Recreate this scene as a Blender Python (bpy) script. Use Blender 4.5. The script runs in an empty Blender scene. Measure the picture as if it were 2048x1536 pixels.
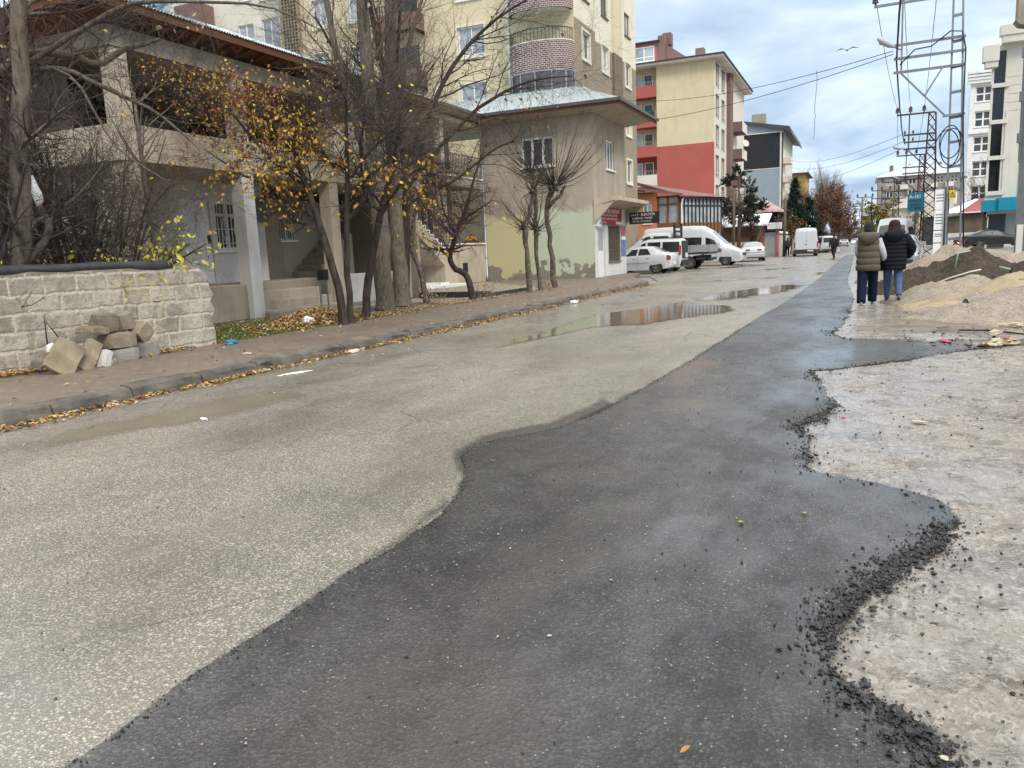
import bpy, bmesh, math, random
import numpy as np
from mathutils import Vector, Matrix, geometry, noise as mn
R = math.radians
S = bpy.context.scene
C = S.collection
random.seed(7)
RNG = np.random.default_rng(11)

# ------------------------------------------------------------------ camera
EYE = np.array([0.0, 0.0, 1.4])
F, W, H = 1560.0, 2048, 1536
def _ray(px, py): return np.array([px - W/2, -(py - H/2), F])
_h1, _h2 = _ray(1024, 506.), _ray(1722, 506 - .043*698)
_up = np.cross(_h2, _h1); _up /= np.linalg.norm(_up)
if _up[1] < 0: _up = -_up
_fw = _h2/np.linalg.norm(_h2)
_rt = np.cross(_up, _fw)
CM = np.stack([_rt, _fw, _up])                 # camera ray -> world (X right of the road, Y along it, Z up)
def G(px, py, z=0.0):                           # where a view ray of the survey photo meets height z
    d = CM @ _ray(px, py); return EYE + (z - EYE[2])/d[2]*d
cam = bpy.data.cameras.new('camera'); camo = bpy.data.objects.new('camera', cam); C.objects.link(camo)
cam.sensor_width = 36; cam.lens = 36*F/W; cam.clip_start = .05; cam.clip_end = 6000
mw = Matrix.Identity(4)
for i in range(3):
    mw[i][0], mw[i][1], mw[i][2], mw[i][3] = CM[i][0], CM[i][1], -CM[i][2], EYE[i]
camo.matrix_world = mw
S.camera = camo

# ------------------------------------------------------------------ world, sun, exposure
SUN_EL, SUN_AZ = R(42), R(128)                  # azimuth clockwise from +Y
world = bpy.data.worlds.new("World"); S.world = world; world.use_nodes = True
nt = world.node_tree; nt.nodes.clear()
def N(nt, t, **k):
    n = nt.nodes.new(t)
    for a, b in k.items(): setattr(n, a, b)
    return n
L = nt.links.new
out = N(nt, 'ShaderNodeOutputWorld')
sky = N(nt, 'ShaderNodeTexSky', sky_type='NISHITA', sun_disc=False)
sky.sun_elevation = SUN_EL; sky.sun_rotation = SUN_AZ
bg1 = N(nt, 'ShaderNodeBackground'); bg1.inputs[1].default_value = .075; L(sky.outputs[0], bg1.inputs[0])
tc = N(nt, 'ShaderNodeTexCoord'); sep = N(nt, 'ShaderNodeSeparateXYZ'); L(tc.outputs['Generated'], sep.inputs[0])
def MT(nt, op, a, b=None, clamp=False):
    n = N(nt, 'ShaderNodeMath', operation=op, use_clamp=clamp)
    for i, v in enumerate((a, b)):
        if v is None: continue
        if isinstance(v, (int, float)): n.inputs[i].default_value = v
        else: nt.links.new(v, n.inputs[i])
    return n.outputs[0]
zc = MT(nt, 'MAXIMUM', sep.outputs[2], 0.0)
den = MT(nt, 'ADD', zc, .22)
cx = MT(nt, 'DIVIDE', sep.outputs[0], den); cy = MT(nt, 'DIVIDE', sep.outputs[1], den)
cmb = N(nt, 'ShaderNodeCombineXYZ'); L(cx, cmb.inputs[0]); L(cy, cmb.inputs[1])
def ramp(nt, fac, stops, interp='LINEAR'):
    r = N(nt, 'ShaderNodeValToRGB'); r.color_ramp.interpolation = interp
    el = r.color_ramp.elements
    while len(el) < len(stops): el.new(.5)
    for e, (p, c) in zip(el, stops):
        e.position = p; e.color = (c, c, c, 1) if isinstance(c, (int, float)) else (*c, 1)
    nt.links.new(fac, r.inputs[0]); return r.outputs[0]
n1 = N(nt, 'ShaderNodeTexNoise'); n1.inputs['Scale'].default_value = 1.15; n1.inputs['Detail'].default_value = 7; n1.inputs['Roughness'].default_value = .52; n1.inputs['Distortion'].default_value = .25
L(cmb.outputs[0], n1.inputs['Vector'])
mp = N(nt, 'ShaderNodeMapping'); mp.inputs['Location'].default_value = (3.1, 1.7, .4); L(cmb.outputs[0], mp.inputs[0])
n2 = N(nt, 'ShaderNodeTexNoise'); n2.inputs['Scale'].default_value = .55; n2.inputs['Detail'].default_value = 5; L(mp.outputs[0], n2.inputs['Vector'])
shade = ramp(nt, n1.outputs['Fac'], [(.37, (.50, .59, .69)), (.48, (.74, .815, .885)), (.58, (1.12, 1.14, 1.16))])
lift = ramp(nt, zc, [(0.0, (.70, .77, .84)), (.09, (.50, .60, .72)), (.26, (.72, .80, .88)), (.55, (1.3, 1.27, 1.2)), (.8, (1.85, 1.75, 1.60))])
# clouds brighter towards the zenith, as under a real overcast
mul = N(nt, 'ShaderNodeMix', data_type='RGBA', blend_type='MULTIPLY'); mul.inputs[0].default_value = 1
L(shade, mul.inputs[6]); L(lift, mul.inputs[7])
bg2 = N(nt, 'ShaderNodeBackground'); bg2.inputs[1].default_value = 1.3; L(mul.outputs[2], bg2.inputs[0])
cov = ramp(nt, n2.outputs['Fac'], [(.25, .72), (.6, .97)])
ms = N(nt, 'ShaderNodeMixShader'); L(cov, ms.inputs[0]); L(bg1.outputs[0], ms.inputs[1]); L(bg2.outputs[0], ms.inputs[2])
L(ms.outputs[0], out.inputs[0])
sl = bpy.data.lights.new('sun', 'SUN'); sl.energy = 1.95; sl.angle = R(14); sl.color = (1, .95, .88)
so = bpy.data.objects.new('sun', sl); C.objects.link(so)
sd = Vector((math.sin(SUN_AZ)*math.cos(SUN_EL), math.cos(SUN_AZ)*math.cos(SUN_EL), math.sin(SUN_EL)))
so.rotation_euler = (-sd).to_track_quat('-Z', 'Y').to_euler(); so.location = (10, -10, 30)
vs = S.view_settings; vs.view_transform = 'Standard'; vs.look = 'None'; vs.gamma = 1; vs.exposure = .2; vs.use_curve_mapping = False
S.cycles.max_bounces = 6; S.cycles.diffuse_bounces = 3; S.cycles.glossy_bounces = 3; S.cycles.transmission_bounces = 3; S.cycles.transparent_max_bounces = 8
S.cycles.use_denoising = True; S.cycles.denoising_prefilter = 'NONE'

# ------------------------------------------------------------------ small helpers
def put(o, parent=None, root=None):
    C.objects.link(o)
    if parent is not None:
        o.parent = parent
        w = Vector((0, 0, 0)); p = parent
        while p is not None: w += p.location; p = p.parent
        o.location = -w                         # meshes are written in world metres; roots are not rotated
    return o
class MB:
    def __init__(s): s.v = []; s.f = []; s.m = []; s.n = 0
    def add(s, vs, fs, m=0):
        b = s.n; s.v.extend([tuple(map(float, p)) for p in vs]); s.n += len(vs)
        for f in fs: s.f.append(tuple(b + i for i in f)); s.m.append(m)
    def arr(s, V, Fc, m=0):                     # numpy arrays
        b = s.n; s.v.extend(V.tolist()); s.n += len(V)
        s.f.extend((Fc + b).tolist()); s.m.extend([m]*len(Fc) if np.isscalar(m) else list(m))
    def box(s, x0, x1, y0, y1, z0, z1, m=0):
        s.add([(x0,y0,z0),(x1,y0,z0),(x1,y1,z0),(x0,y1,z0),(x0,y0,z1),(x1,y0,z1),(x1,y1,z1),(x0,y1,z1)],
              [(0,3,2,1),(4,5,6,7),(0,1,5,4),(1,2,6,5),(2,3,7,6),(3,0,4,7)], m)
    def bar(s, p0, p1, w, h=None, m=0, up=(0,0,1)):
        h = h or w; p0 = Vector(p0); p1 = Vector(p1); d = (p1-p0).normalized(); u = Vector(up)
        if abs(d.dot(u)) > .98: u = Vector((1,0,0))
        r = d.cross(u).normalized()*w/2; q = r.cross(d).normalized()*h/2
        s.add([p0-r-q, p0+r-q, p0+r+q, p0-r+q, p1-r-q, p1+r-q, p1+r+q, p1-r+q],
              [(0,1,2,3),(7,6,5,4),(0,4,5,1),(1,5,6,2),(2,6,7,3),(3,7,4,0)], m)
    def tube(s, pts, rad, n=6, m=0, caps=True):
        pts = [Vector(p) for p in pts]; k = len(pts)
        if np.isscalar(rad): rad = [rad]*k
        vs = []; u = None
        for i, p in enumerate(pts):
            d = (pts[min(i+1, k-1)] - pts[max(i-1, 0)])
            d = d.normalized() if d.length > 1e-9 else Vector((0,0,1))
            if u is None:
                u = d.orthogonal().normalized()
            else:
                u = (u - d*u.dot(d)); u = u.normalized() if u.length > 1e-6 else d.orthogonal().normalized()
            w = d.cross(u)
            for j in range(n):
                a = 2*math.pi*j/n; vs.append(p + (u*math.cos(a) + w*math.sin(a))*rad[i])
        fs = [(i*n+j, i*n+(j+1) % n, (i+1)*n+(j+1) % n, (i+1)*n+j) for i in range(k-1) for j in range(n)]
        if caps: fs += [tuple(range(n))[::-1], tuple((k-1)*n+j for j in range(n))]
        s.add(vs, fs, m)
    def cyl(s, p0, p1, r0, r1=None, n=12, m=0): s.tube([p0, p1], [r0, r0 if r1 is None else r1], n, m)
    def ball(s, c, r, m=0, nu=10, nv=7, sc=(1,1,1)):
        vs = [(c[0], c[1], c[2]-r*sc[2])]
        for i in range(1, nv):
            t = math.pi*i/nv - math.pi/2
            for j in range(nu):
                a = 2*math.pi*j/nu; vs.append((c[0]+r*sc[0]*math.cos(t)*math.cos(a), c[1]+r*sc[1]*math.cos(t)*math.sin(a), c[2]+r*sc[2]*math.sin(t)))
        vs.append((c[0], c[1], c[2]+r*sc[2])); e = len(vs)-1
        fs = [(0, 1+(j+1) % nu, 1+j) for j in range(nu)]
        for i in range(nv-2):
            for j in range(nu): fs.append((1+i*nu+j, 1+i*nu+(j+1) % nu, 1+(i+1)*nu+(j+1) % nu, 1+(i+1)*nu+j))
        b = 1+(nv-2)*nu; fs += [(b+j, b+(j+1) % nu, e) for j in range(nu)]
        s.add(vs, fs, m)
    def prism(s, poly, a, b, ax='y', m=0):      # poly in the two other axes, extruded along ax from a to b
        def P(p, t): return {'x': (t, p[0], p[1]), 'y': (p[0], t, p[1]), 'z': (p[0], p[1], t)}[ax]
        k = len(poly); vs = [P(p, a) for p in poly] + [P(p, b) for p in poly]
        s.add(vs, [tuple(range(k)), tuple(range(2*k-1, k-1, -1))] + [(i, k+i, k+(i+1) % k, (i+1) % k) for i in range(k)], m)
    def mesh(s, name, mats):
        me = bpy.data.meshes.new(name); me.from_pydata(s.v, [], s.f)
        for t in (mats if isinstance(mats, (list, tuple)) else [mats]): me.materials.append(t)
        if s.m: me.polygons.foreach_set('material_index', s.m)
        return me
    def build(s, name, mats, parent=None, smooth=False, bevel=0, fix=True):
        me = s.mesh(name, mats)
        if fix:
            bm = bmesh.new(); bm.from_mesh(me); bmesh.ops.recalc_face_normals(bm, faces=bm.faces); bm.to_mesh(me); bm.free()
        if smooth: me.polygons.foreach_set('use_smooth', [True]*len(me.polygons))
        me.update(); o = bpy.data.objects.new(name, me); put(o, parent)
        if bevel:
            b = o.modifiers.new('bevel', 'BEVEL'); b.width = bevel; b.segments = 2; b.limit_method = 'ANGLE'; b.angle_limit = R(40)
        return o
def tag(o, label, cat, group=None, kind=None):
    if label: o['label'] = label
    if cat: o['category'] = cat
    if group: o['group'] = group
    if kind: o['kind'] = kind
    return o
def thing(name, label, cat, loc=(0,0,0), group=None):
    o = bpy.data.objects.new(name, None); C.objects.link(o); o.location = loc; o.empty_display_size = .2
    return tag(o, label, cat, group)
def struct(o): o['kind'] = 'structure'; return o
def stuff(o): o['kind'] = 'stuff'; return o

class Fr:                                       # a wall's own frame: a along r, b up, c outwards
    def __init__(s, o, r, n): s.o = Vector(o); s.r = Vector(r); s.n = Vector(n); s.u = Vector((0,0,1))
    def p(s, a, b, c=0): return s.o + s.r*a + s.u*b + s.n*c
    def box(s, mb, a0, a1, b0, b1, c0, c1, m=0):
        mb.add([s.p(a,b,c) for c in (c0, c1) for b in (b0, b1) for a in (a0, a1)],
               [(0,1,3,2),(4,6,7,5),(0,4,5,1),(2,3,7,6),(0,2,6,4),(1,5,7,3)], m)
    def wall(s, mb, a0, a1, b0, b1, holes=(), depth=.18, m=0, bands=(), mr=None):
        # sheet wall with real openings and reveals; bands = [(b, material)] colour changes with height
        A = sorted({a0, a1, *[x for h in holes for x in h[:2]]}); B = sorted({b0, b1, *[x for h in holes for x in h[2:4]], *[b for b, _ in bands if b0 < b < b1]})
        A = [a for a in A if a0 <= a <= a1]; B = [b for b in B if b0 <= b <= b1]
        for i in range(len(A)-1):
            for j in range(len(B)-1):
                ca, cb = (A[i]+A[i+1])/2, (B[j]+B[j+1])/2
                if any(h[0] < ca < h[1] and h[2] < cb < h[3] for h in holes): continue
                mm = m
                for b, q in bands:
                    if cb < b: mm = q; break
                mb.add([s.p(A[i],B[j]), s.p(A[i+1],B[j]), s.p(A[i+1],B[j+1]), s.p(A[i],B[j+1])], [(0,1,2,3)], mm)
        for h in holes:
            x0, x1, y0, y1 = h[:4]; d = -depth
            for q in (((x0,y0),(x1,y0)), ((x1,y0),(x1,y1)), ((x1,y1),(x0,y1)), ((x0,y1),(x0,y0))):
                (p, r_), (t, u_) = q
                mb.add([s.p(p,r_), s.p(t,u_), s.p(t,u_,d), s.p(p,r_,d)], [(0,1,2,3)], m if mr is None else mr)
    def window(s, par, a0, a1, b0, b1, c=-.1, mf=None, mp=None, split=2, bar=.06, cross=None, trim=0, mt=None, sill=True, msill=None):
        t = MB()
        if trim:
            for q in ((a0-trim, a1+trim, b1, b1+trim), (a0-trim, a0, b0, b1), (a1, a1+trim, b0, b1), (a0-trim, a1+trim, b0-trim, b0)):
                s.box(t, *q, .0, .05, 1)
        for q in ((a0, a1, b1-bar, b1), (a0, a1, b0, b0+bar), (a0, a0+bar, b0+bar, b1-bar), (a1-bar, a1, b0+bar, b1-bar)): s.box(t, *q, c-.06, c)
        for k in range(1, split):
            x = a0 + (a1-a0)*k/split; s.box(t, x-bar*.6, x+bar*.6, b0+bar, b1-bar, c-.055, c-.003)
        if cross: s.box(t, a0+bar, a1-bar, b0+(b1-b0)*cross-bar*.5, b0+(b1-b0)*cross+bar*.5, c-.05, c-.008)
        w = t.build('window', [mf, mt or mf], par)
        g = MB(); g.add([s.p(a0,b0,c-.035), s.p(a1,b0,c-.035), s.p(a1,b1,c-.035), s.p(a0,b1,c-.035)], [(0,1,2,3)])
        g.build('pane', mp, w, fix=False)
        if sill:
            q = MB(); s.box(q, a0-.06, a1+.06, b0-.06-trim, b0-trim, .0 if trim else -.02, .09); q.build('sill', msill or mf, w)
        return w

# ------------------------------------------------------------------ value noise in numpy
_P = RNG.random((64, 64))
def vnoise(x, y):
    xi = np.floor(x).astype(int); yi = np.floor(y).astype(int); fx = x-xi; fy = y-yi
    fx = fx*fx*(3-2*fx); fy = fy*fy*(3-2*fy); g = lambda i, j: _P[(xi+i) % 64, (yi+j) % 64]
    return (g(0,0)*(1-fx)+g(1,0)*fx)*(1-fy) + (g(0,1)*(1-fx)+g(1,1)*fx)*fy
def fbm(x, y, o=4, g=.5):
    x = np.asarray(x, float); y = np.asarray(y, float); t = 0; a = 1; n = 0
    for i in range(o): t = t + a*(vnoise(x*2**i+17*i, y*2**i+5*i)-.5); n += a; a *= g
    return t/n*2

# ------------------------------------------------------------------ materials
class NG:                                       # tiny node-graph writer
    def __init__(s, name):
        s.m = bpy.data.materials.new(name); s.m.use_nodes = True; s.t = s.m.node_tree; s.b = s.t.nodes['Principled BSDF']
        s.pos = N(s.t, 'ShaderNodeTexCoord').outputs['Object']
    def link(s, a, b): s.t.links.new(a, b)
    def math(s, op, a, b=None, clamp=False): return MT(s.t, op, a, b, clamp)
    def ramp(s, f, st, i='LINEAR'): return ramp(s.t, f, st, i)
    def map(s, sc=(1,1,1), loc=(0,0,0), rot=(0,0,0), src=None):
        n = N(s.t, 'ShaderNodeMapping'); n.inputs['Scale'].default_value = sc; n.inputs['Location'].default_value = loc; n.inputs['Rotation'].default_value = rot
        s.link(src or s.pos, n.inputs[0]); return n.outputs[0]
    def noise(s, scale, detail=4, rough=.5, vec=None, dist=0, col=False):
        n = N(s.t, 'ShaderNodeTexNoise'); n.inputs['Scale'].default_value = scale; n.inputs['Detail'].default_value = detail; n.inputs['Roughness'].default_value = rough; n.inputs['Distortion'].default_value = dist
        s.link(vec or s.pos, n.inputs['Vector']); return n.outputs['Color' if col else 'Fac']
    def vor(s, scale, vec=None, feature='F1', rand=1):
        n = N(s.t, 'ShaderNodeTexVoronoi', feature=feature); n.inputs['Scale'].default_value = scale; n.inputs['Randomness'].default_value = rand
        s.link(vec or s.pos, n.inputs['Vector']); return n
    def mix(s, f, a, b, mode='MIX'):
        n = N(s.t, 'ShaderNodeMix', data_type='RGBA', blend_type=mode)
        for i, v in ((0, f), (6, a), (7, b)):
            if isinstance(v, (int, float)): n.inputs[i].default_value = v
            elif isinstance(v, tuple): n.inputs[i].default_value = (*v, 1)
            else: s.link(v, n.inputs[i])
        return n.outputs[2]
    def lerp(s, f, a, b): return s.math('ADD', s.math('MULTIPLY', f, b-a), a)
    def bump(s, h, strength=.5, dist=.01, prev=None):
        n = N(s.t, 'ShaderNodeBump'); n.inputs['Strength'].default_value = strength; n.inputs['Distance'].default_value = dist
        s.link(h, n.inputs['Height'])
        if prev: s.link(prev, n.inputs['Normal'])
        return n.outputs[0]
    def done(s, col, rough=.8, normal=None, spec=.5, metal=0, coat=0, coat_rough=.1):
        for k, v in (('Base Color', col), ('Roughness', rough), ('Normal', normal), ('Specular IOR Level', spec), ('Metallic', metal), ('Coat Weight', coat), ('Coat Roughness', coat_rough)):
            if v is None: continue
            if isinstance(v, tuple): s.b.inputs[k].default_value = (*v, 1)
            elif isinstance(v, (int, float)): s.b.inputs[k].default_value = v
            else: s.link(v, s.b.inputs[k])
        return s.m
def mat(name, c1, c2=None, scale=3, detail=5, rough=.8, bump=0, bscale=None, spec=.5, metal=0, coat=0, dist=.01):
    g = NG(name)
    c2 = c2 or tuple(x*.82 for x in c1)
    f = g.ramp(g.noise(scale, detail, .6), [(.35, 0), (.68, 1)])
    nrm = g.bump(g.noise(bscale or scale*8, 4, .6), bump, dist) if bump else None
    return g.done(g.mix(f, c1, c2), rough, nrm, spec, metal, coat)
def plaster(name, c1, c2, stain, sa=.5, rough=.9, scale=.7, bump=.25):
    # rendered wall: broad tone drift, rain streaks running down, blotches
    g = NG(name)
    a = g.ramp(g.noise(scale, 6, .6), [(.35, 0), (.7, 1)])
    st = g.ramp(g.noise(3.0, 5, .6, g.map((1, 1, .12))), [(.5, 0), (.78, 1)])
    bl = g.ramp(g.noise(1.3, 8, .68, g.map(loc=(5, 2, 9))), [(.52, 0), (.66, 1)])
    c = g.mix(a, c1, c2); c = g.mix(g.math('MULTIPLY', st, sa), c, stain); c = g.mix(g.math('MULTIPLY', bl, sa*.5), c, stain)
    return g.done(c, rough, g.bump(g.noise(40, 4, .6), bump, .01), .3)
# ------------------------------------------------------------------ ground materials
def cells(g, scale, vec=None):
    v = g.vor(scale, vec); sc = N(g.t, 'ShaderNodeSeparateColor'); g.link(v.outputs['Color'], sc.inputs[0]); return v.outputs['Distance'], sc.outputs[0], sc.outputs[1], sc.outputs[2]
def m_old_asphalt():
    g = NG('old_asphalt')
    wv = g.mix(.006, g.pos, g.noise(60, 3, .6, col=True), 'ADD')
    d1, a1, b1, c1 = cells(g, 80, wv); d2, a2, b2, c2 = cells(g, 150, wv); d3, a3, b3, c3 = cells(g, 42, wv)
    big = g.noise(.42, 6, .6); mid = g.noise(2.6, 7, .66, g.map(loc=(9, 3, 0))); sm = g.noise(11, 5, .65)
    lane = g.noise(1.1, 4, .5, g.map((1.0, .10, 1)))           # wheel tracks run along the road
    worn = g.math('ADD', g.math('MULTIPLY', big, .45), g.math('ADD', g.math('MULTIPLY', mid, .35), g.math('ADD', g.math('MULTIPLY', lane, .45), g.math('MULTIPLY', sm, .18))))
    worn = g.ramp(worn, [(.56, 0), (.88, 1)])
    chip = g.math('MULTIPLY', g.ramp(d1, [(.36, 1), (.60, 0)]), g.ramp(a1, [(.30, 0), (.55, 1)]))
    fine = g.math('MULTIPLY', g.ramp(d2, [(.3, 1), (.62, 0)]), g.ramp(a2, [(.35, 0), (.6, .85)]))
    coarse = g.math('MULTIPLY', g.ramp(d3, [(.28, 1), (.5, 0)]), g.ramp(a3, [(.80, 0), (.88, 1)]))
    cm = g.math('MAXIMUM', g.math('MAXIMUM', chip, fine), coarse); cm = g.math('MULTIPLY', cm, g.lerp(worn, .50, 1.0))
    chipc = g.mix(b1, (.585, .515, .415), (.32, .285, .235)); chipc = g.mix(g.ramp(c2, [(.72, 0), (.85, 1)]), chipc, (.72, .645, .52))
    bind = g.mix(worn, (.078, .069, .059), (.142, .125, .105))
    c = g.mix(cm, bind, chipc)
    dust = g.ramp(g.noise(1.1, 7, .68, g.map(loc=(2, 8, 0))), [(.46, 0), (.72, .6)]); c = g.mix(g.math('MULTIPLY', dust, .5), c, (.30, .25, .19))
    oil = g.ramp(g.noise(1.7, 6, .7, g.map((1, .5, 1), (6, 2, 0))), [(.58, 0), (.70, .55)]); c = g.mix(oil, c, (.085, .07, .057))
    wv2 = g.mix(.5, g.pos, g.noise(1.1, 6, .62, col=True), 'ADD'); cr = g.vor(.42, wv2, 'DISTANCE_TO_EDGE')
    crack = g.math('MULTIPLY', g.ramp(cr.outputs['Distance'], [(.0015, 1), (.006, 0)]), g.ramp(g.noise(.3, 3, .5, g.map(loc=(4, 7, 0))), [(.52, 0), (.60, 1)]))
    c = g.mix(g.math('MULTIPLY', crack, .75), c, (.045, .038, .032))
    wet = g.ramp(g.noise(.5, 7, .66, g.map((1, .45, 1), (13, 1, 0))), [(.42, 0), (.64, 1)])
    c = g.mix(g.math('MULTIPLY', wet, .28), c, (.09, .075, .06))
    h = g.math('ADD', g.math('ADD', chip, g.math('MULTIPLY', coarse, .8)), g.math('MULTIPLY', fine, .5)); h = g.math('SUBTRACT', h, g.math('MULTIPLY', crack, 2.))
    nrm = g.bump(h, .75, .005); nrm = g.bump(mid, .25, .02, nrm)
    return g.done(c, g.lerp(wet, .60, .34), nrm, .45, 0, g.lerp(wet, .35, .9), g.lerp(wet, .34, .20))
def m_new_asphalt():
    g = NG('new_asphalt')
    wv = g.mix(.006, g.pos, g.noise(60, 3, .6, col=True), 'ADD')
    d1, a1, b1, c1 = cells(g, 62, wv); d2, a2, b2, c2 = cells(g, 125, wv); d3, a3, b3, c3 = cells(g, 38, wv)
    big = g.noise(.8, 7, .66, g.map((1, .55, 1))); mid = g.noise(4, 7, .68)
    smear = g.ramp(g.math('ADD', g.math('MULTIPLY', big, .65), g.math('MULTIPLY', mid, .35)), [(.44, 0), (.58, 1)])
    chip = g.math('MULTIPLY', g.ramp(d1, [(.34, 1), (.6, 0)]), g.ramp(a1, [(.35, 0), (.7, 1)]))
    fine = g.math('MULTIPLY', g.ramp(d2, [(.28, 1), (.6, 0)]), g.ramp(a2, [(.5, 0), (.75, 1)]))
    coarse = g.math('MULTIPLY', g.ramp(d3, [(.3, 1), (.5, 0)]), g.ramp(a3, [(.7, 0), (.8, 1)]))
    c = g.mix(smear, (.0085, .0084, .0083), (.030, .0285, .026))
    c = g.mix(g.math('MULTIPLY', chip, g.lerp(smear, .25, .9)), c, (.082, .078, .071)); c = g.mix(g.math('MULTIPLY', fine, g.lerp(smear, .2, .9)), c, (.125, .117, .103)); c = g.mix(g.math('MULTIPLY', coarse, .3), c, (.10, .095, .088))
    c = g.mix(g.math('MULTIPLY', fine, g.ramp(c2, [(.972, 0), (.988, .7)])), c, (.50, .45, .34))
    brown = g.ramp(g.noise(.8, 6, .64, g.map((1, .5, 1), (3, 3, 0))), [(.48, 0), (.66, .55)]); c = g.mix(brown, c, (.066, .052, .040))
    wet = g.ramp(g.noise(1.0, 7, .68, g.map((1, .5, 1), (1, 9, 0))), [(.42, 0), (.62, 1)])
    h = g.math('ADD', g.math('MULTIPLY', g.math('SUBTRACT', 1.0, d1), a1), g.math('ADD', g.math('MULTIPLY', g.math('SUBTRACT', 1.0, d3), g.math('MULTIPLY', a3, .9)), g.math('MULTIPLY', g.math('SUBTRACT', 1.0, d2), g.math('MULTIPLY', a2, .5))))
    nrm = g.bump(h, .7, .008); nrm = g.bump(mid, .3, .02, nrm)
    return g.done(c, g.lerp(wet, .46, .30), nrm, .32, 0, g.lerp(wet, .22, .85), g.lerp(wet, .32, .18))
def m_mud():
    g = NG('wet_mud')
    a = g.noise(.8, 8, .66); b = g.noise(5, 8, .70, g.map(loc=(3, 1, 0))); fine = g.noise(60, 6, .72); fl = g.noise(26, 6, .72, g.map((1, .6, 1), (3, 8, 0)), 1.2)
    d1, a1, b1, c1 = cells(g, 44)
    c = g.mix(g.ramp(a, [(.36, 0), (.64, 1)]), (.36, .315, .27), (.24, .20, .168))
    c = g.mix(g.math('MULTIPLY', g.ramp(b, [(.50, 0), (.63, 1)]), .85), c, (.115, .09, .07))
    c = g.mix(g.math('MULTIPLY', g.ramp(fl, [(.50, 0), (.58, 1)]), .7), c, (.50, .455, .405)); c = g.mix(g.math('MULTIPLY', g.ramp(fine, [(.52, 0), (.66, 1)]), .7), c, (.12, .09, .07))
    wvn = N(g.t, 'ShaderNodeTexWave', wave_type='BANDS'); wvn.inputs['Scale'].default_value = 15; wvn.inputs['Distortion'].default_value = 9; wvn.inputs['Detail'].default_value = 4; wvn.inputs['Detail Scale'].default_value = 2.5
    g.link(g.map(rot=(0, 0, 1.2)), wvn.inputs['Vector'])
    pm = g.ramp(g.noise(3.2, 5, .66, g.map(loc=(7, 2, 0))), [(.55, 0), (.61, 1)]); ridge = g.math('MULTIPLY', g.ramp(wvn.outputs['Fac'], [(.3, 0), (.7, 1)]), pm)
    c = g.mix(g.math('MULTIPLY', ridge, .55), c, (.11, .082, .062))
    peb = g.math('MULTIPLY', g.ramp(d1, [(.2, 1), (.4, 0)]), g.ramp(a1, [(.86, 0), (.92, 1)])); c = g.mix(peb, c, (.06, .055, .05))
    wet = g.ramp(g.noise(1.3, 7, .68, g.map(loc=(2, 5, 0))), [(.40, 0), (.58, 1)])
    h = g.math('ADD', g.math('ADD', g.math('MULTIPLY', fine, .7), g.math('MULTIPLY', fl, .9)), g.math('ADD', g.math('MULTIPLY', b, 1.5), g.math('MULTIPLY', ridge, .9)))
    nrm = g.bump(h, .9, .02)
    return g.done(c, g.lerp(wet, .6, .30), nrm, .5, 0, g.lerp(wet, .1, .75), .2)
def m_grain(name, c1, c2, c3, scale=60, rough=.95, bd=.012):
    g = NG(name)
    v = g.vor(scale); sc = N(g.t, 'ShaderNodeSeparateColor'); g.link(v.outputs['Color'], sc.inputs[0])
    a = g.ramp(g.noise(1.6, 6, .65), [(.38, 0), (.66, 1)])
    c = g.mix(a, c1, c2); c = g.mix(g.math('MULTIPLY', sc.outputs[0], .75), c, c3)
    h = g.math('ADD', g.math('SUBTRACT', 1.0, v.outputs['Distance']), g.noise(7, 5, .6))
    return g.done(c, rough, g.bump(h, .6, bd), .25)
def m_pavers():
    g = NG('paver_sidewalk')
    br = N(g.t, 'ShaderNodeTexBrick'); br.inputs['Scale'].default_value = 1.0; br.inputs['Mortar Size'].default_value = .007; br.inputs['Brick Width'].default_value = .20; br.inputs['Row Height'].default_value = .10; br.inputs['Bias'].default_value = -.2
    br.inputs['Color1'].default_value = (.215, .165, .125, 1); br.inputs['Color2'].default_value = (.145, .115, .09, 1); br.inputs['Mortar'].default_value = (.075, .065, .055, 1); br.inputs['Mortar Smooth'].default_value = .4
    wob = g.mix(.02, g.pos, g.noise(5, 3, col=True), 'ADD'); g.link(wob, br.inputs['Vector'])
    dirt = g.ramp(g.noise(1.2, 7, .65), [(.4, 0), (.7, 1)])
    c = g.mix(g.math('MULTIPLY', dirt, .6), br.outputs['Color'], (.135, .112, .09))
    c = g.mix(g.math('MULTIPLY', g.ramp(g.noise(30, 4, .7), [(.5, 0), (.7, 1)]), .3), c, (.30, .26, .22))
    wet = g.ramp(g.noise(.8, 6, .62, g.map(loc=(4, 4, 0))), [(.4, 0), (.62, 1)])
    nrm = g.bump(br.outputs['Fac'], -.5, .008); nrm = g.bump(g.noise(50, 4, .6), .3, .006, nrm)
    return g.done(c, g.lerp(wet, .75, .42), nrm, .4, 0, g.lerp(wet, 0, .18), .25)
def m_water(name, c, rough=.02):
    g = NG(name)
    cc = g.mix(g.ramp(g.noise(1.5, 5, .6), [(.35, 0), (.7, 1)]), c, tuple(x*.8 for x in c))
    return g.done(cc, rough, g.bump(g.noise(3, 2, .5), .02, .02), .6)
def m_grass():
    g = NG('yard_soil')
    a = g.ramp(g.noise(1.4, 7, .65), [(.4, 0), (.62, 1)])
    c = g.mix(a, (.12, .10, .07), (.17, .145, .11)); c = g.mix(g.math('MULTIPLY', g.ramp(g.noise(18, 5, .7), [(.48, 0), (.66, 1)]), .7), c, (.26, .22, .17))
    return g.done(c, .95, g.bump(g.noise(30, 6, .7), .6, .02), .2)
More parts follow.
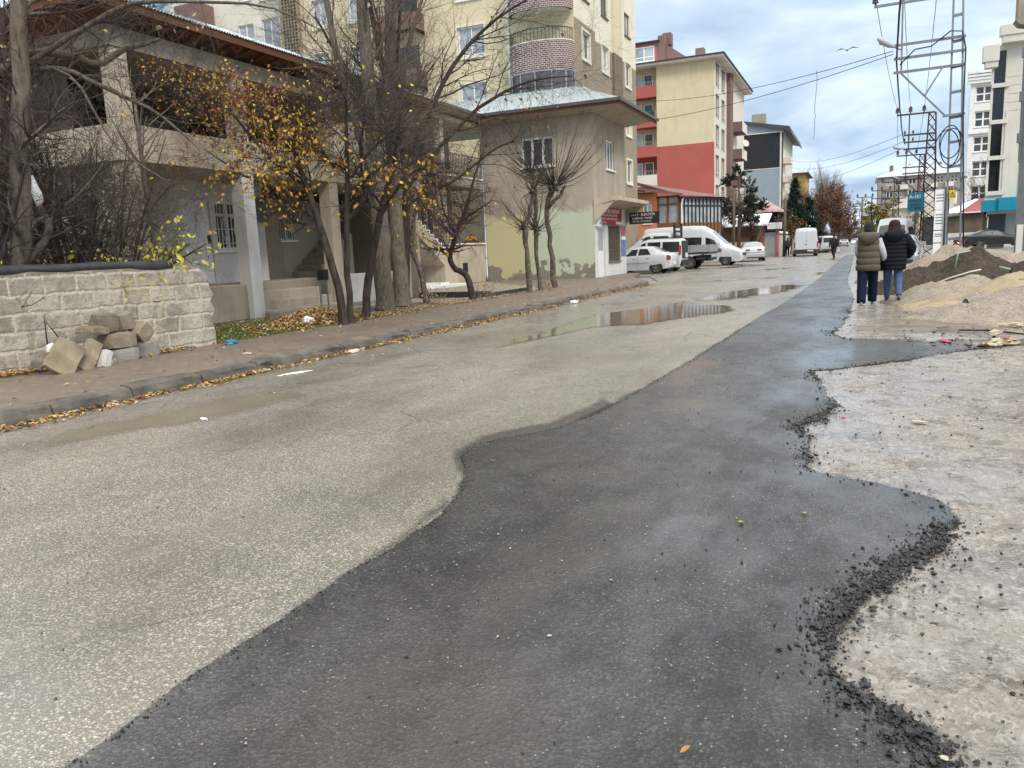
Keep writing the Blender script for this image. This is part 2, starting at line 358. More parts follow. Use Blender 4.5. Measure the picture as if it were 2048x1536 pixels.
MA = dict(old=m_old_asphalt(), new=m_new_asphalt(), mud=m_mud(), pav=m_pavers(), soil=m_grass(),
    gravel=m_grain('gravel', (.25, .205, .162), (.175, .142, .112), (.39, .335, .275), 30, .95, .03), sand=m_grain('sand', (.345, .27, .17), (.255, .20, .128), (.41, .335, .225), 90, bd=.01),
    earth=m_grain('dark_earth', (.045, .034, .024), (.026, .020, .015), (.085, .064, .045), 22, .9, .03),
    puddle=m_water('puddle_water', (.17, .145, .11)), silt=m_water('silty_water', (.31, .275, .215), .16),
    kerb=mat('kerb_concrete', (.075, .064, .053), (.165, .147, .122), 3.4, 9, .8, .9, 26, .4), stone_dry=m_grain('yard_gravel', (.30, .26, .20), (.24, .21, .16), (.38, .33, .26), 45))

# ------------------------------------------------------------------ ground
def grid(x0, x1, y0, y1, nx, ny, fz):
    X, Y = np.meshgrid(np.linspace(x0, x1, nx), np.linspace(y0, y1, ny)); Z = fz(X, Y)
    V = np.stack([X.ravel(), Y.ravel(), Z.ravel()], 1)
    i = (np.arange(ny-1)[:, None]*nx + np.arange(nx-1)[None, :]).ravel()
    return V, np.stack([i, i+1, i+nx+1, i+nx], 1)
def sheet(name, poly, z, m, skirt=0):
    mb = MB(); P = [Vector((x, y, z)) for x, y in poly]
    tr = geometry.tessellate_polygon([P]); k = len(P)
    mb.add(P, [t for t in tr])
    if skirt:
        mb.add([p - Vector((0, 0, skirt)) for p in P] + P, [(i, (i+1) % k, k+(i+1) % k, k+i) for i in range(k)])
    return mb.build(name, m)
def rough_line(pts, step, amp, seed=0, freq=1.0):
    P = []; s = 0
    for (x0, y0), (x1, y1) in zip(pts[:-1], pts[1:]):
        d = math.hypot(x1-x0, y1-y0); n = max(1, int(d/step))
        for i in range(n):
            t = i/n; x = x0+(x1-x0)*t; y = y0+(y1-y0)*t
            o = float(fbm(s*freq, seed*3.7, 4, .65))*amp; q = float(fbm(s*freq+50, seed*1.3+9, 4, .65))*amp
            P.append((x - (y1-y0)/max(d, 1e-6)*o, y + (x1-x0)/max(d, 1e-6)*o + q*.3)); s += d/n
    P.append(pts[-1]); return P
V, Fc = grid(-3000, 3000, -200, 6000, 3, 3, lambda X, Y: X*0 - .03)
mb = MB(); mb.arr(V, Fc); struct(mb.build('ground', MA['mud']))
KX = -7.17
struct(sheet('road', [(KX-.02, -6), (3.2, -6), (3.2, 420), (-8.6, 420), (-8.6, 62), (-9.5, 58), (-16, 56.5), (-30, 56), (-30, 38.5), (-14.2, 38.5), (-9.2, 37.2), (-7.6, 32), (KX-.02, 28.5)], .0, MA['old']))
# new asphalt strip: surveyed outline, then roughened
lf = [(150,1536),(400,1350),(560,1250),(700,1150),(800,1090),(880,1040),(918,990),(933,955),(922,915),(945,893),(1010,880),(1100,865),(1190,835),(1250,800),(1330,755),(1400,712),(1500,648),(1580,600),(1640,556),(1672,526)]
rf = [(1700,540),(1693,560),(1708,600),(1692,640),(1680,655),(1664,670),(1690,681),(1800,682),(1900,684),(2048,680),(2200,676),(2200,684),(2048,692),(1950,701),(1850,718),(1720,735),(1626,745),(1640,770),(1672,812),(1650,843),(1588,855),(1622,880),(1610,920),(1612,944),(1640,950),(1740,970),(1830,990),(1890,1010),(1912,1050),(1862,1110),(1800,1150),(1755,1182),(1692,1230),(1650,1300),(1660,1340),(1700,1380),(1790,1425),(1850,1470),(1900,1536)]
lg = [(-2.05, -1.0)] + [tuple(G(*p)[:2]) for p in lf] + [(-1.1, 75)]
rg = [(-.55, 75)] + [tuple(G(*p)[:2]) for p in rf] + [(.35, 1.2), (.55, -1)]
ll = rough_line(lg, .025, .034, 1, 4.0); rl = rough_line(rg, .025, .075, 2, 3.0)
struct(sheet('new_asphalt_road', ll + rl, .02, MA['new'], .024))
# churned ground on the right
def mudz(X, Y):
    h = .012 + .020*fbm(X*1.1, Y*1.1, 4) + .012*fbm(X*5, Y*5, 4, .6)
    near = np.clip((X - 1.2)/3, 0, 1)
    h = np.maximum(h, .006)*(.5+.5*np.clip((X+.6)/.8, 0, 1)) + near*.05*fbm(X*.5+3, Y*.5, 3)**2 + near*.03
    return np.minimum(h, .012+.05*np.clip((X-.55)/1.0, 0, 1))
V, Fc = grid(-1.15, 9, .3, 24.3, 170, 400, mudz); mb = MB(); mb.arr(V, Fc); struct(mb.build('mud_verge', MA['mud'], smooth=True, fix=False))
V, Fc = grid(-.62, 60, 24.3, 110, 40, 60, lambda X, Y: .012 + .03*np.clip((X-2)/3, 0, 1)*(1+fbm(X*.3, Y*.3, 3)) - .03*(X < 3)*(Y > 30)*(X < 2.2)); mb = MB(); mb.arr(V, Fc); struct(mb.build('roadside_ground', MA['mud'], smooth=True, fix=False))
V, Fc = grid(9, 60, -10, 24.3, 30, 20, lambda X, Y: X*0+.04); mb = MB(); mb.arr(V, Fc); struct(mb.build('open_ground', MA['mud'], fix=False))
# left side: sidewalk, kerb, yards
SX = -9.55
struct(sheet('sidewalk', [(KX-.16, -6), (KX-.16, 27.8), (-7.6, 29.5), (-8.2, 31.5), (-9.2, 34), (-10.0, 38.4), (-10.92, 38.9), (-10.92, 33.9), (-16.3, 33.9), (-16.3, 33), (-10.3, 26), (SX, 24), (SX, -6)], .142, MA['pav'], .15))
struct(sheet('yard', [(SX, -6), (SX, 24), (-10.3, 26), (-16.3, 33), (-16.3, 60), (-80, 60), (-80, -6)], .138, MA['soil']))
struct(sheet('gravel_yard', rough_line([(-9.75, 18.6), (-9.8, 24.2), (-11, 27), (-15.8, 32.5), (-15.9, 25), (-12.6, 24.0), (-12.4, 19), (-9.75, 18.6)], .2, .12, 5)[:-1], .146, MA['stone_dry']))
kb = MB(); y = -5.5
while y < 28.3:
    ln = random.uniform(.88, 1.05); j = lambda a: random.uniform(-a, a)
    x1 = KX + j(.012); z1 = .15 + j(.012); dz = j(.012); a, b = y+.008, y+ln-.012
    n = 7; sec = []
    for i in range(n):
        t = a + (b-a)*i/(n-1); e = .018 if i in (0, n-1) else 0; zz = z1 + dz*(i/(n-1)-.5) - e
        q = lambda s: float(fbm(t*5, s, 4, .65))*.03
        sec.append([(x1-.20, t, 0), (x1-.19, t, zz+q(1)), (x1-.10, t, zz+q(2)), (x1-.045+q(6)*.5, t, zz-.006+q(3)), (x1-.012+q(4)-e*.5, t, zz-.035), (x1+q(5)*1.2-e*.4, t, .06), (x1+.012, t, -.01)])
    k = 7; vs = [p for s_ in sec for p in s_]
    kb.add(vs, [(i*k+m, (i+1)*k+m, (i+1)*k+m+1, i*k+m+1) for i in range(n-1) for m in range(k-1)] + [tuple(range(k)), tuple((n-1)*k+m for m in range(k))])
    y += ln
for i in range(6):                               # kerb curving into the side street, low and broken
    t = i/6; x0, y0 = KX - .1 - 1.6*t**1.5, 28.4 + 4.5*t
    kb.bar((x0, y0, .05-.01*i), (x0-.27-.2*t, y0+.72, .04-.01*i), .2, .14)
struct(kb.build('kerb', MA['kerb'], smooth=False))
# puddles: thin films whose margin breaks up among the chips of the road
def m_film(name, c, rough, soft, full):
    g = NG(name); at = N(g.t, 'ShaderNodeAttribute', attribute_name='depth').outputs['Fac']
    e = g.math('ADD', at, g.math('MULTIPLY', g.math('SUBTRACT', g.noise(2.2, 7, .68), .5), 1.5)); e = g.math('ADD', e, g.math('MULTIPLY', g.math('SUBTRACT', g.noise(46, 4, .7), .5), .55))
    f = g.math('MULTIPLY', g.ramp(e, [(.25, 0), (.25+soft, 1)]), full)
    g.done(g.mix(g.ramp(g.noise(1.5, 6, .6), [(.35, 0), (.7, 1)]), c, tuple(x*.75 for x in c)), rough, g.bump(g.noise(5, 3, .5), .03, .02), .6)
    o = g.t.nodes['Material Output']; tr = N(g.t, 'ShaderNodeBsdfTransparent'); mx = N(g.t, 'ShaderNodeMixShader'); g.link(f, mx.inputs[0]); g.link(tr.outputs[0], mx.inputs[1]); g.link(g.b.outputs[0], mx.inputs[2]); g.link(mx.outputs[0], o.inputs[0]); return g.m
FILM = m_film('puddle_film', (.19, .16, .118), .07, .45, .95); SILT = m_film('silt_film', (.27, .23, .165), .30, .8, .62)
def film(name, px, m, wid, step, z, warp=.15):
    P = np.array([G(*p)[:2] for p in px]); x0, y0 = P.min(0)-.3; x1, y1 = P.max(0)+.3; nx = int((x1-x0)/step)+2; ny = int((y1-y0)/step)+2
    V, Fc = grid(x0, x1, y0, y1, nx, ny, lambda X, Y: X*0+z); X = V[:, 0]+warp*fbm(V[:, 0]*1.7, V[:, 1]*1.7, 4); Y = V[:, 1]+warp*2*fbm(V[:, 0]*1.5+9, V[:, 1]*1.5, 4); ins = np.zeros(len(V), bool); dist = np.full(len(V), 9e9)
    for (ax, ay), (bx, by) in zip(P, np.roll(P, -1, 0)):
        c_ = ((ay > Y) != (by > Y)) & (X < (bx-ax)*(Y-ay)/((by-ay) if by != ay else 1e-9)+ax); ins ^= c_
        t = np.clip(((X-ax)*(bx-ax)+(Y-ay)*(by-ay))/((bx-ax)**2+(by-ay)**2), 0, 1); dist = np.minimum(dist, np.hypot(X-ax-t*(bx-ax), Y-ay-t*(by-ay)))
    dep = np.where(ins, dist, -dist)/wid; keep = (dep[Fc] > -.8).any(1); Fc = Fc[keep]; us = np.unique(Fc); mp_ = np.zeros(len(V), int); mp_[us] = np.arange(len(us)); mb = MB(); mb.arr(V[us], mp_[Fc]); o = mb.build(name, m, None, fix=False)
    at = o.data.attributes.new('depth', 'FLOAT', 'POINT'); at.data.foreach_set('value', np.clip(dep[us], -1, 1.2).astype(np.float32)); return struct(o)
TAR = m_film('tar_smear', (.05, .043, .036), .42, .9, .55)
for pts in [[(300,1440),(560,1262),(800,1105),(905,1010),(880,985),(760,1085),(520,1250),(240,1440)], [(925,1010),(955,960),(940,925),(960,900),(1110,874),(1255,815),(1210,790),(1080,845),(940,872),(885,910),(900,950)], [(1140,868),(1260,818),(1350,772),(1530,662),(1600,612),(1580,596),(1497,644),(1318,754),(1225,797),(1110,850)]]: film('tar_smear', pts, TAR, .10, .025, .004, .05)
film('puddle', [(940,712),(1060,684),(1200,655),(1310,648),(1400,634),(1482,621),(1470,612),(1400,606),(1370,600),(1290,614),(1180,630),(1100,655),(1020,680)], FILM, .30, .06, .006)
film('puddle', [(1380,606),(1470,600),(1560,588),(1630,570),(1560,568),(1430,586),(1370,597)], FILM, .5, .12, .006, .3)
film('silt_puddle', [(0,925),(120,905),(230,885),(430,850),(560,820),(650,788),(540,775),(420,796),(300,818),(150,850),(0,885)], SILT, .45, .06, .005)
for pts in [[(1590,556),(1660,548),(1690,540),(1640,544)], [(1480,545),(1600,536),(1640,533),(1520,538)], [(1400,540),(1560,530),(1500,528)], [(1380,566),(1560,556),(1600,552),(1450,558)], [(1560,622),(1640,610),(1620,604),(1570,612)]]: film('puddle', pts, FILM, .6, .2, .006, .4)
# ------------------------------------------------------------------ building materials
def PX(px, py, X):                              # where a survey ray meets the plane x = X
    d = CM @ _ray(px, py); return EYE + X/d[0]*d
def PY(px, py, Y):
    d = CM @ _ray(px, py); return EYE + Y/d[1]*d
def m_blockwall():
    g = NG('block_wall')
    sp = N(g.t, 'ShaderNodeSeparateXYZ'); g.link(g.pos, sp.inputs[0]); cb = N(g.t, 'ShaderNodeCombineXYZ'); g.link(sp.outputs[1], cb.inputs[0]); g.link(sp.outputs[2], cb.inputs[1])
    wob = g.mix(.10, cb.outputs[0], g.noise(4.5, 7, .68, col=True), 'ADD')
    br = N(g.t, 'ShaderNodeTexBrick'); g.link(wob, br.inputs['Vector']); br.inputs['Scale'].default_value = 1
    for k, v in (('Mortar Size', .035), ('Brick Width', .44), ('Row Height', .235), ('Mortar Smooth', .9), ('Bias', 0)): br.inputs[k].default_value = v
    br.inputs['Color1'].default_value = (.36, .32, .265, 1); br.inputs['Color2'].default_value = (.265, .235, .195, 1); br.inputs['Mortar'].default_value = (.58, .525, .42, 1)
    smear = g.ramp(g.noise(2.6, 7, .66, g.map(loc=(1, 4, 2))), [(.44, 0), (.56, 1)])
    c = g.mix(g.math('MULTIPLY', smear, .9), br.outputs['Color'], (.50, .45, .365))
    rows = g.ramp(g.noise(1.1, 6, .6, g.map(loc=(8, 0, 0))), [(.5, 0), (.7, 1)])
    c = g.mix(g.math('MULTIPLY', rows, .55), c, (.60, .545, .44))
    grime = g.ramp(g.noise(4.5, 7, .7, g.map((1, 1, .45), (0, 7, 3))), [(.54, 0), (.72, 1)])
    c = g.mix(g.math('MULTIPLY', grime, .75), c, (.15, .128, .10)); c = g.mix(g.math('MULTIPLY', g.ramp(g.noise(16, 6, .72), [(.5, 0), (.64, 1)]), .45), c, (.19, .16, .125))
    # a scrap of old yellow paint
    d = N(g.t, 'ShaderNodeVectorMath', operation='DISTANCE'); g.link(g.pos, d.inputs[0]); d.inputs[1].default_value = (-9.62, 8.35, 1.1)
    yp = g.math('MULTIPLY', g.ramp(d.outputs['Value'], [(.18, 1), (.42, 0)]), g.ramp(g.noise(6, 4, .6, g.map((1, 1, 3))), [(.56, 0), (.62, .75)]))
    c = g.mix(yp, c, (.62, .50, .12))
    h = g.math('SUBTRACT', g.math('MULTIPLY', g.noise(14, 7, .7), 1.3), g.math('MULTIPLY', br.outputs['Fac'], .5))
    return g.done(c, .95, g.bump(h, .9, .03), .2)
def m_cornerwall():
    g = NG('corner_house_wall')
    sp = N(g.t, 'ShaderNodeSeparateXYZ'); g.link(g.pos, sp.inputs[0]); x, z = sp.outputs[0], sp.outputs[2]
    n = g.noise(1.2, 7, .62); n2 = g.noise(.9, 6, .6, g.map(loc=(4, 0, 1)))
    mint = g.ramp(g.math('ADD', x, g.math('MULTIPLY', n, 1.2)), [(0, 0), (1, 1)])
    m_ = N(g.t, 'ShaderNodeMapRange'); g.link(g.math('ADD', x, g.math('MULTIPLY', n, .8)), m_.inputs[0]); m_.inputs[1].default_value = -14.0; m_.inputs[2].default_value = -13.2
    paint = g.mix(m_.outputs[0], (.50, .465, .27), (.47, .52, .39))
    paint = g.mix(g.math('MULTIPLY', g.ramp(g.noise(4, 6, .65, g.map((1, 1, .1))), [(.45, 0), (.75, 1)]), .35), paint, (.40, .40, .31))
    grey = g.mix(g.ramp(g.noise(.7, 6, .6), [(.35, 0), (.7, 1)]), (.40, .345, .27), (.31, .27, .215))
    grey = g.mix(g.math('MULTIPLY', g.ramp(g.noise(3.5, 6, .6, g.map((1, 1, .08))), [(.5, 0), (.75, 1)]), .4), grey, (.41, .39, .35))
    up = g.ramp(g.math('SUBTRACT', z, g.math('ADD', g.math('ADD', g.math('MULTIPLY', n2, 1.3), g.math('MULTIPLY', g.noise(7, 5, .7), .35)), 2.25)), [(0, 0), (.22, 1)])
    dn = g.ramp(g.math('SUBTRACT', g.math('ADD', g.math('ADD', g.math('MULTIPLY', n2, 3.4), g.math('MULTIPLY', g.noise(8, 5, .7), .3)), -1.25), z), [(0, 0), (.10, 1)])
    c = g.mix(up, paint, grey); c = g.mix(dn, c, g.mix(n, (.16, .145, .12), (.29, .265, .225)))
    return g.done(c, .92, g.bump(g.noise(30, 5, .65), .35, .015), .25)
def m_brick(name, c1, c2, mo, bw=.21, rh=.075, ms=.012, cyl=None):
    g = NG(name); sp = N(g.t, 'ShaderNodeSeparateXYZ'); g.link(g.pos, sp.inputs[0]); cb = N(g.t, 'ShaderNodeCombineXYZ')
    g.link(g.math('ADD', sp.outputs[0], sp.outputs[1]), cb.inputs[0]); g.link(sp.outputs[2], cb.inputs[1])
    br = N(g.t, 'ShaderNodeTexBrick'); g.link(cb.outputs[0], br.inputs['Vector']); br.inputs['Scale'].default_value = 1
    for k, v in (('Mortar Size', ms), ('Brick Width', bw), ('Row Height', rh), ('Mortar Smooth', .1)): br.inputs[k].default_value = v
    br.inputs['Color1'].default_value = (*c1, 1); br.inputs['Color2'].default_value = (*c2, 1); br.inputs['Mortar'].default_value = (*mo, 1)
    return g.done(br.outputs['Color'], .85, g.bump(br.outputs['Fac'], -.3, .01), .3)
def m_glass(name, c, c2=None, rough=.06):
    g = NG(name); cc = g.mix(g.ramp(g.noise(.9, 3, .5), [(.4, 0), (.6, 1)]), c, c2 or c)
    return g.done(cc, rough, None, .7)
def m_plank(name, c1, c2, ax=0):
    g = NG(name); gr = g.noise(2.2, 7, .65, g.map(((14, 14, .8) if ax == 2 else (.6, 14, 14) if ax == 0 else (14, .6, 14))))
    return g.done(g.mix(g.ramp(gr, [(.35, 0), (.65, 1)]), c1, c2), .8, g.bump(gr, .3, .01), .3)
MB_ = dict(
    block=m_blockwall(), corner=m_cornerwall(), bitumen=mat('bitumen_coping', (.030, .031, .033), (.05, .05, .052), 4, 5, .55, .4, 30),
    conc=plaster('raw_concrete', (.35, .30, .235), (.255, .22, .175), (.125, .108, .088), .6),
    conc_pale=plaster('pale_concrete', (.50, .43, .335), (.39, .335, .265), (.19, .165, .135), .5),
    whitewash=plaster('whitewash', (.66, .645, .61), (.56, .545, .51), (.27, .25, .22), .4),
    dim=plaster('shade_darkened_plaster', (.15, .128, .10), (.10, .086, .068), (.05, .044, .036), .5),  # plaster: shade of the open upper floor put into its colour; workshop shares it
    step=plaster('step_concrete', (.46, .40, .315), (.34, .295, .235), (.14, .12, .095), .55),
    wood=m_plank('red_brown_timber', (.17, .072, .035), (.10, .045, .024), 1), wood2=m_plank('veranda_timber', (.22, .10, .035), (.15, .065, .025), 2),
    zinc=mat('zinc_roof_sheet', (.46, .52, .54), (.36, .42, .45), 1.6, 6, .38, .15, 20, .5, .55), rust=mat('rusty_sheet', (.17, .09, .055), (.09, .05, .035), 5, 6, .8, .3, 30),
    greyplaster=plaster('grey_beige_plaster', (.42, .365, .285), (.33, .285, .225), (.19, .165, .13), .5),
    white=mat('white_paint', (.76, .76, .74), (.66, .66, .64), 1.5, 5, .6), pvc=mat('white_window_frame', (.80, .80, .79), (.74, .74, .73), 3, 3, .4), metal=mat('galvanised_pipe', (.42, .43, .44), (.33, .34, .35), 3, 5, .4, .1, 30, .5, .5),
    iron=mat('black_iron', (.022, .021, .020), (.035, .030, .026), 6, 4, .6), dark=mat('void_shade_black', (.012, .012, .012), (.018, .017, .016), 3, 2, .9),  # void black: shade inside openings put into the colour
    cream=plaster('cream_render', (.62, .545, .37), (.56, .49, .33), (.44, .39, .28), .55), cream_w=plaster('pale_render', (.70, .655, .52), (.64, .60, .47), (.5, .46, .37), .55),
    taupe=plaster('taupe_render', (.295, .245, .175), (.25, .21, .15), (.20, .17, .125), .3), taupe_d=plaster('dark_taupe_render', (.19, .15, .105), (.16, .13, .095), (.13, .11, .08), .3),
    brick=m_brick('purple_brick', (.095, .050, .050), (.12, .065, .062), (.44, .38, .36), .26, .10, .02), glass=m_glass('window_glass', (.030, .034, .037), (.07, .075, .08)),
    glass_c=m_glass('curtained_glass', (.42, .46, .50), (.25, .28, .31), .12), glass_d=m_glass('dark_glass', (.010, .012, .015), (.02, .022, .025), .08), glass_g=m_glass('smoky_glazing', (.05, .05, .055), (.085, .085, .09)),
    red=plaster('red_render', (.40, .105, .085), (.36, .095, .078), (.30, .10, .085), .55), reds=plaster('pink_red_render', (.43, .14, .125), (.38, .13, .115), (.3, .12, .1), .25),
    mauve=plaster('mauve_render', (.20, .125, .115), (.17, .11, .10), (.14, .10, .09), .2), offw=plaster('off_white_render', (.66, .625, .55), (.60, .57, .50), (.47, .44, .39), .55),
    snow=mat('snow', (.82, .84, .88), (.74, .77, .82), 2, 5, .7, .2, 12), slate=plaster('charcoal_render', (.020, .023, .029), (.026, .029, .035), (.035, .038, .042), .2), steel=plaster('blue_grey_render', (.275, .32, .365), (.25, .295, .335), (.2, .24, .27), .2),
    mustard=plaster('mustard_render', (.42, .305, .10), (.37, .27, .095), (.3, .22, .1), .25), orange=plaster('orange_render', (.58, .24, .135), (.50, .20, .115), (.38, .17, .11), .3), maroon=mat('maroon_roof', (.15, .062, .055), (.22, .12, .11), 1.2, 6, .5),
    greyc=plaster('grey_lilac_render', (.30, .27, .255), (.26, .235, .22), (.2, .18, .17), .3), rosetile=mat('red_sheet_roof', (.33, .085, .08), (.24, .065, .06), 1.5, 5, .45), blue=mat('teal_blue_sign', (.0, .235, .36), (.0, .20, .31), 1, 3, .45),
    shutter=mat('grey_shutter', (.35, .38, .395), (.31, .335, .35), 1, 3, .5), charcoal=mat('charcoal_panel', (.035, .043, .05), (.045, .052, .06), 2, 3, .5), stone=plaster('stone_cladding', (.62, .60, .54), (.56, .54, .48), (.42, .40, .35), .35), greyp=mat('grey_metal_box', (.13, .14, .145), (.10, .11, .115), 3, 4, .5),
    redsign=mat('red_sign', (.36, .015, .03), (.30, .015, .028), 2, 3, .5), blacksign=mat('black_sign', (.015, .014, .014), (.02, .019, .019), 2, 3, .5), letter=mat('sign_lettering', (.72, .66, .64), (.66, .6, .58), 2, 2, .6))
K = MB_
def text(body, size, parent, m, frame, a, b, c, name='lettering', bold=0, sx=1.0):
    cu = bpy.data.curves.new(name, 'FONT'); cu.body = body; cu.size = size; cu.extrude = .004; cu.offset = bold
    o = bpy.data.objects.new('tmp', cu); C.objects.link(o); dg = bpy.context.evaluated_depsgraph_get(); dg.update()
    me = bpy.data.meshes.new_from_object(o.evaluated_get(dg)); bpy.data.objects.remove(o); bpy.data.curves.remove(cu)
    for v in me.vertices:
        p = frame.p(a + v.co.x*sx, b + v.co.y, c + v.co.z); v.co = p
    me.materials.clear(); me.materials.append(m); me.update(); q = bpy.data.objects.new(name, me); return put(q, parent)
Xp, Xn, Yp, Yn = (1,0,0), (-1,0,0), (0,1,0), (0,-1,0)
def road_side(X, Y0=0): return Fr((X, Y0, 0), Yp, Xp)        # faces +X, a runs along Y
def cam_side(Y, X0=0): return Fr((X0, Y, 0), Xp, Yn)         # faces -Y, a runs along X
def corrugated(e0, e1, t0, t1, pitch=.078, amp=.016, rows=2):
    # roof sheet from eave line e0-e1 to top line t0-t1, waves across
    e0, e1, t0, t1 = map(lambda p: np.array(p, float), (e0, e1, t0, t1)); n = max(8, int(np.linalg.norm(e1-e0)/pitch*4)); V = []
    for r in range(rows):
        s = r/(rows-1)
        for i in range(n+1):
            t = i/n; p = (e0*(1-t)+e1*t)*(1-s) + (t0*(1-t)+t1*t)*s; V.append((p[0], p[1], p[2] + amp*math.sin(i*math.pi/2)))
    Fc = [(r*(n+1)+i, r*(n+1)+i+1, (r+1)*(n+1)+i+1, (r+1)*(n+1)+i) for r in range(rows-1) for i in range(n)]
    return V, Fc
def railing(mb, p0, p1, h, n, m=0, r=.012, mid=True):
    p0 = Vector(p0); p1 = Vector(p1); u = Vector((0,0,h))
    mb.bar(p0+u, p1+u, .04, .03, m)
    if mid: mb.bar(p0+u*.12, p1+u*.12, .025, .02, m)
    for i in range(n+1):
        q = p0.lerp(p1, i/n); mb.bar(q, q+u, r*2, r*2, m)

# ------------------------------------------------------------------ block wall beside the sidewalk
w = thing('block_wall', 'low pale concrete block wall with black coping and broken end beside the sidewalk', 'wall', (-9.6, 7, .14))
mb = MB(); oc = [(-5, .0), (-5, 1.46), (8.9, 1.45), (9.2, 1.43), (9.42, 1.38), (9.55, 1.26), (9.6, 1.05), (9.66, .95), (9.58, .86), (9.63, .70), (9.57, .55), (9.62, .33), (9.60, .0)]
oc = rough_line(oc, .12, .014, 31, 3)
mb.prism(oc, -.2, 0, 'x'); mb.v = [(x - 9.56 - .11*(9.6-y), y, z) for x, y, z in mb.v]; mb.build('masonry', K['block'], w)
mb = MB(); cp = []; n = 60
V = []
for i in range(n+1):
    y = -5 + 13.95*i/n; q = lambda s: float(fbm(y*2.3, s, 3))*.03
    xx = -9.56 - .11*(9.6-y)
    V += [(xx-.23, y, 1.42+q(1)), (xx-.21, y, 1.50+q(2)*.7), (xx-.08, y, 1.525+q(3)*.6), (xx+.025+q(6)*.4, y, 1.50+q(4)), (xx+.03+q(7)*.3, y, 1.425+q(5)*1.6), (xx+.004, y, 1.40+q(5)*1.8)]
mb.add(V, [(i*6+k, (i+1)*6+k, (i+1)*6+k+1, i*6+k+1) for i in range(n) for k in range(5)] + [tuple(range(6)), tuple(n*6+k for k in range(6))])
mb.build('coping', K['bitumen'], w, smooth=True)

# ------------------------------------------------------------------ unfinished two-storey concrete house
h = thing('unfinished_house', 'unfinished grey concrete house with open upper floor and brown timber eaves behind the trees', 'house', (-16, 16, .14))
X0 = -12.95
for i, y in enumerate((11.2, 14.3, 17.5, 21.0)):
    mb = MB(); mb.box(X0-.18, X0+.18, y-.18, y+.18, .14, 3.44); mb.build('column', K['whitewash'] if i == 1 else K['conc_pale'], h, bevel=.015)
    mb = MB(); mb.box(X0-.17, X0+.17, y-.17, y+.17, 3.6, 5.5); mb.build('column', K['conc_pale'], h, bevel=.015)
for x in (-16.3, -20): mb = MB(); mb.box(x-.18, x+.18, 11.02, 11.38, .14, 5.5); mb.build('column', K['conc'], h)
mb = MB(); mb.box(-21, X0+.2, 10.95, 22, 3.44, 3.62); mb.box(X0-.02, X0+.2, 10.95, 22, 3.622, 4.12); mb.box(-21, X0-.025, 10.95, 11.12, 3.622, 4.12); mb.build('balcony_slab', K['conc_pale'], h, bevel=.01)
mb = MB(); mb.box(X0-.2, X0+.2, 10.95, 22, 5.5, 5.86); mb.box(-21, X0-.205, 10.95, 11.3, 5.5, 5.86); mb.box(-21, X0-.205, 11.305, 22, 5.78, 5.90); mb.build('roof_beam', K['conc'], h)
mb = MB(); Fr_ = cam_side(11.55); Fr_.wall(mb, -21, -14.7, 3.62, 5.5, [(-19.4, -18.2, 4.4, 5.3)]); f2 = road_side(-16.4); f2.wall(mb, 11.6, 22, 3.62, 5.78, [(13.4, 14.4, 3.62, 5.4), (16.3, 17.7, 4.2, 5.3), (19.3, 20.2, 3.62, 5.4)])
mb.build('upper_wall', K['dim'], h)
mb = MB(); f3 = road_side(-14.75); f3.wall(mb, 11.3, 17.0, .95, 3.44, [(14.12, 15.06, .95, 3.0), (15.22, 16.6, 1.78, 3.0)], .12); cam_side(17.0).wall(mb, -15.4, -14.75, .9, 3.44)
f4 = road_side(-15.4); mb.build('porch_wall', K['whitewash'], h)
mb = MB(); f4.wall(mb, 17.0, 22, .3, 3.44, [(18.35, 19.0, 2.05, 2.72), (20.7, 21.5, 2.2, 3.0)], .1); mb.build('recess_wall', K['greyplaster'], h); mb = MB(); cam_side(11.3).wall(mb, -21, -14.75, .14, 3.44, [(-19.5, -18, 1.2, 2.6)])
mb.build('ground_floor_wall', K['greyplaster'], h); mb = MB(); mb.box(-14.74, -13.2, 11.2, 11.34, .95, 3.44); mb.build('side_wall', K['greyplaster'], h); mb = MB(); mb.box(-24, -16.5, 22.0, 22.2, .14, 5.8); mb.box(-16.49, -12.9, 21.85, 22.0, .14, 3.44); mb.build('end_wall', K['greyplaster'], h)
mb = MB(); mb.box(-21, -14.9, 11.6, 21.8, 3.2, 3.3); mb.box(-20.9, -17.4, 12, 21.5, .2, 3.0); mb.box(-21, -18.0, 12, 21.8, 3.7, 5.7); mb.build('inside_shade_block', K['dark'], h)  # solid black boxes painted as the shade of the rooms
mb = MB(); mb.box(-14.75, -12.93, 11.3, 14.3, .14, .95); mb.box(-14.75, -13.66, 14.3, 17.32, .14, .952); mb.build('porch', K['conc'], h, bevel=.02)
mb = MB()
for i, (x, z) in enumerate(((-13.28, .74), (-12.9, .52), (-12.5, .31))):
    mb.box(-13.7+.001*i, x, 14.5-.02*i, 17.3+.03*i, .12, z)
mb.build('steps', K['step'], h, bevel=.025); mb = MB(); mb.box(-15.38, -14.2, 17.33, 21.8, .3, .951)
for i in range(7): mb.box(-15.38, -14.5, 18.75+.27*i, 19.02+.27*i, .95, 1.13+.18*i)
mb.build('inner_stair', K['step'], h, bevel=.02)
mb = MB(); mb.box(-12.47, -12.3, 14.1, 18.6, .12, .28); mb.box(-12.3, -11.95, 14.4, 18.4, .12, .19); mb.build('kerb_step', K['conc'], h, bevel=.02)
mb = MB(); mb.box(X0-.1, X0+.1, 17.7, 20.8, .14, 1.02); mb.build('parapet', K['whitewash'], h, bevel=.02)
d = MB(); f3.box(d, 14.12, 15.06, .96, 3.0, -.09, -.04); 
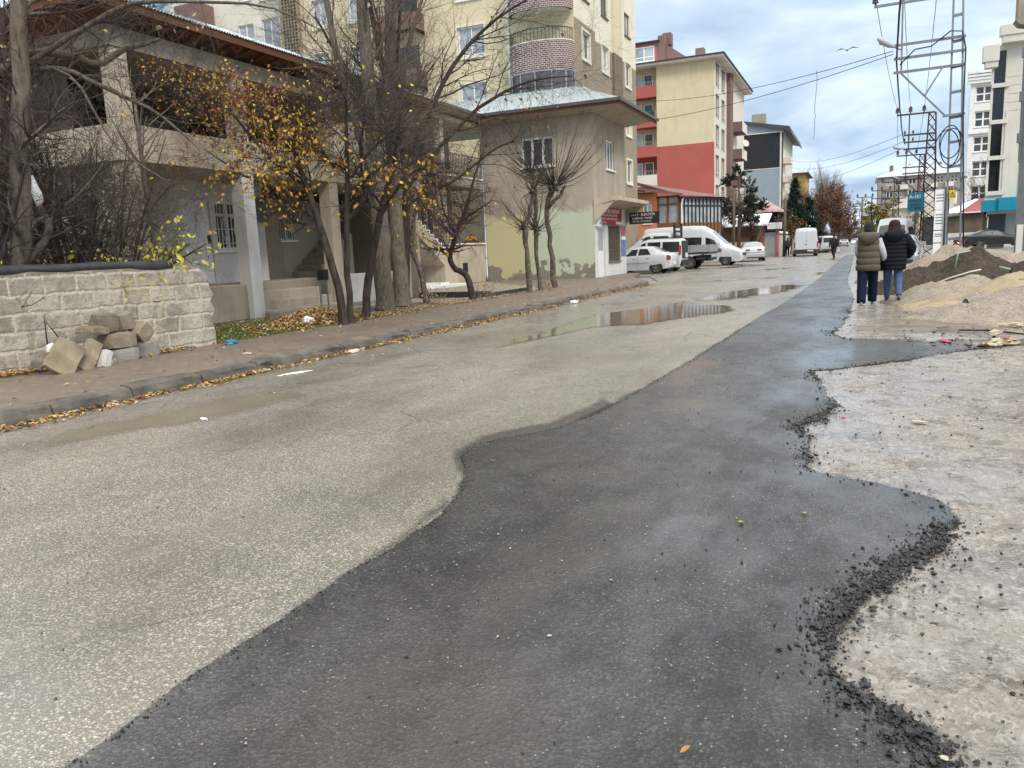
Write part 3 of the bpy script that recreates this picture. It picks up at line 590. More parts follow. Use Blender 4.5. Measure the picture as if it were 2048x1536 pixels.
for q in ((14.2, 14.55, 1.0, 1.55), (14.63, 14.98, 1.0, 1.55), (14.2, 14.55, 1.65, 2.9), (14.63, 14.98, 1.65, 2.9)): f3.box(d, *q, -.04, -.02)
dr = d.build('door', K['pvc'], h, bevel=.008); d = MB(); f3.box(d, 14.92, 15.0, 1.95, 2.15, -.02, .0); f3.box(d, 14.94, 14.98, 2.0, 2.04, 0, .05); d.build('handle', K['iron'], dr)
wn = f3.window(h, 15.22, 16.6, 1.78, 3.0, -.05, K['pvc'], K['glass'], 3, .07, .72)
gr = MB()
for i in range(12): a = 15.28+.115*i; gr.bar(f3.p(a, 1.82, .02), f3.p(a, 2.96, .02), .016)
for b in (1.95, 2.3, 2.66): gr.bar(f3.p(15.24, b, .02), f3.p(16.58, b, .02), .016)
for k in range(3):
    cx_ = 15.5+.42*k
    for s in (-1, 1): gr.tube([f3.p(cx_+s*.10*math.sin(t*math.pi), 1.98+.62*t, .025) for t in np.linspace(0, 1, 8)], .009, 4)
gr.build('grille', K['pvc'], wn)
wn = f4.window(h, 18.35, 19.0, 2.05, 2.72, -.05, K['pvc'], K['glass'], 2, .05); gr = MB()
for i in range(7): a = 18.38+.095*i; gr.bar(f4.p(a, 2.06, .02), f4.p(a, 2.7, .02), .014)
gr.build('grille', K['pvc'], wn)
d = MB(); f3.box(d, 16.5, 16.92, 2.5, 3.12, .005, .2); f3.box(d, 16.68, 16.9, 2.62, 3.0, .2, .212); f3.box(d, 16.55, 16.62, 3.1, 3.44, .05, .1); d.build('meter_box', K['greyp'], h, bevel=.01)
# roof: timber soffit and fascia, zinc sheets above
EX, EY0, EY1, EZ = -12.3, 10.25, 22.7, 6.2; RX, RZ = -17.6, 8.35
mb = MB(); mb.add([(EX, EY0, EZ-.05), (EX, EY1, EZ-.05), (X0-.25, EY1, 5.87), (X0-.25, EY0+.75, 5.87), (-23, EY0+.75, 5.87), (-23, EY0, EZ-.05)], [(0,1,2,3), (0,3,4,5)])
mb.box(EX-.03, EX, EY0, EY1, EZ-.16, EZ-.015); mb.box(-23, EX-.031, EY0, EY0+.03, EZ-.16, EZ-.015)
for i in range(26): y = EY0+.3+.48*i; mb.bar((EX-.05, y, EZ-.09), (X0-.1, y, 5.9), .06, .09)
for i in range(20): x = EX-.6-.5*i; mb.bar((x, EY0+.05, EZ-.09), (x, EY0+.8, 5.9), .06, .09)
sof = mb.build('eaves', K['wood'], h)
mb = MB(); V, f = corrugated((EX+.04, EY0, EZ), (EX+.04, EY1, EZ), (RX, EY0+8, RZ), (RX, EY1-3, RZ)); mb.add(V, f); V, f = corrugated((EX, EY0-.04, EZ), (-23, EY0-.04, EZ), (RX, EY0+8, RZ), (RX-.5, EY0+8, RZ)); mb.add(V, f)
mb.add([(EX, EY1, EZ), (-23, EY1, EZ), (RX, EY1-3, RZ), (-23, EY0, EZ), (RX-.5, EY0+8, RZ)], [(0,1,2), (1,3,4), (1,4,2)]); mb.build('roof', K['zinc'], h, fix=False)

# ------------------------------------------------------------------ corner house with the shop
h = thing('corner_house', 'two-storey corner house with peeling pale green and yellow paint and zinc hip roof', 'house', (-13.5, 36, .14))
fc, fr = cam_side(34.0), road_side(-10.9)
mb = MB(); fc.wall(mb, -16.33, -10.9, .1, 7.5, [(-14.3, -12.72, 5.2, 6.5)], .14); mb.build('front_wall', K['corner'], h)
mb = MB(); fr.wall(mb, 34.0, 39.2, 3.3, 7.5, [(35.95, 37.3, 5.05, 6.4)], .14); mb.add([(-10.9, 39.2, .1), (-16.3, 39.2, .1), (-16.3, 39.2, 7.5), (-10.9, 39.2, 7.5)], [(0,1,2,3)]); mb.build('side_wall', K['greyplaster'], h)
mb = MB(); fr.wall(mb, 34.0, 39.2, .1, 3.3, [(34.5, 35.5, .12, 2.5), (36.1, 38.05, .82, 2.5)], .14); mb.build('shop_front', K['whitewash'], h)
fc.window(h, -14.3, -12.72, 5.2, 6.5, -.06, K['pvc'], K['glass'], 3, .09)
fr.window(h, 35.95, 37.3, 5.05, 6.4, -.06, K['pvc'], K['glass'], 3, .07)
d = MB(); fr.box(d, 34.5, 35.5, .13, 2.5, -.1, -.06); fr.box(d, 34.62, 35.38, 1.35, 2.35, -.06, -.045, 1); d.build('door', [K['white'], K['shutter']], h)
wn = fr.window(h, 36.1, 38.05, .82, 2.5, -.08, K['taupe_d'], K['glass'], 2, .06); g_ = MB()
for i in range(16): a = 36.16+.122*i; g_.bar(fr.p(a, .84, .02), fr.p(a, 2.48, .02), .022)
for b in (.95, 1.35, 1.75, 2.3): g_.bar(fr.p(36.1, b, .02), fr.p(38.05, b, .02), .022)
g_.build('grille', mat('bronze_grille', (.15, .125, .085), (.11, .09, .06), 5, 3, .5), wn)
mb = MB(); mb.prism([(-10.89, 3.3), (-10.89, 3.62), (-9.72, 3.66), (-9.72, 3.5)], 33.95, 39.25, 'y'); mb.prism([(-10.89, 2.55), (-10.89, 3.3), (-9.9, 3.51)], 33.95, 34.09, 'y'); mb.prism([(-10.89, 2.55), (-10.89, 3.3), (-9.9, 3.51)], 39.1, 39.25, 'y'); mb.build('canopy', K['conc_pale'], h)
mb = MB()
EZ2 = 7.62; A = [(-15.9, 33.1, EZ2), (-9.4, 33.1, EZ2), (-9.4, 39.9, EZ2), (-26, 39.9, EZ2)]; rd0, rd1 = (-12.5, 36.4, 8.98), (-26, 36.4, 8.98)
V, f = corrugated(A[0], A[1], (-20.5, 36.4, 8.98), rd0, .19, .02); mb.add(V, f); V, f = corrugated(A[1], A[2], rd0, (-12.5, 36.42, 8.98), .19, .02); mb.add(V, f); mb.add([A[2], A[3], rd1, rd0], [(0,1,2,3)])
V, f = corrugated((-15.9, 25.2, EZ2), (-15.9, 33.1, EZ2), (-20.5, 25.2, 8.98), (-20.5, 36.4, 8.98), .19, .02); mb.add(V, f); mb.add([(-20.5, 25.2, 8.98), (-20.5, 36.4, 8.98), (-25, 36.4, EZ2), (-25, 25.2, EZ2)], [(0,1,2,3)])
mb.build('roof', K['zinc'], h, fix=False)
mb = MB(); zs = EZ2-.05; mb.add([(-15.9, 33.1, zs), (-9.4, 33.1, zs), (-9.4, 39.9, zs), (-10.85, 39.3, 7.3), (-10.85, 33.95, 7.3), (-16.6, 33.95, 7.3)], [(0,1,4,5), (1,2,3,4)]); mb.add([(-15.9, 25.2, zs), (-15.9, 33.1, zs), (-16.8, 33.9, 7.3), (-16.8, 25.2, 7.3)], [(0,1,2,3)]); mb.add([(-16.5, 33.96, 7.44), (-10.86, 33.96, 7.44), (-10.86, 39.3, 7.44), (-16.5, 39.3, 7.44)], [(0,1,2,3)]); mb.build('soffit', K['greyplaster'], h)
mb = MB(); mb.bar((-15.9, 33.05, zs), (-9.36, 33.05, zs), .07, .13); mb.bar((-9.36, 33.05, zs), (-9.36, 39.9, zs), .07, .13); mb.bar((-15.86, 25.2, zs), (-15.86, 33.0, zs), .07, .13); mb.build('gutter', mat('dark_gutter', (.06, .06, .06), (.09, .085, .08), 4, 4, .5), h)
mb = MB(); mb.bar((-15.9, 33.12, zs-.12), (-9.45, 33.12, zs-.12), .04, .12); mb.bar((-9.43, 33.15, zs-.12), (-9.43, 39.8, zs-.12), .04, .12); mb.build('fascia', K['wood'], h)
mb = MB(); mb.tube([(-16.0, 33.2, 7.55), (-16.25, 33.8, 7.2), (-16.28, 33.93, 6.8), (-16.28, 33.93, .4), (-16.22, 33.8, .2)], .06, 8); [mb.cyl((-16.28, 33.93, z), (-16.28, 33.93, z+.06), .075, n=8) for z in (1.2, 3.3, 5.4)]; mb.build('downpipe', K['metal'], h, smooth=True)
# left wing: recessed balconies and the outside stair
fw_ = road_side(-18.0); mb = MB(); fw_.wall(mb, 25.2, 33.95, .1, 7.35, [(30.6, 31.7, 5.5, 6.5), (27, 28.1, 4.8, 6.9), (30.4, 32.2, 2.1, 3.6)], .12); cam_side(25.2).wall(mb, -25, -16.5, .1, 7.4); mb.build('wing_wall', K['greyplaster'], h)
fw_.window(h, 30.6, 31.7, 5.5, 6.5, -.06, K['iron'], K['glass_d'], 2, .05); fw_.window(h, 30.4, 32.2, 2.1, 3.6, -.06, K['pvc'], K['glass'], 3, .06)
mb = MB(); mb.box(-18, -16.3, 25.3, 33.93, 4.4, 4.78); mb.box(-18, -16.3, 25.3, 33.93, 7.1, 7.29); mb.box(-16.42, -16.3, 29.7, 33.9, .1, 1.86); mb.box(-16.6, -16.32, 30.05, 30.35, 1.94, 4.4); mb.box(-16.6, -16.32, 30.05, 30.35, 4.79, 7.1); mb.box(-16.6, -16.32, 26.3, 26.6, 4.79, 7.1); mb.build('balcony', K['conc_pale'], h)
mb = MB(); mb.box(-16.5, -16.24, 29.6, 33.92, 1.861, 1.93); mb.box(-16.5, -16.24, 25.3, 33.92, 4.785, 4.84); mb.build('ledge', K['white'], h)
mb = MB(); railing(mb, (-16.36, 30.4, 4.84), (-16.36, 33.9, 4.84), .95, 24, 0, .012); railing(mb, (-16.36, 25.4, 4.84), (-16.36, 30.05, 4.84), .95, 30, 0, .012); mb.build('balcony_railing', K['iron'], h)
mb = MB(); mb.box(-16.42, -16.28, 31.5, 31.95, .62, 1.05, 0); mb.build('vent', K['dark'], h)
y0, z0, y1, z1, n = 28.9, 1.38, 26.2, 2.9, 9; dy, dz = (y1-y0)/n, (z1-z0)/n; po = [(29.6, .14), (29.6, z0), (y0, z0)]
for i in range(n): po += [(y0+dy*i, z0+dz*(i+1)), (y0+dy*(i+1), z0+dz*(i+1))]
po += [(y1, 2.45), (28.55, 1.02), (28.55, .14)]; st = MB(); st.prism(po, -17.0, -15.6, 'x'); st.build('outside_stair', K['conc_pale'], h)
st = MB()
for i in range(n): st.box(-16.9, -15.56, y0+dy*(i+1)-.02, y0+dy*i+.03, z0+dz*(i+1)+.002, z0+dz*(i+1)+.045); st.box(-15.597, -15.565, y0+dy*i-.025, y0+dy*i+.03, z0+dz*i, z0+dz*(i+1)+.002)
st.build('stair_nosing', K['white'], h); mb = MB(); mb.box(-17.3, -16.6, 25.3, 28.54, .15, .9); mb.build('cellar_shade_block', K['dark'], h); mb = MB(); mb.box(-17.3, -16.55, 25.3, 28.54, .905, 2.3); mb.build('cellar_wall', K['greyplaster'], h)  # black box is painted shade for the opening under the stair
mb = MB(); mb.box(-16.5, -15.0, 27.4, 29.8, .13, .24); mb.box(-16.5, -15.3, 26.2, 28.3, .13, .34); mb.build('entrance_step', K['white'], h)
mb = MB(); n = 22
for i in range(n+1):
    y = y0+(y1-y0)*i/n; z = z0+.16+(z1-z0)*i/n; mb.bar((-15.64, y, z), (-15.64, y, z+.85), .024)
mb.bar((-15.64, y0, z0+1.02), (-15.64, y1, z1+1.02), .05, .04); mb.bar((-15.64, y0, z0+.3), (-15.64, y1, z1+.3), .03)
for i in range(5): y = y0-.5-.45*i; z = z0+.62+.563*(y0-y); mb.tube([(-15.64, y+.16*math.sin(t), z+.26*math.cos(t)) for t in np.linspace(0, 6.283, 12)], .014, 4)
mb.build('stair_railing', K['iron'], h)
# signs on the shop, its meter box and poster
s = thing('shop_sign', 'red shop sign with pale lettering under the canopy of the corner house', 'sign', (-10.88, 36.5, 2.55)); mb = MB(); fr.box(mb, 34.75, 38.25, 2.52, 3.28, .005, .06); mb.build('panel', K['redsign'], s)
text('SU · ELEKTRİK · ELEKTRONİK', .235, s, K['letter'], fr, 34.83, 3.07, .062, bold=.004, sx=.98)
text('TESİSATI VE TAMİR ATÖLYESİ', .15, s, K['letter'], fr, 34.95, 2.90, .062, sx=1.25); text('KLİMA TAMİR BAKIM SERVİS', .15, s, K['letter'], fr, 34.95, 2.73, .062, sx=1.3); text('SATIŞ VE YEDEK', .12, s, K['letter'], fr, 34.85, 2.57, .062, sx=.95)
mb = MB(); fr.box(mb, 37.2, 38.2, 2.55, 2.68, .062, .066); mb.build('patch', K['letter'], s)
s = thing('hanging_sign', 'small black sign hanging from the canopy edge above the parked white cars', 'sign', (-9.9, 38.6, 2.6)); f5 = cam_side(38.6); mb = MB(); f5.box(mb, -10.55, -9.05, 2.55, 3.12, -.03, .03); pn = mb.build('panel', K['blacksign'], s)
mb = MB(); mb.cyl((-10.3, 38.6, 3.1), (-10.3, 38.6, 3.55), .015, n=6); mb.cyl((-9.75, 38.6, 3.1), (-9.75, 38.6, 3.55), .015, n=6); mb.build('hanger', K['iron'], s)
text('SAAT · ELEKTRİK', .16, s, K['letter'], f5, -10.47, 2.94, .033); text('BOBİNAJ  TAMİR', .12, s, K['letter'], f5, -10.4, 2.78, .033, sx=1.1); text('MOTOR  SU POMPASI', .09, s, K['letter'], f5, -10.4, 2.64, .033, sx=1.1)
s = thing('meter_cabinet', 'small white meter cabinet beside the red shop sign', 'meter box', (-10.88, 34.4, 2.5)); mb = MB(); fr.box(mb, 34.12, 34.58, 2.42, 2.98, .005, .16); mb.build('cabinet', K['white'], s, bevel=.01); mb = MB(); fr.box(mb, 34.28, 34.42, 2.8, 2.9, .161, .166); fr.box(mb, 34.28, 34.42, 2.5, 2.6, .161, .166); mb.build('dial', K['iron'], s)
s = thing('poster', 'torn red and blue poster pasted beside the grilled shop window', 'poster', (-10.88, 38.6, 1.5)); mb = MB(); fr.box(mb, 38.2, 39.12, 1.0, 2.5, .004, .012, 0); fr.box(mb, 38.22, 39.1, 2.0, 2.48, .0125, .015, 1); fr.box(mb, 38.3, 39.05, 1.82, 1.98, .0125, .016, 2)
for i in range(3): mb.bar(fr.p(38.3+.2*i, 1.65-.1*i, .016), fr.p(38.7+.17*i, 1.05, .016), .05, .004, 2)
mb.build('sheet', [mat('poster_blue', (.08, .13, .30), (.12, .2, .4), 3, 3, .6), mat('poster_red', (.42, .06, .08), (.55, .25, .27), 4, 3, .6), K['white']], s)

# ------------------------------------------------------------------ cream apartment block with round brick balconies
h = thing('apartment_block', 'tall cream and taupe apartment block with rounded brick balconies behind the corner house', 'apartment block', (-20, 47, 0))
YA, XA, TOP = 41.6, -14.2, 20.3; fl = [1.9+3.05*i for i in range(6)]; fc, fr = cam_side(YA), road_side(XA)
hc = []; [hc.extend([(-21.1, -19.45, f+1.4, f+2.92), (-28.3, -27.1, f+1.35, f+2.85), (-30.9, -29.9, f+1.35, f+2.85)]) for f in fl[2:]]
mb = MB(); fc.wall(mb, -33, XA, 0, TOP, hc, .2, 0); mb.build('front_wall', K['cream'], h)
for q in hc: fc.window(h, *q, -.1, K['pvc'], K['glass_c'], 2, .07, None, .14, K['cream_w'])
hr = []; [hr.extend([(42.9, 44.2, f+.75, f+2.15), (46.5, 47.8, f+.75, f+2.15), (51.5, 52.8, f+.75, f+2.15)]) for f in fl[1:]]
mb = MB(); fr.wall(mb, YA, 45.3, 0, TOP, [q for q in hr if q[0] < 45], .2, 0, [(13.6, 1)]); fr.wall(mb, 45.3, 48.6, 0, TOP, [q for q in hr if 45 < q[0] < 49], .2, 0, [(13.15, 1)]); fr.wall(mb, 50.4, 54.2, 0, TOP, [q for q in hr if q[0] > 50], .2, 0, [(13.15, 1)])
fr.box(mb, 48.6, 50.4, 0, 13.15, -.3, .16, 2); fr.box(mb, 48.6, 50.4, 13.15, TOP, -.3, .16, 3); mb.box(-33, XA-.01, 54.0, 54.2, 0, TOP, 0); mb.box(-33, XA-.01, YA+.02, 54, TOP-.2, TOP, 0)
mb.build('side_wall', [K['cream_w'], K['taupe'], K['taupe_d'], K['cream']], h)
for q in hr: fr.window(h, *q, -.1, K['pvc'] if q[2] < 13.5 else K['taupe_d'], K['glass_c'] if int(q[0]*7+q[2]) % 2 else K['glass'], 2, .06, None, .13 if q[2] < 13.5 else 0, K['cream_w'])
xc, rx, ry = -15.95, 1.78, 1.25
def bow(t, s=1.0): return (xc - rx*math.cos(t*math.pi)*s, YA - .15 - ry*math.sin(t*math.pi)**.8*s)
def curved(mb, z0, z1, s=1.0, th=.12, n=22, m=0):
    o = [bow(i/n, s) for i in range(n+1)]; q = [bow(i/n, s-th/1.5) for i in range(n+1)]; k = n+1
    V = [(x, y, z0) for x, y in o] + [(x, y, z1) for x, y in o] + [(x, y, z0) for x, y in q] + [(x, y, z1) for x, y in q]
    mb.add(V, [f for i in range(n) for f in ((i, i+1, k+i+1, k+i), (2*k+i, 3*k+i, 3*k+i+1, 2*k+i+1), (k+i, k+i+1, 3*k+i+1, 3*k+i), (i, 2*k+i, 2*k+i+1, i+1))], m)
for j, f in enumerate(fl[2:5]):
    mb = MB(); n = 22; o = [bow(i/n, .99) for i in range(n+1)]
    for z in (f-.22, f): mb.add([(x, y, z) for x, y in o], [tuple(range(n+1))])
    curved(mb, f-.219, f-.001, .992, .1); bl = mb.build('balcony', K['offw'], h, fix=False)
    mb = MB(); curved(mb, f-.22, f+1.2, 1.0); mb.build('brick_parapet', K['brick'], bl, fix=False)
    if f > 10 :
        mb = MB(); curved(mb, f+1.2, f+1.26, 1.02, .16, m=1); n = 26; P = [bow(i/n, .97) for i in range(n+1)]
        for i, (x, y) in enumerate(P):
            mb.bar((x, y, f+1.26), (x, y, f+1.85), .022)
            if i: mb.bar((*P[i-1], f+1.86), (x, y, f+1.86), .035)
        mb.build('railing', [K['iron'], K['offw']], bl)
    else:
        mb = MB(); curved(mb, f+1.2, f+2.75, .985, .06, 16, 0); n = 6
        for i in range(n+1): x, y = bow(i/n, 1.0); mb.bar((x, y, f+1.2), (x, y, f+2.8), .06, .06, 1)
        curved(mb, f+2.75, f+2.82, 1.0, .1, m=1); mb.build('glazing', [K['glass_g'], K['metal']], bl, fix=False)
mb = MB(); mb.cyl((-17.95, YA-.1, .5), (-17.95, YA-.1, TOP), .07, n=8); mb.build('downpipe', K['white'], h); mb = MB(); mb.cyl((-16.0, YA-.7, fl[4]-.23), (-16.0, YA-.7, fl[4]-.33), .14, .10, n=12); mb.build('lamp', K['offw'], h)
mb = MB(); mb.box(-18.9, -17.95, YA-.05, YA, fl[2]+.3, fl[2]+2.3); mb.build('pale_panel', K['offw'], h)
for f in fl[3:]:
    mb = MB(); mb.box(-25.8, -23.2, YA-1.1, YA, f-.2, f); bl = mb.build('balcony', K['offw'], h); mb = MB()
    mb.box(-25.8, -23.2, YA-1.1, YA-1.0, f-.25, f+.9); mb.box(-25.8, -25.7, YA-.99, YA, f-.25, f+.9); mb.box(-23.3, -23.2, YA-.99, YA, f-.25, f+.9); mb.build('brick_parapet', K['mauve'], bl)
    mb = MB(); railing(mb, (-25.75, YA-1.05, f+.9), (-23.25, YA-1.05, f+.9), .5, 16); mb.build('railing', K['iron'], bl)
    mb = MB(); mb.box(-25.4, -23.6, YA-.03, YA, f+.05, f+2.4); mb.build('balcony_door', K['glass_d'], bl)
mb = MB(); mb.box(-33.2, -31.8, YA-.25, YA, 0, TOP)
for i in range(5):
    for j in range(60): mb.box(-32.95+.22*i, -32.83+.22*i, YA-.27, YA-.251, 8+.2*j, 8.12+.2*j, 1)
mb.build('stair_tower', [K['taupe'], K['dark']], h)
h = thing('white_block', 'white apartment block with a brown balcony and pale blue sign rising over the zinc roof', 'apartment block', (-40, 46, 0)); mb = MB(); fc = cam_side(43.0); hw = [(-38.0, -36.7, f+1.2, f+2.8) for f in fl[2:]] + [(-36.0, -34.6, f+1.0, f+2.9) for f in fl[2:]]
fc.wall(mb, -52, -33.3, 0, TOP, hw, .15); mb.box(-33.5, -33.3, 43.01, 50, 0, TOP); mb.build('wall', K['offw'], h)
for q in hw: fc.window(h, *q, -.08, K['pvc'], K['glass_c'], 2, .07)
mb = MB(); mb.box(-42, -39.9, 41.6, 42.98, 17.0, 17.2); mb.box(-42, -39.9, 41.6, 41.7, 17.2, 18.4); mb.box(-40.0, -39.9, 41.7, 42.98, 17.2, 18.4); mb.build('balcony', K['mauve'], h)
sgn = thing('building_sign', 'pale blue SEFA sign high on the white block', 'sign', (-46, 42.9, 19)); mb = MB(); fc.box(mb, -47.2, -44.0, 18.5, 20.1, .01, .08); mb.build('panel', mat('pale_blue_sign', (.25, .52, .66), (.22, .47, .60), 1, 2, .5), sgn); text('SEFA', .62, sgn, mat('navy_lettering', (.02, .03, .10), None, 2, 2, .6), fc, -46.45, 19.0, .085, bold=.02, sx=1.2)
# ------------------------------------------------------------------ red and cream apartment block
h = thing('apartment_block', 'cream and brick-red apartment block with blank side wall and stacked balconies', 'apartment block', (-18, 91, 0))
fc, fr = cam_side(85.5), road_side(-14.2); mb = MB(); fc.wall(mb, -20.2, -14.2, 0, 20.1, (), .1, 0, [(11.9, 1)]); mb.build('front_wall', [K['cream'], K['red']], h)
hb = [(-22.3, -20.6, f+.1, f+2.35) for f in (2.0, 5.05, 8.1, 11.15, 14.2, 17.25)]
f2 = cam_side(86.9); mb = MB(); f2.wall(mb, -32, -20.2, 0, 20.1, [], .15, 0, [(11.9, 1)]); mb.box(-20.21, -20.2, 85.5, 86.9, 0, 20.1, 0); mb.build('recessed_wall', [K['cream'], K['red']], h)
for i, f in enumerate((5.05, 8.1, 11.15, 14.2, 17.25)):
    mb = MB(); mb.box(-24, -20.21, 85.3, 86.89, f-.2, f); mb.box(-24, -20.21, 85.3, 85.42, f+.001, f+.95); bl = mb.build('balcony', K['offw'] if i == 1 else K['red'], h)
    mb = MB(); railing(mb, (-23.9, 85.36, f+.95), (-20.3, 85.36, f+.95), .42, 14, 0, .014); mb.build('railing', K['metal'], bl)
    f2.window(bl, -23.6, -22.1, f+.9, f+2.4, .1, K['pvc'], K['glass_c'], 2, .08); f2.window(bl, -21.9, -20.9, f+.1, f+2.4, .1, K['pvc'], K['glass'], 1, .09, .4)
    if i == 3:
        mb = MB()
        for q in range(150): mb.ball((random.uniform(-23.8, -20.4), random.uniform(85.15, 85.3), f+random.uniform(.95, 1.4)), random.uniform(.06, .12), 0, 5, 4)
        mb.build('planter_greenery', mat('box_green', (.015, .045, .015), (.03, .08, .025), 8, 4, .9), bl)
hr = []
for f in (2, 5.05, 8.1, 11.15, 14.2, 17.25): hr += [(86.6, 87.6, f+.75, f+2.3), (90.4, 91.4, f+.75, f+2.3)]
mb = MB(); fr.wall(mb, 85.5, 93.6, 0, 20.1, hr, .15); fr.wall(mb, 95.5, 108, 0, 20.1, [], .15); fr.box(mb, 93.6, 95.5, 0, 20.1, -.2, .45, 1); mb.box(-32, -14.21, 107.9, 108, 0, 20, 0); mb.build('side_wall', [K['offw'], K['mauve']], h)
for q in hr:
    fr.window(h, *q, -.08, K['pvc'], K['glass'], 2, .06); mb = MB()
    for a in (q[0]-.12, q[1]+.12): fr.box(mb, a-.08, a+.08, q[2]-.5, q[3]+.1, 0, .07)
    fr.box(mb, q[0]-.3, q[1]+.3, q[3]+.1, q[3]+.26, 0, .1); mb.build('window_surround', K['mauve'], h)
for f in (5.05, 8.1, 11.15, 14.2):
    mb = MB(); mb.box(-14.19, -12.95, 97, 101, f, f+1.1, 0); mb.box(-12.949, -12.9, 97, 101, f, f+1.1, 1); mb.build('side_balcony', [K['mauve'], K['offw']], h)
mb = MB(); mb.add([(-32, 84.6, 20.1), (-13.2, 84.6, 20.1), (-13.2, 108.5, 20.1), (-32, 108.5, 20.1), (-32, 84.6, 20.38), (-13.2, 84.6, 20.38), (-13.2, 108.5, 20.38), (-32, 108.5, 20.38), (-19, 97, 22.0), (-32, 97, 22.0)], [(0,3,2,1), (0,1,5,4), (1,2,6,5), (2,3,7,6)]); mb.build('eaves', K['offw'], h)
mb = MB(); mb.add([(-32, 84.55, 20.4), (-13.15, 84.55, 20.4), (-13.15, 108.5, 20.4), (-32, 108.5, 20.4), (-18, 97, 22.0), (-32, 97, 22.0)], [(0,1,4,5), (1,2,4), (2,3,5,4)]); mb.bar((-32, 84.5, 20.36), (-13.1, 84.5, 20.36), .08, .14, 1); mb.bar((-13.1, 84.5, 20.36), (-13.1, 108, 20.36), .08, .14, 1); mb.build('roof', [K['snow'], K['iron']], h)
mb = MB(); mb.box(-27, -20.1, 86.0, 90, 20.45, 22.6, 0); mb.box(-20.099, -19.4, 85.9, 90, 20.3, 23.2, 1); mb.prism([(85.6, 22.6), (85.6, 22.75), (91, 22.9), (91, 22.7)], -27.5, -19.9, 'x', 2); mb.prism([(-19.4, 22.4), (-16.8, 20.5), (-19.4, 20.5)], 86.2, 90, 'y', 1); mb.build('penthouse', [K['reds'], K['mauve'], K['iron']], h)
cam_side(86.0).window(h, -23.8, -20.5, 20.8, 22.3, .06, K['pvc'], K['glass_c'], 3, .1, .3)
mb = MB(); mb.box(-16.6, -15.7, 88, 89, 20.6, 21.9); mb.build('chimney', K['mauve'], h); mb = MB(); mb.tube([(-12.95, 98.0, 12.3), (-12.8, 97.8, 12.75)], .03, 5); mb.tube([(-12.8, 97.8, 12.75), (-12.72, 97.7, 12.8), (-12.6, 97.55, 12.87)], [.05, .30, .42], 14); mb.build('satellite_dish', K['offw'], h); mb = MB(); mb.box(-19.9, -19.0, 87.2, 88.2, 22.5, 23.7); mb.build('chimney', K['mauve'], h)

# ------------------------------------------------------------------ charcoal and blue-grey block, mustard block
h = thing('apartment_block', 'blue-grey apartment block with a wide charcoal band and sloping roof end', 'apartment block', (-17, 145, 0))
fc, fr = cam_side(138), road_side(-12.2); hw = [(-18.9, -18.1, 18.0, 18.7), (-18.9, -18.1, 14.9, 15.6), (-20.6, -20.0, 14.7, 15.4)]
mb = MB(); fc.wall(mb, -26, -12.2, 0, 19.0, hw, .1, 1, [(13.25, 0)]); fc.box(mb, -26, -12.2, 13.2, 13.32, 0, .05, 2); fc.box(mb, -26, -12.0, 18.85, 19.0, 0, .1, 2); fc.box(mb, -12.45, -12.2, 0, 18.84, .001, .06, 2)
mb.add([(-26, 138, 19.0), (-12.0, 138, 19.0), (-19.5, 138, 21.0), (-26, 138, 22)], [(0,1,2,3)], 0); mb.build('front_wall', [K['steel'], K['slate'], K['offw']], h)
mb = MB(); fr.wall(mb, 138, 160, 0, 19, []); fr.box(mb, 138.3, 139.6, 2, 18.8, .01, .1, 1); mb.build('side_wall', [K['offw'], K['slate']], h)
for q in hw: fc.window(h, *q, -.05, K['pvc'], K['glass'], 1, .12)
for f in (8.1, 11.1, 14.1):
    mb = MB(); mb.box(-12.19, -10.95, 140.5, 144.5, f, f+.95); mb.build('balcony', K['offw'], h)
mb = MB(); mb.prism([(-27, 22.2), (-19.5, 21.05), (-11.2, 18.95), (-10.6, 18.4), (-11, 19.6), (-19.5, 21.3), (-27, 22.5)], 137.4, 162, 'y'); mb.build('roof', K['charcoal'], h)
mb = MB(); mb.box(-17.4, -15.2, 142, 143.4, 20.3, 22.6); mb.build('chimney', K['conc'], h)
h = thing('apartment_block', 'mustard yellow apartment block half hidden by the dark spruces', 'apartment block', (-14, 196, 0)); fc, fr = cam_side(190), road_side(-11.8); hw = [(-14.6, -13.4, f, f+1.6) for f in (13.2, 10, 6.9)]
mb = MB(); fc.wall(mb, -15.6, -11.8, 0, 16.0, hw, .1); fr.wall(mb, 190, 206, 0, 16, []); mb.build('wall', K['mustard'], h); mb = MB(); fc.wall(mb, -19.5, -15.6, 0, 15.5, []); mb.build('pale_wall', K['offw'], h)
for q in hw: fc.window(h, *q, -.05, K['pvc'], K['glass_c'], 2, .1)
for f in (13, 10, 6.9, 3.8): mb = MB(); mb.box(-18.6, -16.2, 189, 189.99, f-.6, f+.5); mb.build('balcony', K['white'], h)
mb = MB(); mb.box(-20, -11, 189.3, 206.5, 16.0, 16.25); mb.prism([(-20, 16.26), (-11, 16.26), (-15.5, 17.4)], 189.4, 206, 'y', 1); mb.build('roof', [K['iron'], K['snow']], h)

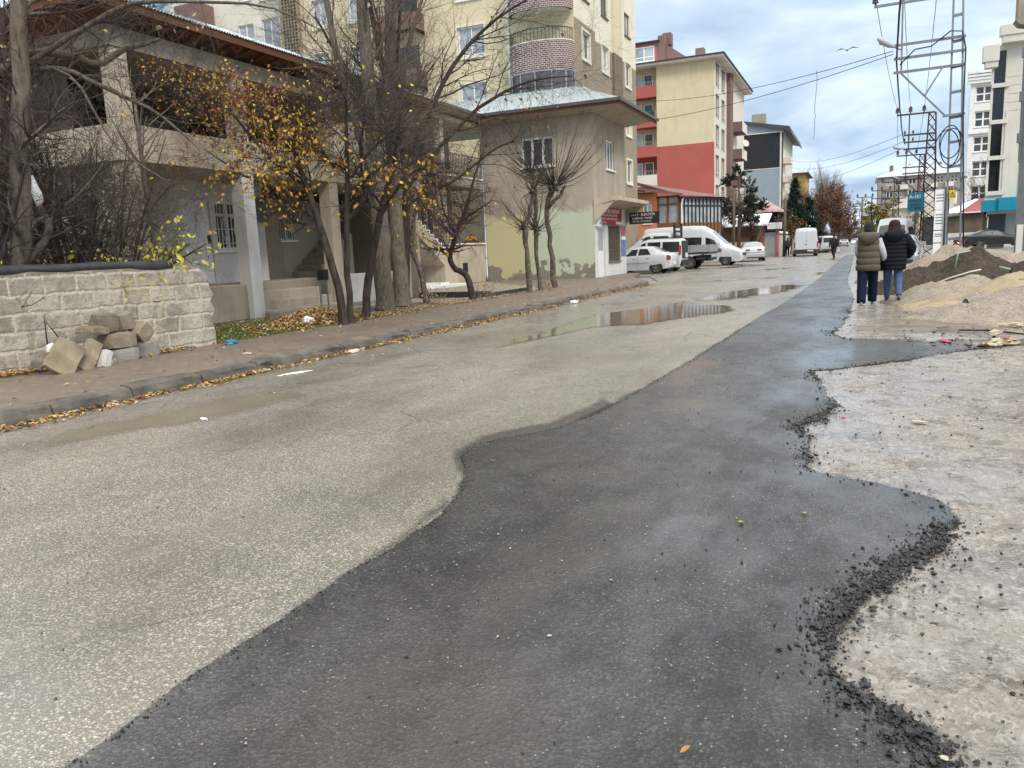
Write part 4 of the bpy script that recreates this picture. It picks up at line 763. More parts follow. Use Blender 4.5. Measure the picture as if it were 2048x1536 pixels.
# ------------------------------------------------------------------ orange house with glazed veranda
h = thing('veranda_house', 'small orange house with maroon roof and timber glazed veranda behind the minibus', 'house', (-13, 63, 0))
fc = cam_side(61.5); mb = MB(); fc.wall(mb, -22, -14.6, 0, 5.6, [(-15.7, -15.0, 3.2, 4.7)], .12); mb.build('wall', K['orange'], h); fc.window(h, -15.7, -15.0, 3.2, 4.7, -.05, K['pvc'], K['glass_c'], 2, .09)
mb = MB(); fc.box(mb, -14.59, -12.85, .2, 3.2, -.1, 0)
for x in (-14.5, -13.75, -12.9): fc.box(mb, x-.06, x+.06, 3.2, 5.2, -.08, .03)
fc.box(mb, -14.59, -12.85, 4.55, 4.65, -.06, .02); fc.box(mb, -14.59, -12.85, 5.1, 5.25, -.08, .03); vp = mb.build('veranda', K['wood2'], h)
f2 = Fr((-12.75, 61.5, 0), Vector((2.35, 4.2, 0)).normalized(), Vector((4.2, -2.35, 0)).normalized()); mb = MB(); Lw = 4.9
f2.box(mb, 0, Lw, 2.35, 3.15, -.08, 0, 0); f2.box(mb, 0, Lw, 0, 1.0, -.08, 0, 0)
for i in range(12): a = Lw*i/11; f2.box(mb, a-.04, a+.04, 1.0, 5.0, -.1, .03, 1)
f2.box(mb, 0, Lw, 4.4, 4.5, -.06, .02, 1); f2.box(mb, -.1, Lw+.2, 4.95, 5.12, -.1, .25, 1); mb.build('veranda_side', [K['wood2'], K['iron']], h)
mb = MB(); fc.box(mb, -14.55, -12.9, 3.2, 5.1, -.09, -.085); f2.box(mb, .05, Lw, 3.15, 4.95, -.07, -.06); f2.box(mb, .05, Lw, 1.0, 2.35, -.07, -.06); mb.build('veranda_glass', K['glass_c'], h)
mb = MB(); mb.add([(-22, 60.7, 7.4), (-17.5, 60.7, 6.9), (-9.8, 65.8, 5.1), (-12.6, 60.9, 5.22), (-22, 66, 7.8), (-22, 60.9, 5.0), (-14.9, 60.9, 5.0)], [(0,1,3,2,4)]); mb.prism([(-22, 6.95), (-12.5, 5.15), (-12.4, 5.3), (-22, 7.2)], 60.6, 60.8, 'y'); mb.add([(-22, 60.6, 5.9), (-15.8, 60.6, 5.35), (-14.6, 61.6, 5.5), (-22, 61.6, 6.3)], [(0,1,2,3)]); mb.build('roof', K['maroon'], h)
mb = MB(); mb.tube([f2.p(.02, 5.0, .2), f2.p(.02, 4.6, .07), f2.p(.02, .3, .07)], .07, 7); mb.build('downpipe', K['white'], h)

# ------------------------------------------------------------------ garden wall, gate, sheds between the red and the charcoal blocks
h = thing('tin_roof_house', 'low dark house with a snow-dusted red tin roof behind the big pine', 'house', (-14, 104, 0)); mb = MB(); mb.box(-20, -9.2, 100, 112, 0, 5.0); mb.build('wall', K['slate'], h); mb = MB(); mb.add([(-21, 99.3, 4.9), (-8.6, 99.3, 4.9), (-11, 106, 6.6), (-21, 106, 6.8), (-8.6, 112, 4.9)], [(0,1,2,3), (1,4,2)]); mb.build('roof', mat('snowy_red_tin', (.50, .36, .36), (.38, .16, .15), .5, 6, .5), h); cam_side(100).window(h, -12.2, -11.2, 3.0, 4.2, .03, K['iron'], K['glass_c'], 2, .08)
h = thing('white_roof_shed', 'long low shed with snow-white sloping roof behind the silver hatchback', 'shed', (-12, 84, 0)); mb = MB(); mb.box(-15.5, -9.4, 82, 86, 0, 3.0); mb.build('wall', K['rust'], h); mb = MB(); mb.prism([(81.2, 3.0), (81.2, 3.12), (85.5, 4.3), (85.5, 4.15)], -15.8, -8.4, 'x'); mb.build('roof', K['snow'], h)
h = thing('gatehouse', 'narrow gateway with grey door between salmon jambs in the garden wall', 'gateway', (-7.9, 80, 0)); mb = MB(); mb.box(-8.75, -8.5, 79.6, 79.9, 0, 2.9); mb.box(-7.45, -7.2, 79.6, 79.9, 0, 2.9); mb.build('jamb', K['reds'], h); mb = MB(); mb.box(-8.49, -7.46, 79.7, 79.8, .2, 2.3); mb.build('door', K['shutter'], h); mb = MB(); mb.box(-8.2, -6.9, 79.2, 79.59, 2.6, 3.2); mb.build('wall_box', K['white'], h)
h = thing('garden_wall', 'pale panelled garden wall with small square pillars beside the white panel van', 'wall', (-7, 88, 0)); mb = MB()
for i in range(9):
    y = 80.5+2.4*i; mb.box(-7.3, -7.0, y, y+.3, 0, 2.0, 0); mb.box(-7.22, -7.08, y+.3, y+2.4, 0, 1.55, 1)
mb.box(-15.5, -8.76, 79.75, 79.9, 0, 1.5, 1); mb.build('masonry', [K['stone'], K['offw']], h)
wl = None
for i in range(4):
    y = 80.65+2.4*i; t = thing('wall_lamp', ['round white lamp on the garden wall pillar nearest the gateway', 'round white lamp on the second pillar of the garden wall', 'round white lamp on the third pillar of the garden wall', 'round white lamp on the pillar beside the white panel van'][i], 'lamp', (-7.15, y, 2.0), 'garden wall lamps')
    mb = MB(); mb.ball((-7.15, y, 2.24), .15, 0, 10, 7); mb.build('globe', K['white'], t, smooth=True); mb = MB(); mb.cyl((-7.15, y, 2.001), (-7.15, y, 2.1), .06, n=8); mb.build('base', K['iron'], t)

# ------------------------------------------------------------------ right-hand side buildings
h = thing('corner_building', 'nearest right-hand building with a dark timber bay, seen only as a strip', 'building', (9, 54, 0))
fc = cam_side(50.3); mb = MB(); fc.box(mb, 7.66, 7.95, 0, 1.75, 0, .2, 0); fc.wall(mb, 7.6, 20, 0, 12.2, [(7.85, 13, 5.2, 11.4)], .2, 1); mb.add([(7.6,50.3,0),(9.6,62,0),(9.6,62,12.2),(7.6,50.3,12.2)],[(0,1,2,3)],1); mb.build('wall', [K['stone'], K['greyp']], h)
mb = MB(); fc.box(mb, 7.85, 13, 5.2, 11.4, -.15, -.1); mb.build('timber_bay', m_plank('dark_red_timber', (.10, .028, .018), (.06, .02, .014), 0), h)
mb = MB(); mb.cyl((7.55, 50.1, 5.0), (7.5, 50.1, 12.2), .05, n=6); mb.cyl((7.7, 50.15, 5.2), (7.7, 50.15, 12.2), .035, n=6)
for z in (6, 8.1, 10.3): mb.box(7.4, 7.56, 50.0, 50.2, z, z+.5)
mb.build('pipe', K['greyp'], h); mb = MB(); mb.box(7.1, 20, 50.0, 50.9, 12.2, 13.6); mb.box(7.03, 20, 49.95, 51.0, 13.601, 13.9); mb.prism([(7.0, 12.2), (7.6, 12.2), (7.6, 11.85), (7.2, 11.95)], 49.98, 50.9, 'y'); mb.build('cornice', K['conc'], h)
h = thing('shop_block', 'pale stone-clad block with dark stair windows above a teal blue shop canopy', 'apartment block', (14, 88, 0))
fc = cam_side(82.5); hw = [(10.2, 11.05, 5.0+3.05*i, 7.7+3.05*i) for i in range(4)]; mb = MB(); fc.wall(mb, 10.0, 26, 3.0, 17.3, hw, .3); mb.add([(10,82.5,3),(11.9,96,3),(11.9,96,17.3),(10,82.5,17.3)],[(0,1,2,3)]); mb.build('wall', K['stone'], h)
for q in hw:
    mb = MB(); fc.box(mb, *q, -.28, -.25); w_ = mb.build('window', K['glass_d'], h); mb = MB(); fc.box(mb, q[0]-.15, q[1]+.35, q[2]-.36, q[2]-.02, .0, .2); mb.build('sill', K['stone'], w_)
mb = MB()
for z in (14.6, 13.9, 13.2, 12.5, 11.8): fc.box(mb, 11.3, 25, z, z+.05, 0, .03)
fc.box(mb, 11.25, 11.4, 4.2, 11.8, 0, .08); fc.box(mb, 12.5, 12.65, 4.2, 11.8, 0, .08); mb.build('moulding', K['stone'], h)
mb = MB(); fc.box(mb, 9.4, 10.35, 15.4, 15.9, 0, .9); fc.box(mb, 9.2, 10.4, 15.9, 17.2, 0, 1.0); mb.build('cornice', K['stone'], h); mb = MB(); fc.box(mb, 10.6, 26, 17.3, 17.9, 0, .9); fc.box(mb, 10.4, 26, 17.9, 18.7, 0, 1.0); mb.build('cornice', K['stone'], h)
mb = MB(); fc.box(mb, 9.75, 10.9, 3.2, 4.2, .0, 1.3); fc.box(mb, 10.9, 22, 3.25, 4.35, .0, 1.5); mb.build('canopy', K['blue'], h)
mb = MB(); fc.box(mb, 10.4, 11.7, 0, 3.2, -.2, -.05); mb.build('dark_pier', K['charcoal'], h); mb = MB(); fc.box(mb, 11.7, 22, .3, 2.8, -.25, -.2); fc.box(mb, 11.7, 22, 2.8, 3.2, -.25, -.1); mb.build('shutter', K['shutter'], h)
mb = MB(); fc.box(mb, 9.95, 10.2, 0, 3.2, -.2, 0); mb.build('door_post', K['rust'], h); mb = MB(); fc.box(mb, 9.0, 9.45, .2, 1.35, -.5, 0); mb.build('stacked_crate', K['rust'], h)
h = thing('apartment_block', 'white apartment block with paired windows and ribbed cornice beyond the ladder pole', 'apartment block', (16, 128, 0))
fc = cam_side(120); hw = [(12.9, 14.9, z, z+2.0) for z in (17.9, 14.8, 11.7, 8.6, 5.5)]; mb = MB(); fc.wall(mb, 12.3, 24, 0, 20.2, hw, .5); mb.add([(12.3,120,0),(14.2,140,0),(14.2,140,20.2),(12.3,120,20.2)],[(0,1,2,3)]); mb.build('wall', K['white'], h)
for q in hw: fc.window(h, *q, -.3, K['pvc'], K['glass_g'], 2, .16, .5); 
mb = MB(); [fc.box(mb, 11.9-.0*i, 16, 20.2+.38*i, 20.5+.38*i, 0, .4+.1*i) for i in range(4)]; mb.build('cornice', K['white'], h); mb = MB(); fc.box(mb, 12.2, 16, 14.0, 14.3, 0, .25); mb.build('string_course', K['white'], h)
h = thing('red_roof_shed', 'low grey workshop with a red sheet-metal roof behind the black car', 'workshop', (11, 103, 0)); mb = MB(); fc = cam_side(100); fc.wall(mb, 8.2, 14, 0, 1.5, [], .1, 1); fc.wall(mb, 8.2, 14, 1.5, 3.6, [(12.5, 13.3, 2.0, 3.1)], .1, 0); mb.box(8.18, 8.2, 100, 110, 0, 3.6, 0); mb.build('wall', [K['dim'], K['offw']], h); fc.window(h, 12.5, 13.3, 2.0, 3.1, .02, K['pvc'], K['glass'], 1, .1)
mb = MB(); V, f = corrugated((7.9, 99.5, 3.6), (14.2, 99.5, 3.6), (11.8, 104, 5.2), (14.2, 104, 5.2), .3, .05); mb.add(V, f); mb.build('roof', K['rosetile'], h, fix=False); mb = MB(); mb.add([(7.9, 99.46, 3.68), (9.7, 99.46, 3.68), (12.0, 103.6, 5.15), (11.7, 103.8, 5.22)], [(0,1,2,3)]); mb.bar((7.9, 99.5, 3.66), (14.2, 99.5, 3.66), .12, .12); mb.build('snow_patch', K['snow'], h)
h = thing('low_white_house', 'low white house with a pale pink roof beyond the lattice poles', 'house', (11, 160, 0)); mb = MB(); mb.box(5.2, 14, 150, 165, 0, 6.4); mb.build('wall', K['offw'], h); mb = MB(); mb.prism([(4.2, 6.0), (9.3, 8.5), (14.2, 8.6), (14.2, 6.3)], 149.4, 165, 'y'); mb.build('roof', mat('snowy_pink_roof', (.72, .56, .54), (.75, .72, .72), .4, 5, .6), h)
h = thing('storehouse', 'flat pale storehouse with a dark doorway left of the notice totem', 'storehouse', (9, 118, 0)); mb = MB(); fc = cam_side(115); fc.wall(mb, 6.8, 10.6, 0, 6.0, [(7.1, 8.7, .1, 3.7)], .3); mb.box(6.78, 6.8, 115, 125, 0, 6); mb.build('wall', K['offw'], h); mb = MB(); fc.box(mb, 7.1, 8.7, .1, 3.7, -.35, -.3); mb.build('doorway', K['charcoal'], h)
h = thing('apartment_block', 'distant grey-lilac apartment block with snowy roof behind the poles', 'apartment block', (12, 212, 0)); fc = cam_side(205)
hw = [(a, a+1.5, z, z+1.5) for a in (5.0, 6.8, 9.6, 12.4, 15.2, 18.0) for z in (4.5, 7.4, 10.3, 13.0)]; mb = MB(); fc.wall(mb, 3.4, 20.5, 0, 15, hw, .25); mb.box(3.38, 3.4, 205, 225, 0, 15); mb.build('wall', K['greyc'], h)
for i, q in enumerate(hw): fc.window(h, *q, -.15, K['offw'], K['glass_d'] if i % 3 else K['glass_c'], 2, .14)
for a in (7.9, 13.8, 17.0):
    for z in (3.4, 6.3, 9.2, 12.0): mb = MB(); fc.box(mb, a, a+1.6, z, z+1.0, 0, 1.1); mb.build('balcony', K['offw'], h)
mb = MB(); [fc.box(mb, a, a+.5, 0, 15, 0, .1) for a in (8.9, 11.6)]; mb.build('dark_pier', K['mauve'], h)
mb = MB(); mb.prism([(2.8, 15), (3.2, 15.3), (12, 18.0), (21, 15.3), (21, 15)], 204.3, 226, 'y'); mb.build('roof', K['snow'], h)
for x in (5.6, 9.5, 15.4): mb = MB(); mb.box(x, x+.8, 206, 207, 15.6, 17.6); mb.build('chimney', K['mauve'], h)
h = thing('minaret', 'slender pale minaret far down the street between the bare trees', 'minaret', (2, 420, 0)); mb = MB(); mb.tube([(1.2, 430, 0), (1.2, 430, 3), (1.2, 430, 3.2), (1.2, 430, 14), (1.2, 430, 14.2), (1.2, 430, 15.2), (1.2, 430, 15.3), (1.2, 430, 19), (1.2, 430, 24)], [1.6, 1.6, 1.2, 1.1, 2.0, 2.0, .9, .9, .05], 12); mb.build('tower', K['offw'], h)
for i, (x, y, w_, hh, lab) in enumerate([(-2, 380, 14, 6, 'distant low grey house closing the street, nearest the minaret'), (14, 300, 16, 9, 'distant beige house right of the minaret behind the lattice poles'), (-30, 330, 18, 8, 'distant pale house behind the brown poplars')]):
    h = thing('house', lab, 'house', (x, y, 0)); mb = MB(); mb.box(x-w_/2, x+w_/2, y, y+12, 0, hh); mb.build('wall', K['greyc'] if i != 1 else K['offw'], h); mb = MB(); mb.prism([(x-w_/2-.5, hh), (x, hh+2.4), (x+w_/2+.5, hh)], y-.6, y+12.5, 'y'); mb.build('roof', K['maroon'] if i else K['snow'], h)
# ------------------------------------------------------------------ vehicles
def paint(name, c, metal=0, rough=.32):
    g = NG(name); d = g.ramp(g.noise(2.5, 6, .65), [(.45, 0), (.8, 1)]); c2 = tuple(x*.74+(.03 if x > .1 else .004) for x in c)
    return g.done(g.mix(g.math('MULTIPLY', d, .6), c, c2), g.lerp(d, rough, rough+.25), None, .5, metal, .5, .08)
VM = dict(white=paint('white_car_paint', (.56, .58, .60)), silver=paint('silver_car_paint', (.46, .47, .48), .45), black=paint('black_car_paint', (.012, .013, .015)), grey=paint('grey_car_paint', (.33, .34, .35), .45),
    glass=m_glass('car_glass', (.012, .015, .018), (.03, .035, .04), .04), lglass=m_glass('pale_car_glass', (.20, .25, .28), (.28, .33, .36), .05), tyre=mat('tyre_rubber', (.018, .018, .018), (.03, .028, .026), 8, 4, .85, .2, 60), rim=mat('alloy_rim', (.50, .51, .52), (.35, .36, .37), 5, 3, .3, 0, None, .5, .8), trim=mat('black_trim', (.02, .02, .021), (.03, .03, .03), 5, 3, .55),
    red=mat('tail_lamp_red', (.32, .012, .015), (.22, .01, .012), 9, 2, .15), lamp=mat('clear_lamp', (.62, .65, .68), (.4, .42, .45), 9, 2, .1), plate=mat('number_plate', (.75, .75, .74), (.6, .6, .6), 6, 2, .5), orange=mat('orange_stripe', (.62, .16, .04), None, 3, 2, .4), blue=mat('blue_stripe', (.03, .08, .42), None, 3, 2, .4), grime=mat('dirty_underside', (.03, .027, .024), (.05, .045, .04), 4, 5, .9))
class Car:
    # lofted shell. stations: (x, z_sill, z_belt, z_roof, half_sill, half_belt, half_roof), x = distance from the nose
    def __init__(s, name, label, cat, loc, heading, st, col, group=None, ground=0.0):
        s.t = thing(name, label, cat, (loc[0], loc[1], ground), group); s.h = heading; s.t.rotation_euler = (0, 0, heading)
        s.st = sorted(st); s.xs = np.array([q[0] for q in s.st]); s.A = np.array([q[1:] for q in s.st], float); s.L = s.xs[-1]
        xs = np.linspace(s.xs[0], s.xs[-1], 44); xs = np.unique(np.concatenate([xs, s.xs]))
        U = np.concatenate([np.linspace(0, 5, 26)]); V = []; 
        for x in xs:
            for u in U: V.append(s.pt(x, u, 1))
        n = len(U); nx = len(xs); F_ = [(i*n+j, i*n+j+1, (i+1)*n+j+1, (i+1)*n+j) for i in range(nx-1) for j in range(n-1)]
        mb = MB(); mb.add(V, F_); mb.add([(-p[0], p[1], p[2]) for p in V], [f[::-1] for f in F_]); 
        for e in (0, nx-1):
            R_ = [V[e*n+j] for j in range(n)]; mb.add(R_ + [(-p[0], p[1], p[2]) for p in R_[::-1]], [tuple(range(2*n))])
        me = mb.mesh('body', [col]); bm = bmesh.new(); bm.from_mesh(me); bmesh.ops.remove_doubles(bm, verts=bm.verts, dist=.004); bmesh.ops.recalc_face_normals(bm, faces=bm.faces); bm.to_mesh(me); bm.free()
        me.polygons.foreach_set('use_smooth', [True]*len(me.polygons)); me.update()
        s.body = bpy.data.objects.new('body', me); C.objects.link(s.body); s.body.parent = s.t
    def prm(s, x): return [np.interp(x, s.xs, s.A[:, k]) for k in range(6)]
    def pt(s, x, u, side=1, off=0):
        zs, zb, zr, ws, wb, wr = s.prm(x)
        K_ = [(0, zs), (ws*.97, zs), (ws*1.0, zs+(zb-zs)*.30), (wb, zb), (wr, zr-.05*(zr > zb+.2)-.01), (0, zr+.02)]
        i = min(int(u), 4); t = u-i; p = K_[i]; q = K_[i+1]
        if i == 4: w_ = p[0]+(q[0]-p[0])*t; z_ = p[1]+(q[1]-p[1])*(1-(1-t)**2)
        elif i == 2: w_ = p[0]+(q[0]-p[0])*t + .035*math.sin(t*math.pi); z_ = p[1]+(q[1]-p[1])*t
        else: w_ = p[0]+(q[0]-p[0])*t; z_ = p[1]+(q[1]-p[1])*t
        if off:
            if u < 4.05: w_ += off; z_ += off*.25
            else: z_ += off; 
        return (side*w_, x, z_)
    def panel(s, name, m, xa, xb, u0, u1, sides=(-1, 1), off=.012, nx=8, nu=4, slant=(0, 0), parent=None, each=True):
        obs = []
        for sd in sides:
            mb = MB(); V = []
            for i in range(nx+1):
                for j in range(nu+1):
                    u = u0+(u1-u0)*j/nu; f = j/nu; a = xa+slant[0]*f; b = xb+slant[1]*f; V.append(s.pt(a+(b-a)*i/nx, u, sd, off))
            mb.add(V, [(i*(nu+1)+j, i*(nu+1)+j+1, (i+1)*(nu+1)+j+1, (i+1)*(nu+1)+j) for i in range(nx) for j in range(nu)])
            obs.append(s.add(mb, name, m, parent, True))
        return obs
    def across(s, name, m, xa, xb, w=.94, off=.012, nx=6, nw=8, u=5, parent=None, ua=4.12):
        # panel over the top, between two stations, from side to side
        mb = MB(); V = []
        for i in range(nx+1):
            x = xa+(xb-xa)*i/nx
            for j in range(nw+1):
                t = 2*j/nw-1; V.append(s.pt(x, 5-(5-ua)*abs(t), 1 if t >= 0 else -1, off))
        mb.add(V, [(i*(nw+1)+j, i*(nw+1)+j+1, (i+1)*(nw+1)+j+1, (i+1)*(nw+1)+j) for i in range(nx) for j in range(nw)])
        return s.add(mb, name, m, parent, True)
    def add(s, mb, name, m, parent=None, smooth=False, bevel=0):
        me = mb.mesh(name, m); bm = bmesh.new(); bm.from_mesh(me); bmesh.ops.recalc_face_normals(bm, faces=bm.faces); bm.to_mesh(me); bm.free()
        if smooth: me.polygons.foreach_set('use_smooth', [True]*len(me.polygons))
        o = bpy.data.objects.new(name, me); C.objects.link(o); o.parent = parent or s.t
        if bevel: b = o.modifiers.new('bevel', 'BEVEL'); b.width = bevel; b.segments = 2
        return o
    def box(s, name, m, x0, x1, y0, y1, z0, z1, parent=None, bevel=.012): mb = MB(); mb.box(x0, x1, y0, y1, z0, z1); return s.add(mb, name, m, parent, False, bevel)
    def end_panel(s, name, m, front, u0, u1, t0, t1, off=.02, parent=None):
        # panel on the nose or tail plane, t across (0 centre .. 1 edge)
        y = (s.xs[0]-off) if front else (s.L+off); zs, zb, zr, ws, wb, wr = s.prm(s.xs[0] if front else s.L); mb = MB()
        for sd in ((1, -1) if t0 > 0 else (1,)):
            a, b = (t0, t1) if t0 > 0 else (-t1, t1)
            z0, z1 = zs+(zr-zs)*u0, zs+(zr-zs)*u1; wd = lambda z: np.interp(z, [zs, zb, zr+1e-6], [ws, wb, wr])
            mb2 = MB(); mb2.add([(sd*a*wd(z0), y, z0), (sd*b*wd(z0), y, z0), (sd*b*wd(z1), y, z1), (sd*a*wd(z1), y, z1)] + [(sd*a*wd(z0), y-(-.03 if front else .03), z0), (sd*b*wd(z0), y-(-.03 if front else .03), z0), (sd*b*wd(z1), y-(-.03 if front else .03), z1), (sd*a*wd(z1), y-(-.03 if front else .03), z1)], [(0,1,2,3), (4,7,6,5), (0,4,5,1), (1,5,6,2), (2,6,7,3), (3,7,4,0)])
            o = s.add(mb2, name, m, parent)
        return o
    def wheels(s, ys, r=.31, w=.2, inset=.0, spokes=5, steel=False, ws=None):
        for y in ys:
            for sd in (-1, 1):
                half = ws or s.prm(y)[3]; xo = sd*(half+.012-inset); xi = sd*(half-w-inset); mb = MB(); n = 24
                pr = [(xi, r*.6), (xi, r*.94), (xi+sd*.03, r), (xo-sd*.03, r), (xo, r*.94), (xo-sd*.008, r*.66)]
                V = [(x, y+rr*math.cos(2*math.pi*k/n), r+rr*math.sin(2*math.pi*k/n)) for x, rr in pr for k in range(n)]
                mb.add(V, [(i*n+k, i*n+(k+1) % n, (i+1)*n+(k+1) % n, (i+1)*n+k) for i in range(len(pr)-1) for k in range(n)])
                t = s.add(mb, 'wheel', VM['tyre'], None, True); mb = MB(); xr = xo-sd*.012
                ring = [(xr, y+r*.66*math.cos(2*math.pi*k/n), r+r*.66*math.sin(2*math.pi*k/n)) for k in range(n)] + [(xr, y+r*.56*math.cos(2*math.pi*k/n), r+r*.56*math.sin(2*math.pi*k/n)) for k in range(n)] + [(xr-sd*.06, y+r*.54*math.cos(2*math.pi*k/n), r+r*.54*math.sin(2*math.pi*k/n)) for k in range(n)]
                mb.add(ring, [(i*n+k, i*n+(k+1) % n, (i+1)*n+(k+1) % n, (i+1)*n+k) for i in range(2) for k in range(n)])
                for k in range(spokes):
                    a = 2*math.pi*k/spokes+.3; mb.bar((xr-sd*.012, y, r), (xr-sd*.012, y+r*.6*math.cos(a), r+r*.6*math.sin(a)), .03, r*.24, up=(1,0,0))
                mb.cyl((xr-sd*.03, y, r), (xr+sd*.004, y, r), r*.17, n=10)
                if steel: mb.cyl((xr-sd*.05, y, r), (xr-sd*.02, y, r), r*.5, n=18)
                s.add(mb, 'rim', VM['rim'], t); mb = MB(); mb.cyl((xr-sd*.075, y, r), (xr-sd*.07, y, r), r*.62, n=18); s.add(mb, 'hub', VM['trim'], t)
                mb = MB(); n2 = 20; q = []
                for k in range(n2+1):
                    a = math.pi*(k/n2*1.16-.08); yy = y+(r+.055)*math.cos(a); zz = r+(r+.055)*math.sin(a); q.append((sd*(half+.008), yy, max(zz, s.prm(y)[0]-.02)))
                mb.add(q, [tuple(range(n2+1))]); s.add(mb, 'wheel_arch', VM['trim'])
def place(c, nose, tail):
    # nose and tail ground points -> origin at the nose, local +y runs to the tail
    d = Vector((tail[0]-nose[0], tail[1]-nose[1])); c.t.location = (nose[0], nose[1], c.t.location.z); c.t.rotation_euler = (0, 0, math.atan2(d.y, d.x)-math.pi/2)
HB = [(0, .35, .52, .54, .60, .62, .55), (.06, .24, .62, .66, .74, .74, .66), (.5, .20, .70, .80, .82, .82, .70), (1.15, .19, .86, .95, .84, .84, .68), (1.25, .19, .88, .99, .84, .84, .66), (2.05, .19, .92, 1.40, .84, .84, .60), (2.6, .19, .94, 1.44, .84, .84, .60), (3.2, .20, .96, 1.40, .84, .84, .58), (3.85, .24, .98, 1.08, .83, .82, .62), (4.1, .30, .95, 1.03, .76, .78, .62), (4.17, .38, .88, .92, .70, .72, .62)]
# white fastback saloon parked nose-in
c = Car('parked_car', 'white five-door fastback car with alloy wheels, parked nearest the shop corner', 'car', (0, 0), 0, HB, VM['white'], 'vehicles parked across the side street'); place(c, (-13.2, 42.0), (-9.03, 41.9))
c.panel('side_window', VM['glass'], 1.62, 2.32, 3.12, 3.86, slant=(.42, .06)); c.panel('side_window', VM['glass'], 2.42, 3.10, 3.12, 3.86, slant=(.04, -.22)); c.across('rear_window', VM['glass'], 3.2, 3.82); c.across('windscreen', VM['glass'], 1.3, 2.02)
c.wheels((.82, 3.38), .305, .19); c.panel('bumper', VM['white'], 3.86, 4.17, 1.1, 2.0, off=.025); c.panel('tail_lamp', VM['red'], 3.95, 4.155, 2.45, 2.98, off=.012, nx=3); c.panel('rub_strip', VM['trim'], 1.1, 3.0, 2.28, 2.31, off=.012); c.panel('sill', VM['white'], 1.2, 3.0, 1.0, 1.35, off=.02)
for x in (2.28, 3.02): c.panel('door_handle', VM['grey'], x-.14, x, 2.72, 2.79, off=.02, nx=2, nu=1)
for x in (1.35, 2.37): c.panel('door_seam', VM['trim'], x, x+.012, 1.3, 3.0, off=.006, nx=1)
c.end_panel('number_plate', VM['plate'], False, .12, .42, 0, .36)
def van_st(L, Hr, w, nose, belt=1.05, sl=.22, hood=1.0, rake=.85, rw=.78):
    return [(0, .38, hood*.62, hood*.66, w*.72, w*.75, w*.66), (.08, .28, hood*.82, hood*.86, w*.9, w*.92, w*.8), (nose*.9, sl, belt*.98, hood+.10, w, w, w*.82), (nose, sl, belt, hood+.16, w, w, w*.8), (nose+rake, sl, belt, Hr-.10, w, w*.99, w*rw), (nose+rake+.35, sl, belt, Hr, w, w*.99, w*rw), (L*.7, sl, belt, Hr, w, w*.99, w*rw), (L-.12, sl, belt, Hr-.03, w, w*.99, w*rw), (L, sl+.1, belt, Hr-.12, w*.97, w*.96, w*rw*.96)]
c = Car('minivan', 'small white minivan with dark tailgate and roof bars between the fastback and the dropside truck', 'minivan', (0, 0), 0, van_st(4.25, 1.82, .86, 1.05, 1.02, .22, .98), VM['white'], 'vehicles parked across the side street'); place(c, (-13.3, 44.8), (-9.06, 44.7))
c.panel('side_window', VM['glass'], 1.55, 2.2, 3.08, 3.85, slant=(.45, 0)); c.panel('side_window', VM['glass'], 2.32, 3.05, 3.08, 3.85); c.panel('side_window', VM['glass'], 3.18, 4.12, 3.08, 3.85); c.across('windscreen', VM['glass'], 1.15, 1.85); c.wheels((.85, 3.5), .31, .2)
c.box('tailgate', VM['trim'], -.72, .72, 4.235, 4.27, .72, 1.68); c.box('bumper', VM['trim'], -.84, .84, 4.15, 4.34, .30, .62); c.box('number_plate', VM['plate'], -.6, -.05, 4.272, 4.28, .75, 1.0); c.panel('tail_lamp', VM['red'], 4.1, 4.24, 2.75, 3.6, off=.02, nx=2); c.box('roof_bar', VM['trim'], .58, .63, 1.9, 4.0, 1.83, 1.88); c.box('roof_bar', VM['trim'], -.63, -.58, 1.9, 4.0, 1.83, 1.88)
# crew-cab dropside truck
cab = van_st(3.35, 2.25, .98, .75, 1.35, .45, 1.25, .8)
c = Car('dropside_truck', 'white crew-cab truck with grey dropside bed, its tail toward the road', 'truck', (0, 0), 0, cab, VM['white'], 'vehicles parked across the side street'); place(c, (-13.6, 48.1), (-8.0, 47.9))
c.panel('side_window', VM['glass'], 1.15, 2.0, 3.06, 3.8, slant=(.5, 0)); c.panel('side_window', VM['glass'], 2.2, 3.1, 3.06, 3.8); c.across('windscreen', VM['lglass'], .85, 1.5); c.wheels((.85,), .36, .22, 0, 5, True); c.wheels((4.35,), .36, .26, 0, 5, True, .95)
b = c.box('load_bed', VM['grime'], -1.0, 1.0, 3.4, 5.65, .86, .98); mb = MB()
for sd in (-1, 1):
    for i in range(4): mb.box(sd*1.0-.02, sd*1.0+.02, 3.42, 5.64, .99+.105*i, 1.085+.105*i)
for i in range(4): mb.box(-.97, .97, 5.62, 5.66, .99+.105*i, 1.085+.105*i)
for y in (3.45, 4.5, 5.6):
    for sd in (-1, 1): mb.box(sd*1.035-.02, sd*1.035+.02, y-.03, y+.03, .95, 1.42)
c.add(mb, 'dropside', VM['silver'], b); mb = MB()
for x in (-.85, .85): mb.box(x-.06, x+.06, 3.42, 3.54, 1.0, 2.75)
for z in (1.9, 2.2, 2.45): mb.box(-.8, .8, 3.44, 3.52, z, z+.12)
c.add(mb, 'headboard_rack', VM['trim'], b); mb = MB(); mb.box(-.4, .4, .8, 5.5, .45, .62); mb.box(-.9, .9, 5.5, 5.62, .5, .66); mb.cyl((-.9, 3.9, .55), (-.3, 3.9, .55), .2); mb.box(-.85, .85, 4.75, 5.3, .55, .8); c.add(mb, 'chassis', VM['grime']); c.box('mudguard', VM['trim'], -.97, -.6, 4.78, 4.82, .3, .85)
